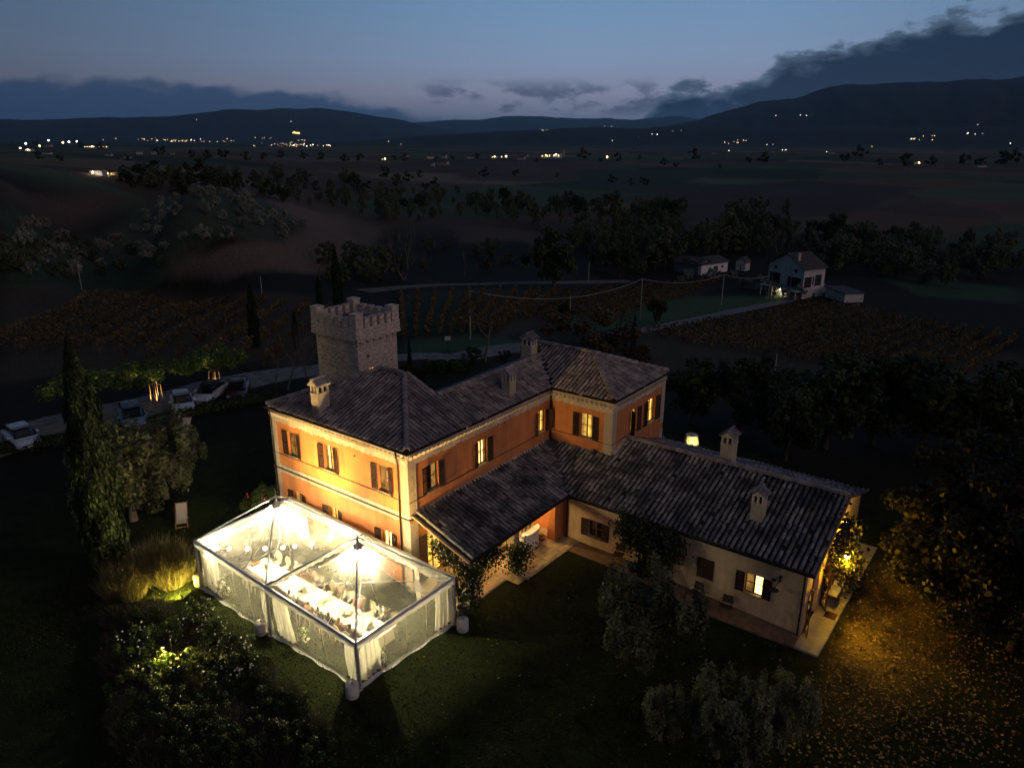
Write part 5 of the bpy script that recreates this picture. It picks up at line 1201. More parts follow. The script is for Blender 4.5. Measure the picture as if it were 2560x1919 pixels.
def crown_mesh(name, mat, seed, h, rx, z0, n_clump, n_leaf, size, shape='round', aspect=1.5, gap=.85, upright=0.):
    """leaves in uneven clumps through a crown volume; returns a mesh, base at z=0"""
    rg = np.random.default_rng(seed); hc = (h - z0)
    u = rg.normal(size=(n_clump, 3)); u /= np.linalg.norm(u, axis=1, keepdims=True); rad = rg.uniform(.35, 1.0, (n_clump, 1)) ** .6
    c = u * rad * np.array([rx, rx, hc / 2]); c[:, 2] += z0 + hc / 2
    lump = 1 + .28 * rg.normal(size=(n_clump, 1)); c[:, :2] *= np.clip(lump, .55, 1.35)
    if shape == 'flat': c[:, 2] = z0 + hc * (.35 + .55 * (1 - (np.hypot(c[:, 0], c[:, 1]) / (rx * 1.4)) ** 2)) + rg.normal(size=n_clump) * hc * .12
    cr_ = rg.uniform(.6, 1.25, n_clump) * rx * .30 * gap
    k = n_leaf // n_clump; idx = np.repeat(np.arange(n_clump), k); off = rg.normal(size=(len(idx), 3)); off /= np.linalg.norm(off, axis=1, keepdims=True) + 1e-9
    off *= (rg.random((len(idx), 1)) ** .45) * cr_[idx][:, None]
    if upright: off[:, 2] *= 1 + upright; off[:, :2] *= 1 - .3 * min(upright, 1)
    p = c[idx] + off; p[:, 2] = np.maximum(p[:, 2], z0 * .5)
    nr = off / (np.linalg.norm(off, axis=1, keepdims=True) + 1e-9) + rg.normal(size=off.shape) * .7 + np.array([0, 0, .35])
    sz = rg.uniform(.6, 1.35, len(p)) * size
    vs, q = leaves(p, nr, sz, aspect, None, rg)
    br = np.clip(.5 + .35 * rg.normal(size=len(p)) * .6 + .22 * rg.normal(size=n_clump)[idx], 0, 1)
    return smesh(name, vs, q, mat, br), c
def tree_proto(name, mat, seed, h, rx, z0, nc, nl, size, bark=BARK, tr=.16, shape='round', aspect=1.5, gap=.85, upright=0., depth=2):
    cm, c = crown_mesh('crown', mat, seed, h, rx, z0, nc, nl, size, shape, aspect, gap, upright); rg = np.random.default_rng(seed + 1); mb = MB()
    mb.path([(0, 0, -.4), (.02, .01, z0 * .5), (.05 * rx, -.03 * rx, z0 + .1 * h)], [tr * 1.35, tr, tr * .75], 7, 0, False)
    for i in range(min(7, nc)):
        q = V(c[int(rg.integers(len(c)))]); b = V((.05 * rx, -.03 * rx, z0 + .06 * h)); m_ = b.lerp(q, .5) + V(rg.normal(size=3)) * rx * .06; mb.path([b, m_, q], [tr * .5, tr * .3, tr * .1], 5, 0, False)
    return (cm, mb.mesh('trunk', bark, True))
def bare_proto(seed, h, r, depth=4, spread=.5, bark=PALEBARK, stems=1, leafmat=None, nl=0):
    rg = np.random.default_rng(seed); mb = MB(); tips = []
    for s in range(stems):
        d = (rg.normal() * .25 * (stems > 1), rg.normal() * .25 * (stems > 1), 1); limb(mb, (rg.normal() * .1 * (stems > 1), rg.normal() * .1 * (stems > 1), -.2), d, h * .34, r, depth, rg, spread, .22, 5, tips)
    tm = mb.mesh('trunk', bark, True); cm = None
    if leafmat:
        tp_ = np.array(tips); p = tp_[rg.integers(len(tp_), size=nl)] + rg.normal(size=(nl, 3)) * .22; vs, q = leaves(p, rg.normal(size=p.shape), rg.uniform(.08, .18, nl), 1.4, None, rg); cm = smesh('crown', vs, q, leafmat, rg.random(nl))
    return (cm, tm)
def cypress_proto(seed, h, r, nl, size=.16):
    rg = np.random.default_rng(seed); z = h * (.02 + .98 * rg.random(nl) ** .9); t = z / h
    prof = np.interp(t, [0, .05, .2, .45, .7, .9, 1], [.55, .85, 1, .95, .72, .36, .03]) * r
    a = rg.uniform(0, 2 * PI, nl); lump = 1 + .16 * np.sin(a * 3 + z * 1.7) + .12 * np.sin(a * 5 - z * 3.1); rr_ = prof * lump * (rg.random(nl) ** .22)
    p = np.stack([rr_ * np.cos(a), rr_ * np.sin(a), z], 1); nr = np.stack([np.cos(a), np.sin(a), np.full(nl, .25)], 1) + rg.normal(size=(nl, 3)) * .5
    al = np.tile(np.array([[0, 0, 1.]]), (nl, 1)) + rg.normal(size=(nl, 3)) * .25; al2 = np.cross(nr, al)
    vs, q = leaves(p, nr, rg.uniform(.6, 1.3, nl) * size, 2.6, al2 * 0 + al, rg); br = np.clip(.45 + .3 * rg.normal(size=nl) * .6 + .25 * np.sin(a * 3 + z * 1.7), 0, 1)
    mb = MB().path([(0, 0, -.3), (0, 0, h * .7)], [r * .16, .03], 6, 0, False)
    return (smesh('crown', vs, q, F_CYP, br), mb.mesh('trunk', BARK, True))
def blades_proto(name, mat, seed, n, h, r, w=.03, lean=.35, z0=0.):
    rg = np.random.default_rng(seed); a = rg.uniform(0, 2 * PI, n); q = np.sqrt(rg.random(n)) * r; b = np.stack([q * np.cos(a), q * np.sin(a), np.full(n, z0)], 1)
    hh = h * rg.uniform(.5, 1.1, n); ln = rg.normal(size=(n, 2)) * lean * .5 + np.stack([np.cos(a), np.sin(a)], 1) * (q / r)[:, None] * lean
    t_ = b.copy(); t_[:, :2] += ln * hh[:, None]; t_[:, 2] += hh; m_ = (b + t_) / 2; m_[:, 2] += hh * .1; s = rg.normal(size=(n, 3)); s[:, 2] = 0; s /= np.linalg.norm(s, axis=1, keepdims=True); s *= w / 2
    vs = np.stack([b - s, b + s, m_ + s, t_ + s * .2, t_ - s * .2, m_ - s], 1).reshape(-1, 3); i = np.arange(n)[:, None] * 6
    q = np.concatenate([i + np.array([[0, 1, 2, 5]]), i + np.array([[5, 2, 3, 4]])]); return smesh(name, vs, q, mat, np.tile(rg.random(n), 2))
P_ = {}
P_['olive'] = [tree_proto('olive', F_OLIVE, 31 + i, 4.4, 2.1, .9, 46, 9000, .11, PALEBARK, .17, 'round', 2.2, .8, .75) for i in range(3)]
P_['oliveS'] = [tree_proto('olives', F_SHRUB, 41 + i, 3.4, 1.6, .3, 22, 1500, .25, PALEBARK, .12, 'round', 1.5, .95, .3) for i in range(3)]
P_['round'] = [tree_proto('round', F_DARK, 51 + i, 9, 3.6, 1.6, 44, 5200, .34, BARK, .28, 'round', 1.4, .9) for i in range(3)]
P_['plane'] = [tree_proto('plane', F_PLANE, 61 + i, 8.5, 4.0, .9, 60, 8000, .23, BARK, .24, 'round', 1.25, .8) for i in range(2)]
P_['wood'] = [tree_proto('wood', F_WOOD, 71 + i, 9, 3.4, .6, 36, 2800, .40, BARK, .22, 'round', 1.4, .95, .2 * i) for i in range(4)]
P_['poplar'] = [tree_proto('poplar', F_WOOD, 81 + i, 12, 2.0, .8, 28, 2200, .42, BARK, .2, 'round', 1.6, 1.0, .9) for i in range(2)]
P_['far'] = [tree_proto('far', F_DARK, 91 + i, 8, 4.2, .4, 12, 420, 1.0, BARK, .25, 'round', 1.2, 1.0) for i in range(3)]
P_['bush'] = [tree_proto('bush', F_BUSH, 101 + i, 1.6, 1.1, .1, 20, 2200, .10, BARK, .04, 'round', 1.4, .95) for i in range(3)]
P_['autumn'] = [tree_proto('autumn', F_AUT, 111 + i, 5, 3.2, .4, 30, 2600, .26, BARK, .12, 'round', 1.3, .9) for i in range(2)]
P_['cyp'] = [cypress_proto(121, 10, 1.05, 15000, .11), cypress_proto(122, 9, .9, 3500, .22)]
P_['bare'] = [bare_proto(131, 8, .13, 5, .5), bare_proto(132, 8, .12, 5, .55, stems=3), bare_proto(133, 8, .14, 5, .42, leafmat=F_AUT, nl=700)]
P_['bareL'] = [bare_proto(136, 8, .13, 3, .45), bare_proto(137, 8, .12, 3, .5, stems=3)]
HTS = dict(olive=4.4, oliveS=3.4, round=9, plane=8.5, wood=9, poplar=12, far=8, bush=1.6, autumn=5, cyp=9.5, bare=8.2, bareL=8.2)
def plant(kind, i, loc, h, wf=1., label='', cat='tree', group=None, name=None, rz=None):
    cm, tm = P_[kind][i % len(P_[kind])]; s = h / HTS[kind]
    t = thing(name or {'olive': 'olive_tree', 'oliveS': 'olive_tree', 'cyp': 'cypress_tree', 'bush': 'bush', 'bare': 'bare_tree', 'bareL': 'bare_tree', 'autumn': 'autumn_shrub', 'plane': 'leafy_tree'}.get(kind, 'tree'), label, cat, tuple(loc), random.uniform(0, 6.28) if rz is None else rz, group, (s * wf, s * wf, s))
    if cm: obj('crown', cm, t)
    obj('trunk', tm, t); return t
def plant_px(kind, i, bx, by, ty, wf, label, cat='tree', group=None, name=None, tx=None):
    p = G(bx, by); h = hgt(tx or bx, ty, p) - p[2]; return plant(kind, i, p, h, wf, label, cat, group, name)
# ------------------------------------------------------------------ trees one can tell apart
plant_px('cyp', 0, 283, 1425, 885, .78, 'tall dark cypress in the left foreground, taller than everything near it', tx=130)
plant_px('cyp', 1, 640, 868, 705, .8, 'dark cypress left of the stone tower, behind the bare tree', tx=612)
plant_px('cyp', 1, 742, 872, 775, .8, 'cypress standing close to the left side of the stone tower', tx=733)
plant_px('cyp', 1, 800, 768, 685, .9, 'small cypress just left of and above the tower battlements', tx=790)
plant_px('cyp', 1, 846, 762, 615, .9, 'tallest cypress behind the tower battlements', tx=836)
plant_px('cyp', 1, 1026, 938, 842, .55, 'thin cypress beside the gravel drive, right of the tower'); plant_px('cyp', 1, 1583, 872, 782, .75, 'single dark cypress at the edge of the vineyard, right of the autumn shrub')
for i, (bx, by, ty, wf, lb) in enumerate(((335, 1300, 1055, .95, 'grey green olive tree lit from below, right of the tall cypress'), (415, 1245, 1040, .9, 'olive tree at the edge of the dark lawn, above the deck chair'), (300, 1180, 1075, .8, 'olive tree half hidden behind the tall cypress'),
                                          (1600, 1640, 1425, 1.0, 'large silvery olive tree on the lawn below the cream wing'), (1650, 1850, 1715, .75, 'olive tree at the bottom edge, left of the bottom pair'), (1790, 1890, 1690, .85, 'tall olive tree at the bottom edge, between two smaller ones'), (1955, 1880, 1700, .7, 'olive tree at the bottom edge, nearest the fallen leaves'),
                                          (1850, 1990, 1870, .7, 'top of an olive tree cut off by the bottom edge'))):
    plant_px('olive', i, bx, by, ty, wf, lb)
plant_px('round', 0, 1385, 722, 570, 1.05, 'big round dark oak standing alone behind the villa roof'); plant_px('round', 1, 1548, 692, 608, 1.1, 'round bushy tree right of the big oak'); plant_px('round', 2, 1640, 810, 745, .9, 'small round tree on the green slope beside the gravel road')
plant_px('round', 2, 1412, 812, 755, .8, 'small dark tree below the first lamp cable pole'); plant_px('autumn', 0, 1485, 905, 775, 1.25, 'wide rust brown shrub behind the villa roof', 'shrub'); plant_px('autumn', 1, 1590, 925, 860, 1., 'brown shrub right of the villa roof ridge', 'shrub')
plant_px('bare', 0, 718, 975, 785, 1.0, 'bare pale branched tree in front of the tower, left of the villa'); plant_px('bare', 1, 765, 940, 830, .9, 'thin bare shrub tree against the left wall of the tower'); plant_px('bare', 2, 1213, 905, 700, 1.1, 'bare spreading tree on the lawn behind the villa')
plant_px('bareL', 0, 1160, 690, 605, .9, 'pale bare tree in front of the ploughed field'); plant_px('bareL', 1, 1010, 700, 545, 1.1, 'tall bare tree above the tower, on the field edge'); plant_px('bareL', 1, 800, 700, 575, 1.0, 'bare tree behind the cypresses left of the tower'); plant_px('bareL', 0, 930, 700, 560, 1.0, 'bare tree between the tower and the ploughed field'); plant_px('bareL', 0, 690, 960, 800, .9, 'slim bare tree at the left of the bare pale tree')
# the dark garden right of the house
for i, (x, y, h, wf, lb) in enumerate(((22.6, 17.4, 6.6, 1.15, 'leafy tree overhanging the lit gable path, its low branches yellow in the lamp light'), (26.0, 15.0, 7.0, 1.15, 'leafy tree at the right of the leaf strewn yard'), (24, 20, 9, 1.05, 'tall dark tree behind the gable lamp'),
                                       (29.5, 15.5, 9., 1.1, 'big dark tree at the right edge, behind the leaf strewn yard'), (34, 12, 8, 1.1, 'dark tree nearest the lower right edge'), (30, 24, 10, 1.1, 'dark tree at the right edge, halfway up the picture'))):
    plant('plane', i, (x, y, h1(x, y)), h, wf, lb, name='garden_tree')
for i, (bx, by, ty, wf, lb) in enumerate(((1730, 1060, 900, 1.1, 'dark green tree right behind the villa wing, lit faintly from the house'), (1850, 1080, 880, 1.1, 'dark tree above the round table with the yellow cloth'), (1960, 1150, 960, 1.1, 'dark tree behind the ridge of the cream wing'), (2060, 1120, 890, 1.15, 'dark tree among the garden trees, centre of the group'),
                                          (2180, 1110, 870, 1.15, 'dark tree at the vineyard edge, right of the centre group'), (2300, 1130, 900, 1.2, 'dark broad tree below the right vineyard rows'), (2420, 1180, 930, 1.2, 'dark broad tree by the right edge'), (2540, 1150, 900, 1.2, 'dark tree cut by the right edge'))):
    plant_px('round', i, bx, by, ty, wf, lb, name='garden_tree')
# ------------------------------------------------------------------ woods, hedgerows, olive grove
def scatter(poly, n, mind=2.0):
    out = []; P = np.array(poly); tries = 0
    while len(out) < n and tries < n * 60:
        tries += 1; x = random.uniform(P[:, 0].min(), P[:, 0].max()); y = random.uniform(P[:, 1].min(), P[:, 1].max())
        if inpoly1(x, y, poly) and all((x - a) ** 2 + ((y - b) * 1.6) ** 2 > mind ** 2 for a, b in out): out.append((x, y))
    return sorted(out, key=lambda q: q[1])
for poly, n, md, h0, h1_, kinds, lab, grp in (
        ([(690, 505), (1000, 490), (1260, 505), (1500, 525), (1700, 540), (1700, 600), (1520, 640), (1420, 590), (1300, 560), (1130, 548), (960, 560), (860, 525)], 120, 15, 6, 11, ('wood', 'wood', 'wood', 'poplar', 'poplar', 'wood', 'bareL', 'round'), 'tree of the wooded valley beyond the ploughed field', 'trees of the wooded valley'),
        ([(1440, 600), (1560, 620), (1700, 590), (1850, 560), (2150, 590), (2250, 640), (2080, 690), (1920, 640), (1720, 650), (1600, 690), (1480, 680)], 95, 16, 6, 12, ('wood', 'poplar', 'wood', 'wood', 'round', 'bareL', 'poplar'), 'tree of the dark wood behind the white farmhouse', 'trees behind the white farmhouse'),
        ([(2080, 640), (2300, 600), (2560, 640), (2560, 720), (2250, 720)], 26, 34, 6, 9, ('wood', 'wood'), 'tree in the dark wood at the right edge', 'trees at the right edge'),
        ([(330, 450), (600, 440), (900, 460), (1150, 470), (1150, 492), (700, 495), (400, 488)], 44, 22, 7, 12, ('far', 'wood'), 'tree of the dark hedgerow above the olive grove', 'hedgerow above the olive grove'),
        ([(780, 640), (1000, 600), (1120, 620), (1060, 700), (900, 715), (790, 700)], 26, 20, 4, 8, ('bareL', 'wood'), 'scrubby tree at the foot of the ploughed field', 'scrub trees at the foot of the ploughed field'),
        ([(1200, 600), (1340, 660), (1350, 700), (1240, 695), (1180, 660)], 8, 26, 4, 6, ('wood',), 'low tree left of the big oak', 'low trees left of the big oak')):
    for k, (x, y) in enumerate(scatter(poly, n, md)):
        p = G(x, y); plant(random.choice(kinds), k, p, random.uniform(h0, h1_) * random.choice((.55, .8, 1, 1.15)), random.uniform(.7, 1.4), lab, group=grp)
gpoly = [(0, 505), (420, 498), (640, 516), (770, 565), (720, 600), (540, 645), (420, 645), (330, 605), (0, 592)]
g0, g1 = G(100, 560), G(620, 575); gd = (g1 - g0)[:2] / np.linalg.norm((g1 - g0)[:2]); gn = np.array([-gd[1], gd[0]]); wp_ = GP(gpoly); k = 0
for i in range(-40, 60):
    for j in range(-40, 60):
        q = g0[:2] + gd * i * 6.2 + gn * j * 8.5 + np.array([random.gauss(0, .5), random.gauss(0, .5)])
        if k < 290 and inpoly1(q[0], q[1], wp_) and random.random() > .08:
            plant('oliveS', k, (q[0], q[1], h1(*q)), random.uniform(2.4, 4.0), random.uniform(.85, 1.2), 'silver grey olive tree in the grove on the left hillside', group='olive grove on the left hillside'); k += 1
for k, (x, y) in enumerate(scatter([(0, 600), (330, 610), (420, 650), (380, 700), (0, 705)], 34, 22)):
    p = G(x, y); plant(random.choice(('wood', 'oliveS')), k, p, random.uniform(2.5, 4.5), 1.2, 'dark scrubby tree on the slope below the olive grove', group='scrub below the olive grove')
FARP = [(435, 425, 14), (560, 432, 16), (470, 440, 12), (1050, 440, 14), (1210, 440, 18), (1290, 436, 14), (1390, 440, 10), (1530, 455, 16), (1610, 460, 18), (1580, 458, 12), (1660, 410, 14), (1690, 415, 12), (1740, 395, 22), (1910, 405, 22), (1870, 405, 14), (1340, 402, 8), (1460, 396, 22), (1130, 396, 10), (1190, 394, 12), (1010, 400, 14), (985, 398, 12),
        (60, 352, 26), (30, 354, 22), (90, 360, 18), (200, 365, 18), (250, 372, 16), (400, 385, 20), (480, 392, 16), (520, 395, 18), (560, 392, 20), (620, 398, 18), (860, 402, 16), (900, 400, 18), (1800, 418, 10), (2150, 392, 24), (2110, 400, 18), (2270, 412, 26), (2330, 410, 18), (2410, 408, 24), (2500, 408, 28), (2540, 405, 26), (2450, 412, 20), (2200, 410, 14), (320, 400, 12), (150, 400, 14), (100, 395, 16),
        (1260, 398, 10), (1090, 398, 10), (1545, 400, 18), (1600, 398, 10), (1500, 402, 10), (960, 440, 22), (1020, 452, 20), (880, 452, 20), (760, 452, 22), (640, 452, 22), (700, 448, 18), (300, 452, 18), (380, 470, 22), (340, 468, 20), (700, 392, 16), (760, 394, 14), (660, 396, 16), (800, 397, 16)]
for k, (x, y, s) in enumerate(FARP):
    p = G(x, y + 3); D = (p - CAM) @ _fw; plant('far', k, p, min(s * 1.15 * D / F_PX, 24), 1.15, 'dark tree on the far plain among fields and hamlets', group='trees on the far plain')
# ------------------------------------------------------------------ hedge in front of the parked cars
hd = [G(x, y) for x, y in ((-60, 1140), (130, 1112), (270, 1090), (380, 1062), (500, 1030), (640, 1005), (690, 995))]
def hedge_mesh(pts, w, h, n, mat, size, seed, top=.1):
    rg = np.random.default_rng(seed); P = np.array(pts); seg = np.linalg.norm(np.diff(P[:, :2], axis=0), axis=1); cum = np.concatenate([[0], np.cumsum(seg)]); t = rg.random(n) * cum[-1]
    c = np.stack([np.interp(t, cum, P[:, i]) for i in range(3)], 1); i = np.clip(np.searchsorted(cum, t) - 1, 0, len(seg) - 1); d = np.diff(P[:, :2], axis=0)[i] / seg[i][:, None]; nrm = np.stack([-d[:, 1], d[:, 0]], 1)
    a = rg.uniform(0, PI, n); rr_ = rg.random(n) ** .25; lump = 1 + .22 * vnoise(t * 1.1, t * 0, 3) + .12 * vnoise(t * 4, a * 3, 5)
    o = np.cos(a) * rr_ * w * lump; z = np.sin(a) ** .6 * rr_ * h * lump
    p = np.column_stack([c[:, :2] + nrm * o[:, None], H(c[:, 0], c[:, 1]) + z]); nr = np.column_stack([nrm * np.cos(a)[:, None], np.sin(a)]) + rg.normal(size=(n, 3)) * .6
    vs, q = leaves(p, nr, rg.uniform(.6, 1.3, n) * size, 1.4, None, rg); return smesh('hedge', vs, q, mat, np.clip(.45 + .25 * rg.normal(size=n), 0, 1))
tag(obj('hedge', hedge_mesh(hd, .8, .75, 9000, F_DARK, .16, 5)), 'long low dark hedge in front of the parked cars', 'hedge')
for i, (a, b) in enumerate((((1015, 935), (1050, 950)), ((1060, 925), (1115, 930)), ((1125, 925), (1165, 925)))):
    pts = [G(*a), G(*b)]; tag(obj('hedge', hedge_mesh(pts, 1.0, 1.3, 3500, F_BUSH, .14, 50 + i)), ('rounded clipped hedge next to the thin cypress', 'large rounded clipped hedge beside the drive behind the villa', 'rounded bush with pale flowers behind the villa')[i], 'hedge')
for i, (x, y, ty, w, lb) in enumerate(((1180, 905, 870, 1.3, 'rusty low bush under the bare tree behind the villa'), (1260, 900, 875, 1.2, 'low bush right of the bare tree behind the villa'))): plant_px('bush', i, x, y, ty, w, lb, 'bush')
# pruned trees with wooden guards along the parking, lit from below
for i, (bx, by, wpx, lb) in enumerate(((218, 1045, 200, 'left'), (395, 1010, 190, 'middle'), (540, 975, 170, 'right'))):
    p = G(bx, by); t = thing('guarded_tree', f'young flat crowned tree in a wooden guard, {lb} of three lit beside the parked cars', 'tree', tuple(p), 0, 'young trees along the parking')
    cm, c = crown_mesh('crown', F_LIME, 140 + i, 3.4, 3.0, 2.3, 26, 3600, .19, 'flat', 1.3, .75); obj('crown', cm, t); MB().path([(0, 0, -.2), (.03, 0, 1.4), (0, .02, 2.5)], [.08, .06, .05], 6).build('trunk', BARK, t, True)
    gm = MB()
    for sx in (-1, 1):
        for sy in (-1, 1): gm.path([(sx * .38, sy * .38, -.1), (sx * .32, sy * .32, 1.9)], .04, 5)
    for sx in (-1, 1): gm.path([(sx * .32, -.32, 1.85), (sx * .32, .32, 1.85)], .03, 5).path([(-.32, sx * .32, 1.85), (.32, sx * .32, 1.85)], .03, 5).path([(-.34, sx * .34, .9), (.34, sx * .34, .9)], .025, 5)
    gm.build('guard', WOOD2, t)
    c_ = V(p); spot_fixture('ground_uplight', f'small uplight at the foot of the {lb} guarded tree by the parking', tuple(c_ + V((.25, -.5, .08))), tuple(c_ + V((0, 0, 3))), (800, 1300, 900)[i], (1, .72, .3), 110, size=.07)
# ------------------------------------------------------------------ planting bed left of the marquee
gr = [blades_proto('blades', F_GRASS, 150 + i, 900, 1.0, .75, .022) for i in range(2)]
dk_ = [blades_proto('stems', foliage('lavender', (.018, .017, .013), (.075, .065, .052), (.12, .13, .11)) if 'lavender' not in bpy.data.materials else bpy.data.materials['lavender'], 155 + i, 1100, .85, .85, .02) for i in range(2)]
bed = [(300, 1430), (420, 1400), (500, 1430), (450, 1500), (430, 1560), (520, 1600), (640, 1650), (700, 1740), (800, 1830), (820, 1919), (330, 1919), (300, 1750), (280, 1560)]
lav_v, lav_q, lav_r, off = [], [], [], 0
gl = 0
for k, (x, y) in enumerate(scatter(bed, 105, 24)):
    p = G(x, y)
    if math.hypot(x - 452, y - 1490) < 34 or math.hypot(x - 436, y - 1670) < 26: continue
    if y < 1490:
        gl += 1; t = thing('ornamental_grass', 'pale dry ornamental grass clump beside the left corner of the marquee', 'grass', tuple(p), random.uniform(0, 6), 'ornamental grasses by the marquee', random.uniform(.8, 1.3)); obj('blades', random.choice(gr), t)
    else:
        me = random.choice(dk_); sc_ = random.uniform(.55, .95); a_ = random.uniform(0, 6.28); bv = np.array([v.co[:] for v in me.vertices]) * sc_; bv = np.column_stack([bv[:, 0] * math.cos(a_) - bv[:, 1] * math.sin(a_), bv[:, 0] * math.sin(a_) + bv[:, 1] * math.cos(a_), bv[:, 2]]) + p
        f = np.array([q.vertices[:] for q in me.polygons]); lav_v.append(bv); lav_q.append(f + off); lav_r.append(np.random.default_rng(k).random(len(f))); off += len(bv)
for x, y, q in ((392, 1432, 1.3), (410, 1418, 1.4), (425, 1436, 1.2), (405, 1448, 1.2), (430, 1458, 1.0), (385, 1412, 1.3), (440, 1428, 1.1)):
    t = thing('ornamental_grass', 'pale dry ornamental grass clump beside the left corner of the marquee', 'grass', tuple(G(x, y)), random.uniform(0, 6), 'ornamental grasses by the marquee', q); obj('blades', random.choice(gr), t)
tag(obj('lavender_bed', smesh('lavender_bed', np.concatenate(lav_v), np.concatenate(lav_q), dk_[0].materials[0], np.concatenate(lav_r))), kind='stuff')
for k, (x, y) in enumerate(scatter(bed, 26, 45)):
    if y > 1560: plant('bush', k, G(x, y), random.uniform(.8, 1.3), 1.1, 'low dark shrub among the lavender left of the marquee', 'shrub', 'low shrubs in the lavender bed', 'low_shrub')
rose_fl = MB()
rgf = np.random.default_rng(9)
for i in range(26): a = rgf.uniform(0, 6.28); q = rgf.uniform(.3, 1.05); rose_fl.ball((q * math.cos(a), q * math.sin(a), rgf.uniform(.55, 1.35)), rgf.uniform(.04, .065), 6, 5)
rose_m = rose_fl.mesh('blossoms', PETAL, True); RED = M('red_petal', (.5, .03, .02), .7); red_m = rose_fl.mesh('blossoms', RED, True)
ROSES = [(412, 1702), (500, 1560), (540, 1610), (590, 1660), (350, 1630), (370, 1690), (480, 1700), (560, 1720), (600, 1700), (430, 1600)]
for k, (x, y) in enumerate(ROSES):
    lb = ('lit from above by the garden light', 'nearest the marquee wall, uppermost', 'second from the marquee, below the uppermost', 'at the right edge of the bed', 'at the left edge of the bed', 'low on the left, above the lavender', 'in the middle of the lower row', 'second from right in the lower row', 'rightmost in the lower row', 'just above the garden light')[k]
    p = G(x, y); t = plant('bush', k, p, random.uniform(1.0, 1.4), 1.0, 'white flowering rose bush left of the marquee, ' + lb, 'rose bush', 'white rose bushes left of the marquee', 'rose_bush')
    obj('blossoms', rose_m, t)['kind'] = 'stuff'
    if k in (0, 4, 9):  # bushes around the garden light: its glow painted in as brighter leaves
        for c_ in t.children:
            if c_.name.startswith('crown'): c_.material_slots[0].link = 'OBJECT'; c_.material_slots[0].material = F_LIME
p = G(668, 1300); t = plant('bush', 0, p, 2.3, .75, 'tall rose bush with red blooms at the left corner of the villa', 'rose bush', name='rose_bush'); obj('blossoms', red_m, t)['kind'] = 'stuff'
for bx, by, ax, ay, az_, pw, lb in ((456, 1502, 402, 1432, .7, 1600, 'uplight in the dry grasses beside the left corner of the marquee'), (436, 1657, 434, 1697, .35, 1500, 'uplight shining into the white rose bushes'), (342, 1245, 350, 1200, 2.5, 90, 'small uplight under the olive tree right of the tall cypress'), (240, 1135, 300, 1120, 2.0, 120, 'small uplight beside the tall cypress')):
    p = V(G(bx, by)); q = V(G(ax, ay)) + Z * az_; spot_fixture('ground_uplight', lb, tuple(p + Z * (.12 if az_ > 1 else 1.3 if by > 1590 else .35)), tuple(q), pw, (1, .78, .12), 135, size=.07, hang=tuple(p))
# climbers
def climber(name, lab, pts, r, n, size, mat, seed, fl=0, down=.0):
    rg = np.random.default_rng(seed); P = np.array(pts, float); i = rg.integers(len(P) - 1, size=n); t = rg.random((n, 1)); c = P[i] * (1 - t) + P[i + 1] * t
    off = rg.normal(size=(n, 3)) * r; off[:, 2] -= down * rg.random(n) ** 2; p = c + off
    tg_ = tag(obj(name, None), lab, 'climbing plant'); tg_.location = tuple(P[0]); tg_.matrix_basis = Matrix.Translation(V(P[0]))
    vs, q = leaves(p - P[0], rg.normal(size=p.shape) + np.array([.3, -.5, .4]), rg.uniform(.6, 1.3, n) * size, 1.5, None, rg); o = obj('foliage', smesh('foliage', vs, q, mat, rg.random(n)), tg_)
    obj('stem', MB().path([V(a) - V(P[0]) for a in P], [.04] + [.025] * (len(P) - 1), 5).mesh('stem', BARK), tg_)
    if fl:
        mb = MB()
        for k in rg.integers(n, size=fl): mb.ball(tuple(p[k] - P[0] + np.array([.06, -.06, .04])), rg.uniform(.03, .05), 6, 4)
        obj('blossoms', mb.mesh('blossoms', M('pink_petal', (.62, .42, .36), .8) if 'pink_petal' not in bpy.data.materials else bpy.data.materials['pink_petal']), tg_)['kind'] = 'stuff'
climber('climbing_jasmine', 'flowering climber on the near porch pillar beside the marquee', [(3.5, .7, .05), (3.55, .75, 1.2), (3.6, .7, 2.3), (3.7, 1.6, 2.6), (3.75, 2.6, 2.6)], .24, 2600, .10, F_BUSH, 160, 90, .9)
climber('climbing_jasmine', 'flowering climber hanging under the porch verge, above the potted shrub', [(3.5, .5, 1.9), (3.0, .3, 2.6), (2.2, .15, 2.9), (1.5, .1, 3.2)], .20, 1200, .10, F_BUSH, 161, 60, .5)
climber('climbing_rose', 'leafy climber round the second porch pillar', [(3.6, 4.4, .05), (3.6, 4.5, 1.3), (3.75, 4.1, 1.6), (3.9, 5.2, 1.4)], .26, 1700, .10, F_BUSH, 162, 14, .6)
climber('wisteria', 'dark wisteria mass hanging from the eave of the cream wing', [(9.4, 8.9, .0), (9.3, 8.7, 2.4), (7.9, 8.75, 2.75), (8.8, 8.4, 2.7), (10.0, 8.6, 2.6), (10.9, 8.7, 2.3), (9.6, 8.3, 1.6)], .32, 6500, .14, F_DARK, 163, 0, .9)
climber('ivy', 'ivy with large leaves trailing over the lit gable verge', [(18.4, 15.6, -.6), (18.1, 14.9, 2.5), (18.0, 13.6, 4.2), (18.1, 12.5, 3.6), (18.2, 11.8, 3.2), (18.6, 12.6, 2.0), (18.9, 13.8, 1.6)], .30, 1700, .15, F_PLANE, 164, 0, 1.0)
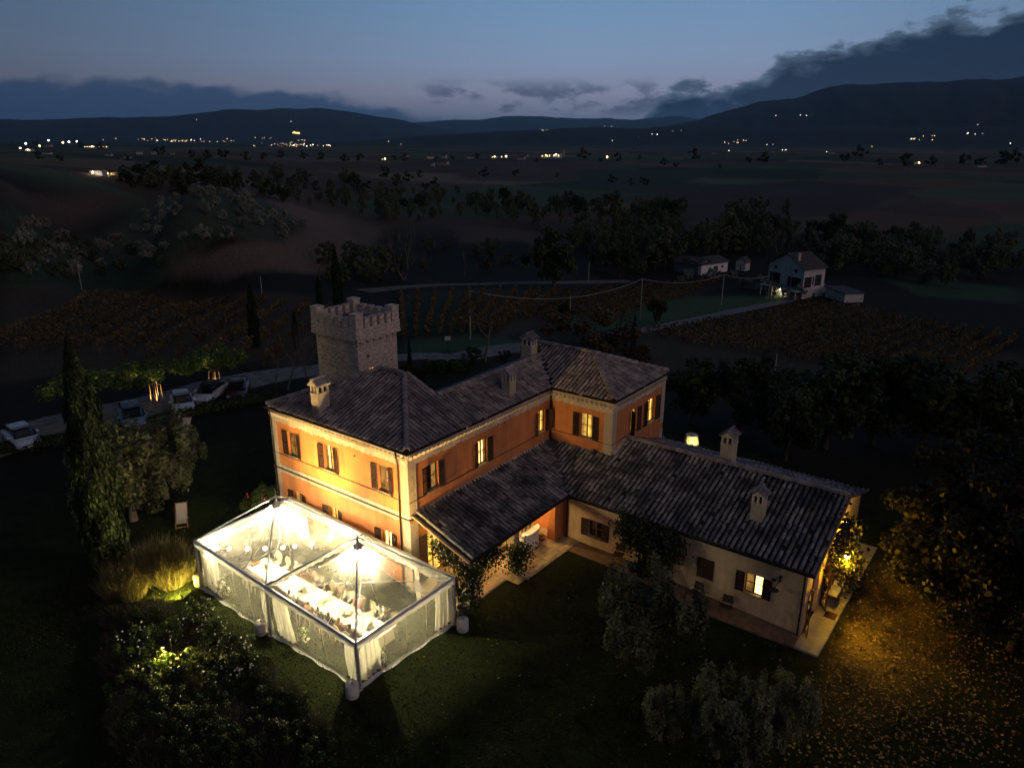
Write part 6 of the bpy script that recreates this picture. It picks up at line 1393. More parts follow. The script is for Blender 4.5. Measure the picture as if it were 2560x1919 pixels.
# loose cover: fallen leaves, short grass
def carpet(name, poly_fn, n, size, mat, seed, lift, asp=1.4, kind='stuff', tilt=.5):
    rg = np.random.default_rng(seed); p = poly_fn(rg, n); p = np.column_stack([p, H(p[:, 0], p[:, 1]) + lift]); nr = np.tile([[0, 0, 1.]], (len(p), 1)) + rg.normal(size=p.shape) * tilt
    vs, q = leaves(p, nr, rg.uniform(.5, 1.4, len(p)) * size, asp, None, rg); return tag(obj(name, smesh(name, vs, q, mat, rg.random(len(p)))), kind=kind)
F_FALL = foliage('fallen_leaf', (.05, .026, .008), (.50, .33, .09))
def yard(rg, n):
    x = 18.7 + rg.gamma(2.0, 2.4, n); y = rg.normal(10, 6.5, n); m = (x < 34) & ~((x < 18.75)) & (y < 26); return np.column_stack([x, y])[m]
carpet('fallen_leaves', yard, 6200, .105, F_FALL, 170, .03)
carpet('fallen_leaves', lambda rg, n: np.column_stack([rg.normal(14, 5, n), rg.normal(2, 4.5, n)]), 420, .085, F_FALL, 171, .03)
carpet('fallen_leaves', lambda rg, n: np.column_stack([rg.uniform(17.6, 18.6, n), rg.uniform(8.3, 20, n)]), 70, .08, F_FALL, 172, .10)
carpet('fallen_leaves', lambda rg, n: np.column_stack([rg.uniform(-12, 9, n), rg.uniform(-13, 0, n)]), 90, .085, F_FALL, 173, .03)
def lawnpts(rg, n):
    p = np.column_stack([rg.uniform(-16, 18, n), rg.uniform(-16, 9, n)]); return p[~((p[:, 0] > -.1) & (p[:, 0] < 4.7) & (p[:, 1] > -.4)) & ~((p[:, 0] < .1) & (p[:, 1] > -.1)) & ~((p[:, 0] > 4.4) & (p[:, 1] > 8))]
rg_ = np.random.default_rng(180); lp = lawnpts(rg_, 60000); n = len(lp); b = np.column_stack([lp, H(lp[:, 0], lp[:, 1])]); s = rg_.normal(size=(n, 3)) * .02; s[:, 2] = 0; tpv = b + np.column_stack([rg_.normal(size=(n, 2)) * .04, rg_.uniform(.04, .10, n)])
tag(obj('short_grass', smesh('short_grass', np.stack([b - s, b + s, tpv], 1).reshape(-1, 3), np.arange(3 * n).reshape(-1, 3), foliage('lawn_blade', (.010, .014, .003), (.040, .050, .011)), np.clip(.5 + .9 * fbm(lp[:, 0] / 1.6, lp[:, 1] / 1.6, 81, 4) + .2 * rg_.normal(size=n), 0, 1))), kind='stuff')
# ------------------------------------------------------------------ vineyards
def vine_row(a, b, seed, lab, grp, h=1.65, dens=22, size=.36):
    rg = np.random.default_rng(seed); a, b = np.array(a[:2]), np.array(b[:2]); Ln = np.linalg.norm(b - a)
    if Ln < 4: return
    n = int(min(Ln * dens, 2200)); t = rg.random(n); c = a + (b - a) * t[:, None]; d = (b - a) / Ln; nn = np.array([-d[1], d[0]]); keep = vnoise(t * Ln / 2.4, t * 0 + seed, 3) > -.40; t, c = t[keep], c[keep]; n = len(t)
    p = np.column_stack([c + nn * (rg.normal(size=n) * .16)[:, None], H(c[:, 0], c[:, 1]) + rg.uniform(.25, h, n) * (1 + .2 * vnoise(t * Ln / 3, t * 0, seed))])
    root = thing('vine_row', lab, 'vine row', (a[0], a[1], h1(*a)), 0, grp); o0 = np.array([a[0], a[1], h1(*a)])
    vs, q = leaves(p - o0, rg.normal(size=(n, 3)), rg.uniform(.6, 1.3, n) * size, 1.3, None, rg)
    obj('foliage', smesh('foliage', vs, q, F_VINE, rg.random(n)), root)['kind'] = 'stuff'
    mb = MB(); k = max(2, int(Ln / 8))
    for i in range(k): c_ = a + (b - a) * i / (k - 1); z = h1(*c_); mb.box(c_[0] - .04 - o0[0], c_[1] - .04 - o0[1], z - .2 - o0[2], c_[0] + .04 - o0[0], c_[1] + .04 - o0[1], z + 1.5 - o0[2])
    obj('post', mb.mesh('post', BARK), root)['kind'] = 'stuff'
def vineyard(A, B, C, D, n, lab, grp, seed, **k):
    """rows from edge A-B to edge C-D (corners as pixels of the photograph)"""
    A, B, C, D = (G(*p) for p in (A, B, C, D))
    for i in range(n):
        t = i / (n - 1); vine_row(A + (B - A) * t, C + (D - C) * t, seed + i, lab, grp, **k)
vineyard((1010, 850), (1230, 835), (1003, 738), (1330, 728), 9, 'brown vine row in the vineyard behind the tower', 'vine rows behind the tower', 300)
vineyard((1240, 800), (1560, 790), (1350, 728), (1790, 705), 11, 'rust coloured vine row below the lamp cable', 'vine rows below the lamp cable', 320, dens=16)
vineyard((1612, 842), (2360, 968), (2035, 757), (2540, 848), 16, 'brown vine row in the vineyard right of the gravel road', 'vine rows right of the gravel road', 340, dens=16)
vineyard((-80, 880), (660, 915), (350, 742), (830, 775), 12, 'dark brown vine row behind the parked cars', 'vine rows behind the parked cars', 360, dens=14)
# ------------------------------------------------------------------ white farmhouse and its sheds
WHITE = M('white_render', (.50, .48, .46), .9, (.36, .345, .33), .8, .1, 10); WHITE2 = M('white_shed_render', (.72, .70, .67), .9); ROOFD = M('dark_roof', (.075, .065, .06), .9, (.04, .036, .034), 2, .3, 8); SHUTD = M('dark_shutter', (.022, .02, .024), .7)
def frame_at(px, py, px2, py2):
    a, b = G(px, py), G(px2, py2); z = min(a[2], b[2]); return a, b
def gable_house(root, w, d, h, rh, wins, mat=None, over=.5, ridge='x', lit=()):
    """local frame: front along +x at y=0, depth +y; gables at the front when ridge='y'"""
    mat = mat or WHITE; mb = MB(); wall_panel(mb, (0, 0, 0), (1, 0, 0), w, -3, h, [o[:4] for o in wins if o[4] == 'f'], .2); wall_panel(mb, (w, 0, 0), (0, 1, 0), d, -3, h, [o[:4] for o in wins if o[4] == 's'], .2)
    mb.quad((w, d, -3), (0, d, -3), (0, d, h), (w, d, h)); mb.quad((0, d, -3), (0, 0, -3), (0, 0, h), (0, d, h))
    if ridge == 'y': mb.add([(0, 0, h), (w, 0, h), (w / 2, 0, h + rh)], [(0, 1, 2)]); mb.add([(0, d, h), (w, d, h), (w / 2, d, h + rh)], [(1, 0, 2)])
    else: mb.add([(w, 0, h), (w, d, h), (w, d / 2, h + rh)], [(0, 1, 2)]); mb.add([(0, 0, h), (0, d, h), (0, d / 2, h + rh)], [(1, 0, 2)])
    mb.build('wall', mat, root)
    rb = MB(); s = rh / ((w if ridge == 'y' else d) / 2); t = .16
    for sg in (0, 1):
        if ridge == 'y':
            e = -over if sg == 0 else w + over; pts = [(e, -over, h - s * over), (w / 2, -over, h + rh), (w / 2, d + over, h + rh), (e, d + over, h - s * over)]
        else:
            e = -over if sg == 0 else d + over; pts = [(-over, e, h - s * over), (w + over, e, h - s * over), (w + over, d / 2, h + rh), (-over, d / 2, h + rh)]
        up = [(x, y, z + t) for x, y, z in pts]; rb.add(pts + up, [(0, 1, 2, 3), (7, 6, 5, 4), (0, 4, 5, 1), (1, 5, 6, 2), (2, 6, 7, 3), (3, 7, 4, 0)])
    rb.build('roof', ROOFD, root)
    for o in wins:
        P, U = ((0, 0, 0), V((1, 0, 0))) if o[4] == 'f' else ((w, 0, 0), V((0, 1, 0))); Nn = U.cross(Z); k = o[5] if len(o) > 5 else SHUTD
        wd = MB().obox(P, U, Z, Nn, o[0], o[1], o[2], o[3], -.2, -.16).build('window', k, root)
        if o[1] - o[0] > .8 and o[3] - o[2] > 1.2:
            for u0, u1 in ((o[0] - (o[1] - o[0]) * .5, o[0]), (o[1], o[1] + (o[1] - o[0]) * .5)): MB().obox(P, U, Z, Nn, u0, u1, o[2], o[3], .01, .07).build('shutter', SHUTD, wd)
def place_house(root, a, b):
    """root with its front edge from ground point a to b"""
    d = V((b[0] - a[0], b[1] - a[1], 0)); return math.atan2(d.y, d.x), d.length
a, b = G(1915, 735), G(2003, 748); rz, w_ = place_house(None, a, b); zb = min(a[2], b[2]); hw = w_
fh = thing('white_farmhouse', 'two storey white farmhouse with dark roof, at the end of the gravel road', 'house', (a[0], a[1], zb), rz)
hh = hgt(1915, 655, a) - zb; hr = max(hgt(1955, 633, (a + b) / 2) - zb - hh, 1.2)
gable_house(fh, w_, w_ * .62, hh, hr, [(w_ * .13, w_ * .28, hh * .42, hh * .74, 'f'), (w_ * .66, w_ * .84, hh * .38, hh * .70, 'f'), (w_ * .16, w_ * .24, hh * .84, hh * .94, 'f'), (w_ * .72, w_ * .80, hh * .84, hh * .94, 'f'), (.9, 2.0, hh * .42, hh * .74, 's'), (2.9, 3.4, hh * .5, hh * .75, 's'), (4.2, 5.2, hh * .45, hh * .78, 's'), (3.6, 4.3, .2, 1.9, 's')], ridge='y')
mb = MB().box(-.4, -2.2, hh * .33, w_ + .4, 0, hh * .33 + .14)
for i in range(4): mb.box(i * (w_ - .2) / 3, -2.15, -2, i * (w_ - .2) / 3 + .2, -1.95, hh * .33)
mb.box(-.4, -2.2, hh * .33 + .9, w_ + .4, -2.14, hh * .33 + .96); mb.build('terrace', WHITE, fh); MB().box(w_ * .7, .4, hh + hr * .5, w_ * .7 + .7, 1.1, hh + hr * 1.15).build('chimney', PALE, fh)
MB().path([(w_ * .4, w_ * .3, hh + hr * .8), (w_ * .4, w_ * .3, hh + hr + 2.2)], .04, 5).path([(w_ * .4 - .6, w_ * .3, hh + hr + 1.9), (w_ * .4 + .6, w_ * .3, hh + hr + 1.9)], .03, 4).build('antenna', IRON, fh)
lo_ = MB().ball((w_ * .45, -.5, hh * .27), .16, 8, 6); lm = lo_.build('terrace_lamp', E('terrace_lamp', (1, .85, .5), 60), fh)
ld = bpy.data.lights.new('terrace_lamp', 'POINT'); ld.energy = 60; ld.color = (1, .8, .45); ld.shadow_soft_size = .2; lo = bpy.data.objects.new('terrace_lamp_light', ld); COL.objects.link(lo); lo.parent = fh; lo.location = (w_ * .45, -.8, hh * .20)
a, b = G(1752, 688), G(1818, 678); rz, w_ = place_house(None, a, b); zb = a[2]; hh = hgt(1752, 670, a) - zb
s = thing('white_shed', 'long low white shed with dark lean-to roof left of the white farmhouse', 'shed', (a[0], a[1], zb), rz); gable_house(s, w_, w_ * .7, max(hh, 3.0), 1.2, [(w_ * .3, w_ * .36, 1.2, 1.9, 'f'), (w_ * .5, w_ * .58, 0, 2., 'f'), (w_ * .75, w_ * .83, 1.3, 2., 'f')], mat=WHITE2)
a, b = G(1685, 678), G(1745, 688); rz, w_ = place_house(None, a, b); s = thing('barn', 'grey green barn beside the long white shed', 'barn', (a[0], a[1], a[2]), rz); gable_house(s, w_, w_ * .7, 3.0, 1.4, [], mat=M('grey_render', (.14, .17, .17), .9))
a, b = G(1838, 675), G(1862, 678); rz, w_ = place_house(None, a, b); s = thing('small_shed', 'tiny white gabled shed between the long shed and the white farmhouse', 'shed', (a[0], a[1], a[2]), rz); gable_house(s, w_, w_, 2.6, 1.2, [(w_ * .2, w_ * .32, 1.3, 1.9, 'f'), (w_ * .45, w_ * .6, .1, 2., 'f'), (w_ * .7, w_ * .82, 1.3, 1.9, 'f')], ridge='y', over=.3)
a, b = G(2062, 742), G(2110, 757); rz, w_ = place_house(None, a, b); s = thing('garage', 'low flat roofed garage beside the end of the gravel road', 'garage', (a[0], a[1], a[2]), rz)
MB().box(0, 0, -1, w_, 4.5, 2.3).build('wall', WHITE, s); MB().box(-.3, -.3, 2.3, w_ + .3, 4.8, 2.5).build('roof', ROOFD, s)
for k, (x, y, ty) in enumerate(((1780, 702, 670), (1830, 700, 675), (1895, 722, 690), (1935, 738, 700), (1860, 720, 692), (1990, 748, 712), (1720, 700, 672), (1765, 705, 680), (2025, 735, 690), (1700, 710, 690), (1960, 742, 708))): plant_px('oliveS', k, x, y, ty, 1.2, 'grey green bush in front of the white farmhouse and its sheds', 'bush', 'bushes round the white farmhouse', name='garden_bush')
# ------------------------------------------------------------------ poles with the lamp cable
PALEPOLE = M('pale_pole', (.34, .31, .27), .85); CABLE = M('white_cable', (.5, .47, .42), .6)
tops = []
for bx, by, tx, ty, lb in ((1176, 848, 1177, 727, 'pale pole in front of the vineyard, nearest the tower'), (1424, 808, 1426, 738, 'pale pole at the lower end of the sagging cable'), (1600, 800, 1601, 697, 'pale pole where the cable reaches its highest point'), (1803, 764, 1808, 686, 'pole on the green slope holding the cable'), (1920, 748, 1921, 700, 'thin pole in front of the white farmhouse'), (1471, 706, 1472, 655, 'bare pole by the dirt track'), (655, 735, 657, 690, 'short white post in the dark field left of the tower'), (1937, 925, 1935, 884, 'white topped post at the edge of the dark garden'), (205, 725, 200, 655, 'tilted pole on the left slope')):
    p = G(bx, by); h = hgt(tx, ty, p) - p[2]; t = tag(MB().path([(0, 0, -.3), (.02, 0, h)], [.11, .08], 7).build('cable_pole' if by > 740 and bx > 1000 else 'post', PALEPOLE), lb, 'pole'); t.location = tuple(p); tops.append(p + np.array([0, 0, h]))
cb = MB()
for p, q, sg in ((tops[0], tops[2], 2.2), (tops[2], tops[3], 1.2), (tops[3], tops[4] + np.array([0, 0, 1.]), .7)):
    n = 28; pts = [V(p).lerp(V(q), i / n) - Z * sg * 4 * (i / n) * (1 - i / n) for i in range(n + 1)]; cb.path(pts, .028, 4)
tag(cb.build('hanging_cable', CABLE), 'pale cable sagging between the poles above the vineyard', 'cable')
# sign by the drive
p = G(1120, 880); s = thing('sign', 'small white sign on a post beside the drive behind the villa', 'sign', tuple(p), YAW - PI / 2 + .2); zt = hgt(1120, 843, p) - p[2]
MB().path([(0, 0, -.1), (0, 0, zt)], .03, 6).build('post', IRON, s); MB().box(-.32, -.03, zt - .35, .32, 0.0, zt + .12).build('board', M('sign_white', (.7, .68, .64), .7), s); mk = MB().box(-.24, -.036, zt - .05, .24, -.032, zt + .02).box(-.24, -.036, zt - .25, .12, -.032, zt - .2); mk.add([(.0, -.036, zt - .17), (.26, -.036, zt - .17), (.13, -.036, zt - .08)], [(0, 1, 2)]); mk.build('lettering', M('sign_dark', (.05, .04, .045), .8), s)
# ------------------------------------------------------------------ hamlets on the plain
WIN = E('far_window', (1, .72, .3), 5, False); FWALL = [M('far_wall_%d' % i, c, .9) for i, c in enumerate(((.42, .40, .38), (.36, .30, .24), (.5, .47, .43)))]
LAMPY = E('far_lamp_yellow', (1, .66, .22), 26, False); LAMPW = E('far_lamp_white', (1, .9, .75), 26, False)
VILL = [  # px, py of the base, width px, height px, lit, what
    (240, 437, 34, 13, 3, 'house floodlit orange on the dark left hillside'), (282, 437, 16, 7, 2, 'small outbuilding with a bright lamp right of the floodlit orange house'), (348, 386, 14, 9, 0, 'pale gabled house on the left skyline, first of a close pair'), (385, 386, 14, 10, 0, 'pale gabled house on the left skyline, second of a close pair'), (430, 386, 10, 6, 0, 'small pale shed right of the pair of gabled houses'),
    (225, 369, 26, 5, 2, 'long low lit building on the left skyline'), (255, 369, 24, 5, 2, 'second long lit building on the left skyline'), (118, 368, 18, 8, 0, 'house on the left skyline under the street lamps'), (115, 386, 20, 5, 0, 'low pale shed below the left skyline'), (320, 396, 14, 5, 0, 'low shed in front of the gabled pair'), (305, 397, 8, 4, 0, 'tiny shed left of the low shed'), (270, 390, 16, 5, 0, 'grey low house below the long lit building'), (70, 378, 18, 6, 1, 'dark house at the far left with a lamp'),
    (1014, 394, 16, 8, 0, 'pale house with low roof left of the far village'), (1078, 397, 22, 9, 0, 'white block house beside the field in the far village'), (1108, 396, 14, 10, 0, 'narrow tall house in the far village'), (1105, 412, 26, 9, 0, 'white flat house below the far village'), (1080, 415, 10, 9, 0, 'slanted white shed below the far village'), (1180, 397, 24, 8, 0, 'brown house row in the middle of the far village'), (1235, 396, 16, 7, 2, 'house with a warm lit front in the far village'), (1260, 396, 18, 9, 2, 'gabled house with a lamp on its wall in the far village'),
    (1302, 400, 18, 9, 0, 'white shed right of the gabled house in the far village'), (1305, 393, 26, 8, 0, 'pinkish house behind the white shed in the far village'), (1362, 394, 20, 9, 2, 'brightly lit house beside the church of the far village'), (1385, 394, 30, 12, 2, 'lit church with pale gable in the far village'), (1455, 391, 12, 6, 0, 'small house right of the church tower'), (1518, 396, 8, 6, 2, 'tiny house with a lamp right of the village'), (1545, 396, 10, 7, 0, 'small gabled house at the right end of the far village'), (1690, 396, 30, 4, 0, 'low white barn on the right plain'), (1785, 385, 10, 4, 0, 'small barn near the right lights'), (2080, 384, 14, 5, 0, 'grey house on the right plain'), (2290, 410, 24, 6, 1, 'dark house among trees on the right plain'), (2455, 418, 26, 5, 0, 'pale low shed among trees at the right edge'), (960, 400, 12, 5, 1, 'house with one lamp left of the far village')]
for k, (x, y, w, h, lit, lb) in enumerate(VILL):
    p = G(x, y); D = (p - CAM) @ _fw; m_ = D / F_PX; w, h = w * m_, h * m_
    t = thing('church' if 'church with' in lb else 'shed' if 'shed' in lb or 'barn' in lb else 'house', lb, 'church' if 'church with' in lb else 'shed' if 'shed' in lb or 'barn' in lb else 'house', tuple(p), YAW - PI / 2 + random.uniform(-.5, .3))
    d = w * .6; hh = h * .72; wm_ = FWALL[k % 3]; MB().box(-w / 2, 0, -2, w / 2, d, hh).add([(w / 2, 0, hh), (w / 2, d, hh), (w / 2, d / 2, h)], [(0, 1, 2)]).add([(-w / 2, 0, hh), (-w / 2, d, hh), (-w / 2, d / 2, h)], [(1, 0, 2)]).build('wall', wm_, t)
    o = h * .06; MB().add([(-w / 2 - o, -o * 3, hh), (w / 2 + o, -o * 3, hh), (w / 2 + o, d / 2, h + o), (-w / 2 - o, d / 2, h + o), (w / 2 + o, d + o * 3, hh), (-w / 2 - o, d + o * 3, hh)], [(0, 1, 2, 3), (3, 2, 4, 5)]).build('roof', ROOFD, t)
    nw = max(2, int(w / 4))
    for i in range(nw):
        u = -w / 2 + w * (i + .5) / nw; MB().box(u - w * .03, -.08, hh * .35, u + w * .03, -.02, hh * .72).build('window', WIN if (lit and i % 2 == 0) else SHUTD, t)
    if lit:
        ld = bpy.data.lights.new('wall_lamp', 'POINT'); ld.energy = {1: 300, 2: 2600, 3: 2600}[lit] * (D / 1000) ** .5; ld.color = (1, .62, .2) if k % 4 else (1, .85, .6); ld.shadow_soft_size = .3
        lo = bpy.data.objects.new('wall_lamp_light', ld); COL.objects.link(lo); lo.parent = t; lo.location = (w * .2, -3.5, hh * .8); MB().ball((w * .2, -3.5, hh * .85), .55 * m_ / .5, 6, 5).build('wall_lamp', LAMPY if k % 4 else LAMPW, t)
p = G(1409, 392); D = (p - CAM) @ _fw; m_ = D / F_PX; t = thing('bell_tower', 'dark slender bell tower beside the lit church', 'tower', tuple(p), .3); w, h = 5 * m_, 22 * m_
MB().box(-w / 2, -w / 2, -2, w / 2, w / 2, h * .8).box(-w * .6, -w * .6, h * .8, w * .6, w * .6, h * .83).build('shaft', FWALL[1], t); MB().add([(-w / 2, -w / 2, h * .83), (w / 2, -w / 2, h * .83), (w / 2, w / 2, h * .83), (-w / 2, w / 2, h * .83), (0, 0, h)], [(0, 1, 4), (1, 2, 4), (2, 3, 4), (3, 0, 4)]).build('spire', ROOFD, t)
p = G(740, 334); D = (p - CAM) @ _fw; m_ = D / F_PX; t = thing('hill_fortress', 'small floodlit fortress on the dark left mountain slope', 'fortress', tuple(p), YAW - PI / 2); FORT = E('floodlight_glow', (1, .62, .22), 2.2, False)  # floodlight on the fortress walls is put in as emission of the stone
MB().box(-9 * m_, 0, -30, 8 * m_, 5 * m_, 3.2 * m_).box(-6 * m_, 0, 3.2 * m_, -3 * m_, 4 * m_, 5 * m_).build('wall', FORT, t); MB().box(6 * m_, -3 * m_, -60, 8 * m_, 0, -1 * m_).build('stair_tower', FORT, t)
# points of light: towns too far away to tell their lamps apart
def town(name, spots, mat):
    mb = MB()
    for x, y, n, sx, sy, r in spots:
        for i in range(max(1, int(n * .65))):
            p = G(x + random.gauss(0, sx), y + random.gauss(0, sy)); D = (p - CAM) @ _fw; q = r * random.uniform(.3, .85) * D / F_PX; c = (p[0], p[1], p[2] + q * 1.5 + 3)
            mb.add([(c[0] - q, c[1], c[2]), (c[0] + q, c[1], c[2]), (c[0], c[1] - q, c[2]), (c[0], c[1] + q, c[2]), (c[0], c[1], c[2] - q), (c[0], c[1], c[2] + q)], [(0, 2, 5), (2, 1, 5), (1, 3, 5), (3, 0, 5), (2, 0, 4), (1, 2, 4), (3, 1, 4), (0, 3, 4)])
    tag(mb.build(name, mat), kind='stuff')
town('town_lights', [(420, 353, 20, 26, 2, 1.1), (350, 350, 12, 40, 3, .9), (460, 354, 14, 18, 1.2, 1.1), (530, 354, 10, 16, 2, .9), (570, 353, 7, 12, 2, 1), (665, 346, 9, 12, 1, .9), (700, 360, 16, 20, 3, 1.0), (740, 366, 24, 24, 2.5, 1.1), (750, 352, 10, 12, 1.5, .9), (820, 367, 6, 8, 1.5, 1.5), (965, 354, 3, 6, 1, 1.1), (1010, 362, 4, 14, 1, .9), (1070, 356, 3, 10, 1, .8), (1365, 325, 4, 8, 1, .8), (1840, 358, 8, 14, 1.2, 1.1), (1860, 353, 6, 10, 1, 1.1), (2330, 345, 9, 16, 3, 1.1), (2275, 348, 4, 8, 2, 1.2), (2185, 368, 3, 6, 3, 1.2), (1540, 355, 3, 6, 1, .9), (1600, 345, 2, 4, 2, .9)], E('town_lights', (1, .6, .25), 7, False))
town('town_lights', [(440, 354, 12, 40, 2, 1.0), (480, 353, 9, 10, 1, 1.2), (760, 366, 16, 20, 2, 1.2), (735, 364, 12, 14, 2, .9), (820, 365, 5, 6, 1, 1.8), (640, 366, 5, 20, 2, .9), (1640, 338, 6, 8, 2.5, 1.1), (1690, 328, 4, 8, 1, .9), (1525, 318, 5, 8, 1, .9), (1920, 364, 4, 5, 1, 1.2), (2010, 290, 5, 14, .8, 1.0), (2290, 350, 6, 14, 2, 1.3), (2425, 336, 8, 26, 1, 1.0), (2430, 312, 4, 10, 1, .8), (2540, 360, 3, 6, 4, 1.3), (1800, 380, 3, 18, 2, 1.1), (1965, 378, 5, 10, 1, 1.0), (2065, 384, 1, 1, 1, 1.6), (1360, 327, 5, 7, 1, .8), (1510, 395, 2, 6, 1, 1.4), (727, 304, 1, 1, 1, 1.3), (491, 303, 1, 1, 1, 1), (1940, 292, 1, 1, 1, 1)], E('town_lights_white', (1, .85, .62), 8, False))
for k, (x, y, c, lb) in enumerate(((52, 374, 0, 'lowest'), (100, 367, 0, 'second from the left'), (158, 358, 0, 'orange, in the middle'), (122, 352, 1, 'white, above the house'), (173, 356, 1, 'white, right of the orange one'), (193, 355, 1, 'white, rightmost'), (65, 361, 1, 'white, far left'))):
    p = G(x, y + 3); D = (p - CAM) @ _fw; m_ = D / F_PX; t = thing('street_lamp', f'street lamp glowing on the left skyline, {lb}', 'street lamp', tuple(p)); h = 3 * m_ + 3; MB().path([(0, 0, -1), (0, 0, h)], .12, 5).build('pole', IRON, t); MB().ball((0, 0, h), 1.25 * m_, 8, 6, (1.5, 1.5, .9)).build('lamp_head', LAMPW if c else LAMPY, t)
# ------------------------------------------------------------------ parked cars
GLASS = M('car_glass', (.012, .013, .016), .05, spec=.7); TYRE = M('tyre', (.015, .015, .015), .9); RIM = M('rim', (.35, .35, .36), .35, metal=.8); HEAD = M('headlight', (.55, .57, .6), .15, spec=.7); TRIM = M('black_trim', (.015, .015, .017), .5); PLATE = M('number_plate', (.6, .6, .58), .5)
PAINTW = M('white_paint', (.50, .52, .55), .25, spec=.6); PAINTD = M('dark_paint', (.05, .055, .065), .25, spec=.6)
def car_proto(h=1.5, ln=4.2, w=1.78, suv=False):
    """nose towards -y; body and cabin lofted from cross sections"""
    t = thing('parked_car', '', 'car'); b = .62 if not suv else .78
    def loft(secs, n=7):
        mb = MB(); vs = []; fs = []
        for y, hw, z0, z1, r in secs:
            ring = [(-hw * .86, z0), (-hw, z0 + .12), (-hw * 1.0, z1 - r), (-hw * .88, z1), (hw * .88, z1), (hw * 1.0, z1 - r), (hw, z0 + .12), (hw * .86, z0)]
            vs += [(x, y, z) for x, z in ring]
        m = 8
        for i in range(len(secs) - 1):
            for j in range(m): fs.append((i * m + j, i * m + (j + 1) % m, (i + 1) * m + (j + 1) % m, (i + 1) * m + j))
        fs += [tuple(range(m)), tuple((len(secs) - 1) * m + j for j in range(m))[::-1]]
        return MB().add(vs, fs)
    L2 = ln / 2; hw = w / 2
    loft([(-L2, hw * .74, .30, b * .86, .1), (-L2 + .12, hw * .9, .22, b + .04, .14), (-L2 + .5, hw, .20, b + .14, .15), (-L2 + 1.15, hw, .20, b + .25, .14), (0, hw, .20, b + .29, .12), (L2 - .7, hw, .20, b + .32, .12), (L2 - .15, hw * .94, .25, b + .28, .14), (L2, hw * .82, .34, b + .1, .12)]).build('body', PAINTW, t, True)
    base = b + .24; yf, yr = -L2 + 1.05, L2 - (.35 if suv else .45)
    cab = [(yf, hw * .86, base - .02, base + .02, .01), (yf + .62, hw * .80, base - .02, h - .12, .1), (yf + 1.0, hw * .76, base - .02, h - .04, .1), (yr - .8, hw * .76, base, h - .05, .1), (yr - .35, hw * .78, base, h - .14, .1), (yr, hw * .82, base, base + .08, .02)]
    loft(cab).build('windows', GLASS, t, True)
    loft([(yf + .66, hw * .70, h - .10, h - .055, .01), (yf + 1.0, hw * .70, h - .07, h + .0, .02), (yr - .8, hw * .70, h - .08, h - .005, .02), (yr - .38, hw * .70, h - .16, h - .09, .02)]).build('roof', PAINTW, t, True)
    for s in (-1, 1):
        for y in (-L2 + .82, L2 - .78):
            wh = MB().lathe([(.31, -.1), (.325, -.06), (.325, .06), (.31, .1)], 16).build('wheel', TYRE, t, True); wh.matrix_basis = Matrix.Translation((s * (hw - .09), y, .325)) @ Matrix.Rotation(PI / 2, 4, 'Y')
            rm = MB().lathe([(.2, -.105), (.2, .105)], 12).build('rim', RIM, wh)
        MB().ball((s * (hw * .72), -L2 + .10, b - .02), .14, 8, 6, (1.2, .7, .6)).build('headlight', HEAD, t, True)
        MB().box(s * hw - (.0 if s > 0 else .2), yf + .42, base + .02, s * hw + (.2 if s > 0 else 0), yf + .56, base + .16).build('wing_mirror', PAINTW, t)
    MB().box(-.42, -L2 - .012, .34, .42, -L2 + .02, .50).build('grille', TRIM, t); MB().box(-.26, -L2 - .025, .36, .26, -L2 - .012, .46).build('number_plate', PLATE, t)
    return t
c0 = car_proto(); c1 = car_proto(1.78, 4.6, 1.92, True)
fr = lambda q: math.atan2(q[1], q[0]) + PI / 2
def park(c, px, py, rz, lab, mats=None, first=False, sc_=1.):
    p = G(px, py); p = tuple(p + np.array([0, 0, .05]))
    if first: put(c, p, rz, sc_); c['label'] = lab; c['group'] = 'cars on the gravel parking'; return c
    return dup(c, p, rz, sc_, lab, 'cars on the gravel parking', mats=mats)
SILV = M('silver_blue_paint', (.16, .20, .26), .25, spec=.6); MAROON = M('maroon_paint', (.06, .015, .012), .3, spec=.6)
vp = lambda px, off: math.atan2(ray(px, 1000)[1], ray(px, 1000)[0]) - PI / 2 + PI + PI + off   # nose roughly to the camera
park(c0, 58, 1110, vp(58, .25), 'white hatchback parked alone at the far left edge', first=True); park(c1, 335, 1062, vp(335, .08), 'large blue grey off-roader between two lit guarded trees', {'white_paint': SILV}, sc_=1.)
d_ = park(c1, 700, 900, 0, 'x') if False else None
put(c1, (0, 0, 0)); bpy.data.objects.remove(c1) if False else None
park(c0, 458, 1022, vp(458, .05), 'white hatchback beside the white car with a black roof'); d4 = park(c0, 527, 998, vp(527, -.5), 'white car with a black roof, parked at an angle'); d5 = park(c0, 598, 990, vp(598, -.15), 'dark maroon car parked nearest the bare trees', {'white_paint': MAROON})
for ch in d4.children:
    if ch.name.startswith('roof'): ch.material_slots[0].link = 'OBJECT'; ch.material_slots[0].material = TRIM
for o in [c1] + list(c1.children_recursive): bpy.data.objects.remove(o)
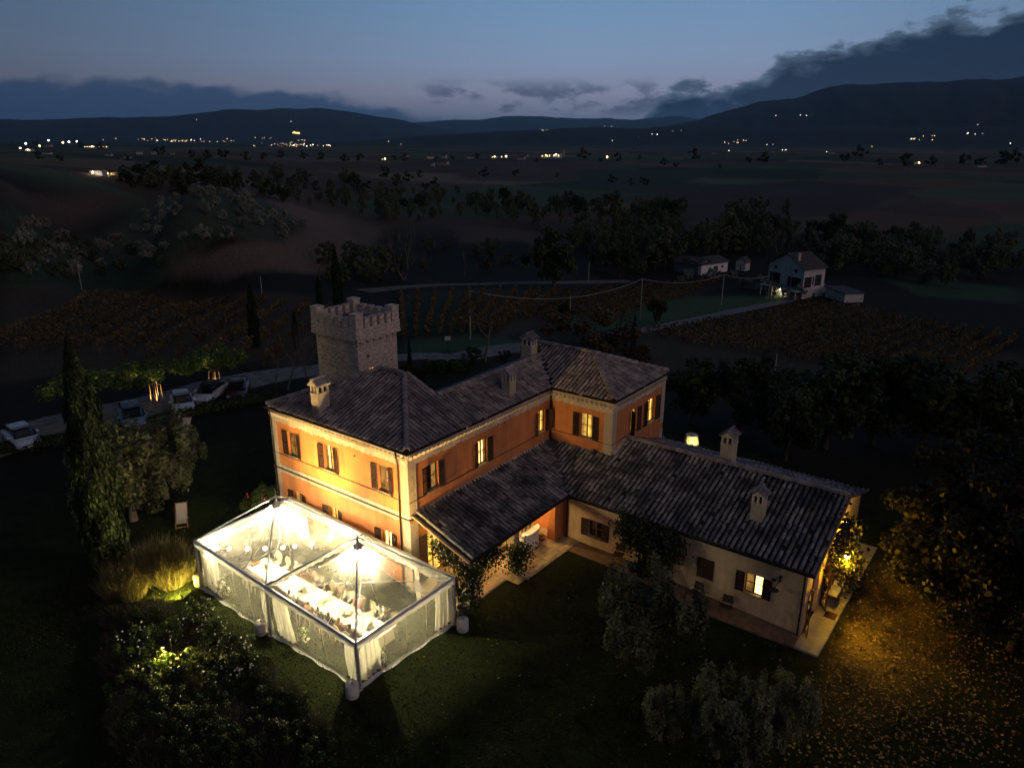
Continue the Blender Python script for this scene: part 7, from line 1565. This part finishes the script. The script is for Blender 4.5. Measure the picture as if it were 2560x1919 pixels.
# ------------------------------------------------------------------ garden furniture
CANV = cloth('pale_canvas_sling', (.42, .38, .36), .1); TEAK = M('teak', (.24, .13, .065), .6, (.15, .08, .04), 5, .1, 60, stretch=(1, 1, .2))
def deckchair():
    t = thing('deck_chair', '', 'deck chair'); f = MB()
    for s in (-.30, .30): f.path([(s, .62, .98), (s, -.62, .10)], .022, 6).path([(s * .93, -.55, .45), (s * .93, .50, .05)], .022, 6).path([(s, .62, .98), (s, .64, 1.02)], .03, 6).path([(s, -.62, .32), (s, -.62, 0)], .022, 6)
    f.path([(-.3, .62, .98), (.3, .62, .98)], .024, 6).path([(-.3, -.62, .32), (.3, -.62, .32)], .022, 6).path([(-.3, -.62, .10), (.3, -.62, .10)], .022, 6).path([(-.3, .5, .06), (.3, .5, .06)], .02, 6); f.build('frame', TEAK, t)
    mb = MB(); vs = []; n = 10
    for i in range(n + 1): k = i / n; y = .60 - 1.2 * k; z = .96 - .64 * k - .20 * math.sin(PI * k); vs += [(-.27, y, z), (.27, y, z)]
    mb.add(vs, [(2 * i, 2 * i + 1, 2 * i + 3, 2 * i + 2) for i in range(n)]); mb.build('sling', CANV, t); return t
dc = deckchair()
for k, (x, y, rz, lb) in enumerate(((457, 1308, YAW - PI / 2 + .35 , 'wooden deck chair with pale sling nearest the marquee, on the dark lawn'), (455, 1196, YAW - PI / 2 - .25, 'deck chair with pale sling beside the olive trees, middle of three'), (466, 1083, YAW - PI / 2 + .1, 'farthest deck chair, at the top of the dark lawn'))):
    p = G(x, y)
    if k == 0: put(dc, tuple(p), rz, 1.12); dc['label'] = lb; dc['group'] = 'deck chairs on the lawn'
    else: dup(dc, tuple(p), rz, 1.12, lb, 'deck chairs on the lawn')
MESHM = M('brown_wire', (.05, .03, .025), .6)
def wirechair():
    t = thing('wire_chair', '', 'chair'); s = MB(); n = 7
    for i in range(n + 1):
        u = -.25 + .5 * i / n; s.path([(u, -.22, .42), (u, .15, .40), (u * .95, .24, .48), (u * .85, .30, .80)], .009, 4)
    for y, z, w in ((-.22, .42, .26), (-.05, .41, .26), (.12, .40, .26), (.25, .52, .25), (.28, .66, .23), (.30, .80, .21)): s.path([(-w, y, z), (w, y, z)], .010, 4)
    s.box(-.25, -.22, .405, .25, .16, .415); s.add([(-.24, .22, .45), (.24, .22, .45), (.2, .305, .79), (-.2, .305, .79), (-.24, .23, .45), (.24, .23, .45), (.2, .315, .79), (-.2, .315, .79)], [(0, 1, 2, 3), (7, 6, 5, 4)]); s.build('seat', MESHM, t)
    for sx in (-1, 1):
        for sy in (-1, 1): MB().path([(sx * .22, sy * .18, .41), (sx * .25, sy * .24, 0)], .012, 5).build('leg', IRON, t)
        MB().path([(sx * .26, -.2, .42), (sx * .28, -.18, .62), (sx * .27, .24, .64)], .012, 5).build('armrest', IRON, t)
    return t
wc = wirechair()
for k, (x, y, z, rz, lb) in enumerate(((7.5, 8.82, .02, .2, 'brown wire chair by the cream wall, under the wisteria'), (12.2, 8.7, -.5, -.1, 'brown wire chair below the closed dark shutters'), (13.85, 8.72, -.66, .1, 'brown wire chair beside the window with a lit pane'))):
    if k == 0: put(wc, (x, y, z), rz, 1.15); wc['label'] = lb; wc['group'] = 'wire chairs along the cream wall'
    else: dup(wc, (x, y, z), rz, 1.15, lb, 'wire chairs along the cream wall')
CUSH = M('white_cushion', (.75, .70, .58), .9)
def stool():
    t = thing('cushioned_chair', '', 'chair'); MB().box(-.22, -.22, .44, .22, .22, .48).build('seat', WOOD2, t); q = MB().box(-.21, -.21, .48, .21, .21, .54); q.build('cushion', CUSH, t)
    for sx in (-1, 1):
        for sy in (-1, 1): MB().path([(sx * .19, sy * .19, .45), (sx * .2, sy * .2, 0)], .02, 5).build('leg', WOOD2, t)
    b = MB().path([(-.2, -.2, .45), (-.21, -.26, .92)], .018, 5).path([(-.2, .2, .45), (-.21, .26, .92)], .018, 5)
    for z in (.62, .76, .9): b.path([(-.21, -.24, z), (-.21, .24, z)], .018, 5)
    b.build('back', WOOD2, t); return t
stl = stool()
for k, (y, lb) in enumerate(((13.1, 'cushioned wooden chair nearest the camera in the row by the lit gable'), (13.62, 'second cushioned chair of the row by the lit gable'), (14.2, 'third cushioned chair of the row by the lit gable'), (15.0, 'farthest cushioned chair of the row by the lit gable'))):
    if k == 0: put(stl, (18.0, y, -.665), .0, (1.15, 1.1, 1.05)); stl['label'] = lb; stl['group'] = 'cushioned chairs by the gable wall'
    else: dup(stl, (18.0, y, -.665), .05, (1.15, 1.1, 1.05), lb, 'cushioned chairs by the gable wall')
# wall lamp on the cream front (unlit) and the sodium lamp of the gable
t = thing('wall_bracket_lamp', 'unlit black iron lamp on a curled bracket, on the cream wall near its corner', 'lamp', (16.2, 9.28, 1.9)); MB().path([(0.1, 0, .3), (.06, -.12, .28), (0, -.3, .1), (-.1, -.5, -.15)], .022, 6).path([(0, 0, 0), (0, -.05, .35)], .05, 6).build('bracket', IRON, t); MB().lathe([(.03, -.1), (.10, -.16), (.22, -.24), (.23, -.26)], 14, (-.1, -.5, 0)).build('lamp_shade', IRON, t, True); MB().lathe([(.1, .05), (.12, .02), (.1, -.01)], 10, (-.25, -.15, .05)).build('wall_rose', IRON, t)
SOD = E('sodium_lamp', (1, .62, .10), 420)
def lantern(name, lab, p, power, wall=None, col=(1, .56, .02)):
    t = thing(name, lab, 'lamp', p); MB().ball((0, 0, 0), .10, 12, 8).build('globe', SOD, t, True); MB().lathe([(.13, .09), (.05, .16), (.01, .2)], 10).build('cap', IRON, t)
    if wall: MB().path([(0, 0, .16), V(wall) - V(p)], .02, 6).build('bracket', IRON, t)
    ld = bpy.data.lights.new(name + '_light', 'POINT'); ld.energy = power; ld.color = col; ld.shadow_soft_size = .12; lo = bpy.data.objects.new(name + '_light', ld); COL.objects.link(lo); lo.parent = t; lo.location = (0, 0, -.22); return t
lantern('gable_lamp', 'glowing amber lamp on a bracket beside the lit gable, among the leaves', (18.5, 12.25, 2.72), 1900, (17.5, 12.3, 3.0)); lantern('gable_lamp', 'amber wall lamp close under the gable verge, behind the ivy', (17.85, 14.75, 3.3), 600, (17.5, 14.75, 3.4))
lantern('porch_lamp', 'warm lamp hanging under the porch roof between the pillars', (1.5, 3.6, 3.1), 260, (1.5, 3.6, 3.6), (1, .66, .26)); lantern('porch_lamp', 'warm lamp hanging under the porch roof near the orange end pier', (1.6, 8.0, 3.0), 200, (1.6, 8.0, 3.55), (1, .68, .3))
# porch: white bar with bottles, basket, two people, potted shrub
t = thing('bar_counter', 'white round fronted drinks counter under the porch', 'counter', (2.55, 7.0, .06)); mb = MB(); n = 14; vs = []
for i in range(n + 1): a = -PI / 2 + PI * i / n; vs += [(.42 * math.cos(a), .85 * math.sin(a), 0), (.42 * math.cos(a), .85 * math.sin(a), 1.05)]
mb.add(vs, [(2 * i, 2 * i + 2, 2 * i + 3, 2 * i + 1) for i in range(n)]); mb.build('front', M('white_panel', (.75, .72, .70), .6), t); MB().add([(v[0] * 1.06, v[1] * 1.04, 1.06) for v in vs[::2]] + [(v[0] * 1.06, v[1] * 1.04, 1.10) for v in vs[::2]], [tuple(range(n + 1))[::-1], tuple(range(n + 1, 2 * n + 2))] + [(i, i + 1, n + 2 + i, n + 1 + i) for i in range(n)] + [(n, 0, n + 1, 2 * n + 1)]).build('counter_top', CHINA, t)
bm_ = MB().lathe([(.04, 0), (.042, .18), (.015, .25), (.015, .32)], 9).mesh('bottle', M('bottle_glass', (.10, .12, .04), .15, spec=.6)); om = ('nearest the front of', 'in the middle of', 'at the back of', 'beside the basket on', 'at the left end of')
for i in range(5):
    o = obj('bottle', bm_); o.matrix_basis = Matrix.Translation((2.42 + .1 * (i % 2), 6.5 + i * .22, 1.17)); tag(o, f'wine bottle {om[i]} the white drinks counter', 'bottle', 'bottles on the drinks counter')
t = thing('wicker_basket', 'round wicker basket on the porch floor beside the white counter', 'basket', (2.75, 8.05, .07)); MB().lathe([(.16, 0), (.22, .12), (.24, .26), (.21, .28), (.18, .1)], 12).build('body', M('wicker', (.24, .14, .06), .9, (.12, .07, .03), 20), t); MB().path([(.22, 0, .26), (.16, 0, .42), (0, 0, .48), (-.16, 0, .42), (-.22, 0, .26)], .014, 5).build('handle', M('wicker_handle', (.2, .12, .05), .9), t)
t = thing('round_bistro_table', 'small round table with a glass jar under the porch behind the counter', 'table', (1.6, 6.1, .07)); MB().lathe([(.2, 0), (.03, .04), (.03, .7), (.4, .72), (.4, .75)], 14).build('table', IRON, t); MB().lathe([(.1, .755), (.12, .9), (.08, 1.0)], 10).build('jar', glassm, t)
person(STAND, (2.2, .2, .06), 2.6, 'standing person with blond hair in a dark jacket beside the porch corner', 0, 2); person(STAND, (2.75, .35, .06), -2.3, 'standing person with brown hair in charcoal, facing the blond one by the porch', 4, 1)
x, y = 3.55, -.55; t = thing('potted_shrub', 'leafy shrub in a tall black planter beside the porch corner of the marquee', 'potted plant', (3.75, -.35, h1(3.75, -.35))); MB().lathe([(.17, 0), (.21, .05), (.26, .62), (.24, .62), (.22, .55)], 14).build('planter', IRON, t, True)
cm, c = crown_mesh('foliage', F_LIME, 190, 1.9, .42, .6, 14, 900, .10, 'round', 1.5, .9); obj('foliage', cm, t)
# round table with a yellow lit cloth on the back terrace
p = atz(1728, 1108, .0); t = thing('round_table', 'round table under a long cloth glowing yellow on the terrace behind the cream wing', 'table', (p[0], p[1], h1(p[0], p[1]))); mb = MB(); n = 36; vs = []
for r, z in ((.01, .78), (.46, .78), (.47, .74), (.53, .4), (.58, .02)):
    for i in range(n): a = 2 * PI * i / n; k = (1 + (.05 * math.sin(i * 2.1) if z < .7 else 0)); vs.append((r * k * math.cos(a), r * k * math.sin(a), z))
mb.add(vs, [(q * n + i, q * n + (i + 1) % n, (q + 1) * n + (i + 1) % n, (q + 1) * n + i) for q in range(4) for i in range(n)]); mb.build('tablecloth', cloth('yellow_lit_cloth', (.75, .68, .5), .2), t); MB().lathe([(.06, .785), (.07, .83), (.02, .85)], 10).build('ashtray', IRON, t)
q = V((p[0], p[1], 0)); spot_fixture('ground_uplight', 'small uplight on the back terrace beside the round table', (p[0] + 1.0, p[1] - 1.5, .12), (p[0], p[1], .5), 320, (1, .75, .25), 70, size=.06)
t = thing('folded_parasol', 'thin folded white parasol standing behind the corner of the villa wing', 'parasol', (4.1, 21.2, 0)); MB().lathe([(.02, 0), (.02, 1.0)], 6).build('pole', ALU, t); MB().lathe([(.10, 1.0), (.13, 1.2), (.05, 2.6), (.01, 2.8)], 8).build('canopy', CANV, t)
t = thing('black_cat_ornament', 'small black iron ornament on the tiles beside the wing corner pier', 'ornament', (3.5, 12.5, 4.15)); MB().ball((0, 0, .16), .10, 8, 6, (1, .8, 1.4)).ball((.02, 0, .36), .075, 8, 6).add([(-.04, 0, .42), (.0, 0, .42), (-.02, 0, .5), (.03, 0, .42), (.07, 0, .42), (.05, 0, .5)], [(0, 1, 2), (3, 4, 5)]).build('body', IRON, t, True)
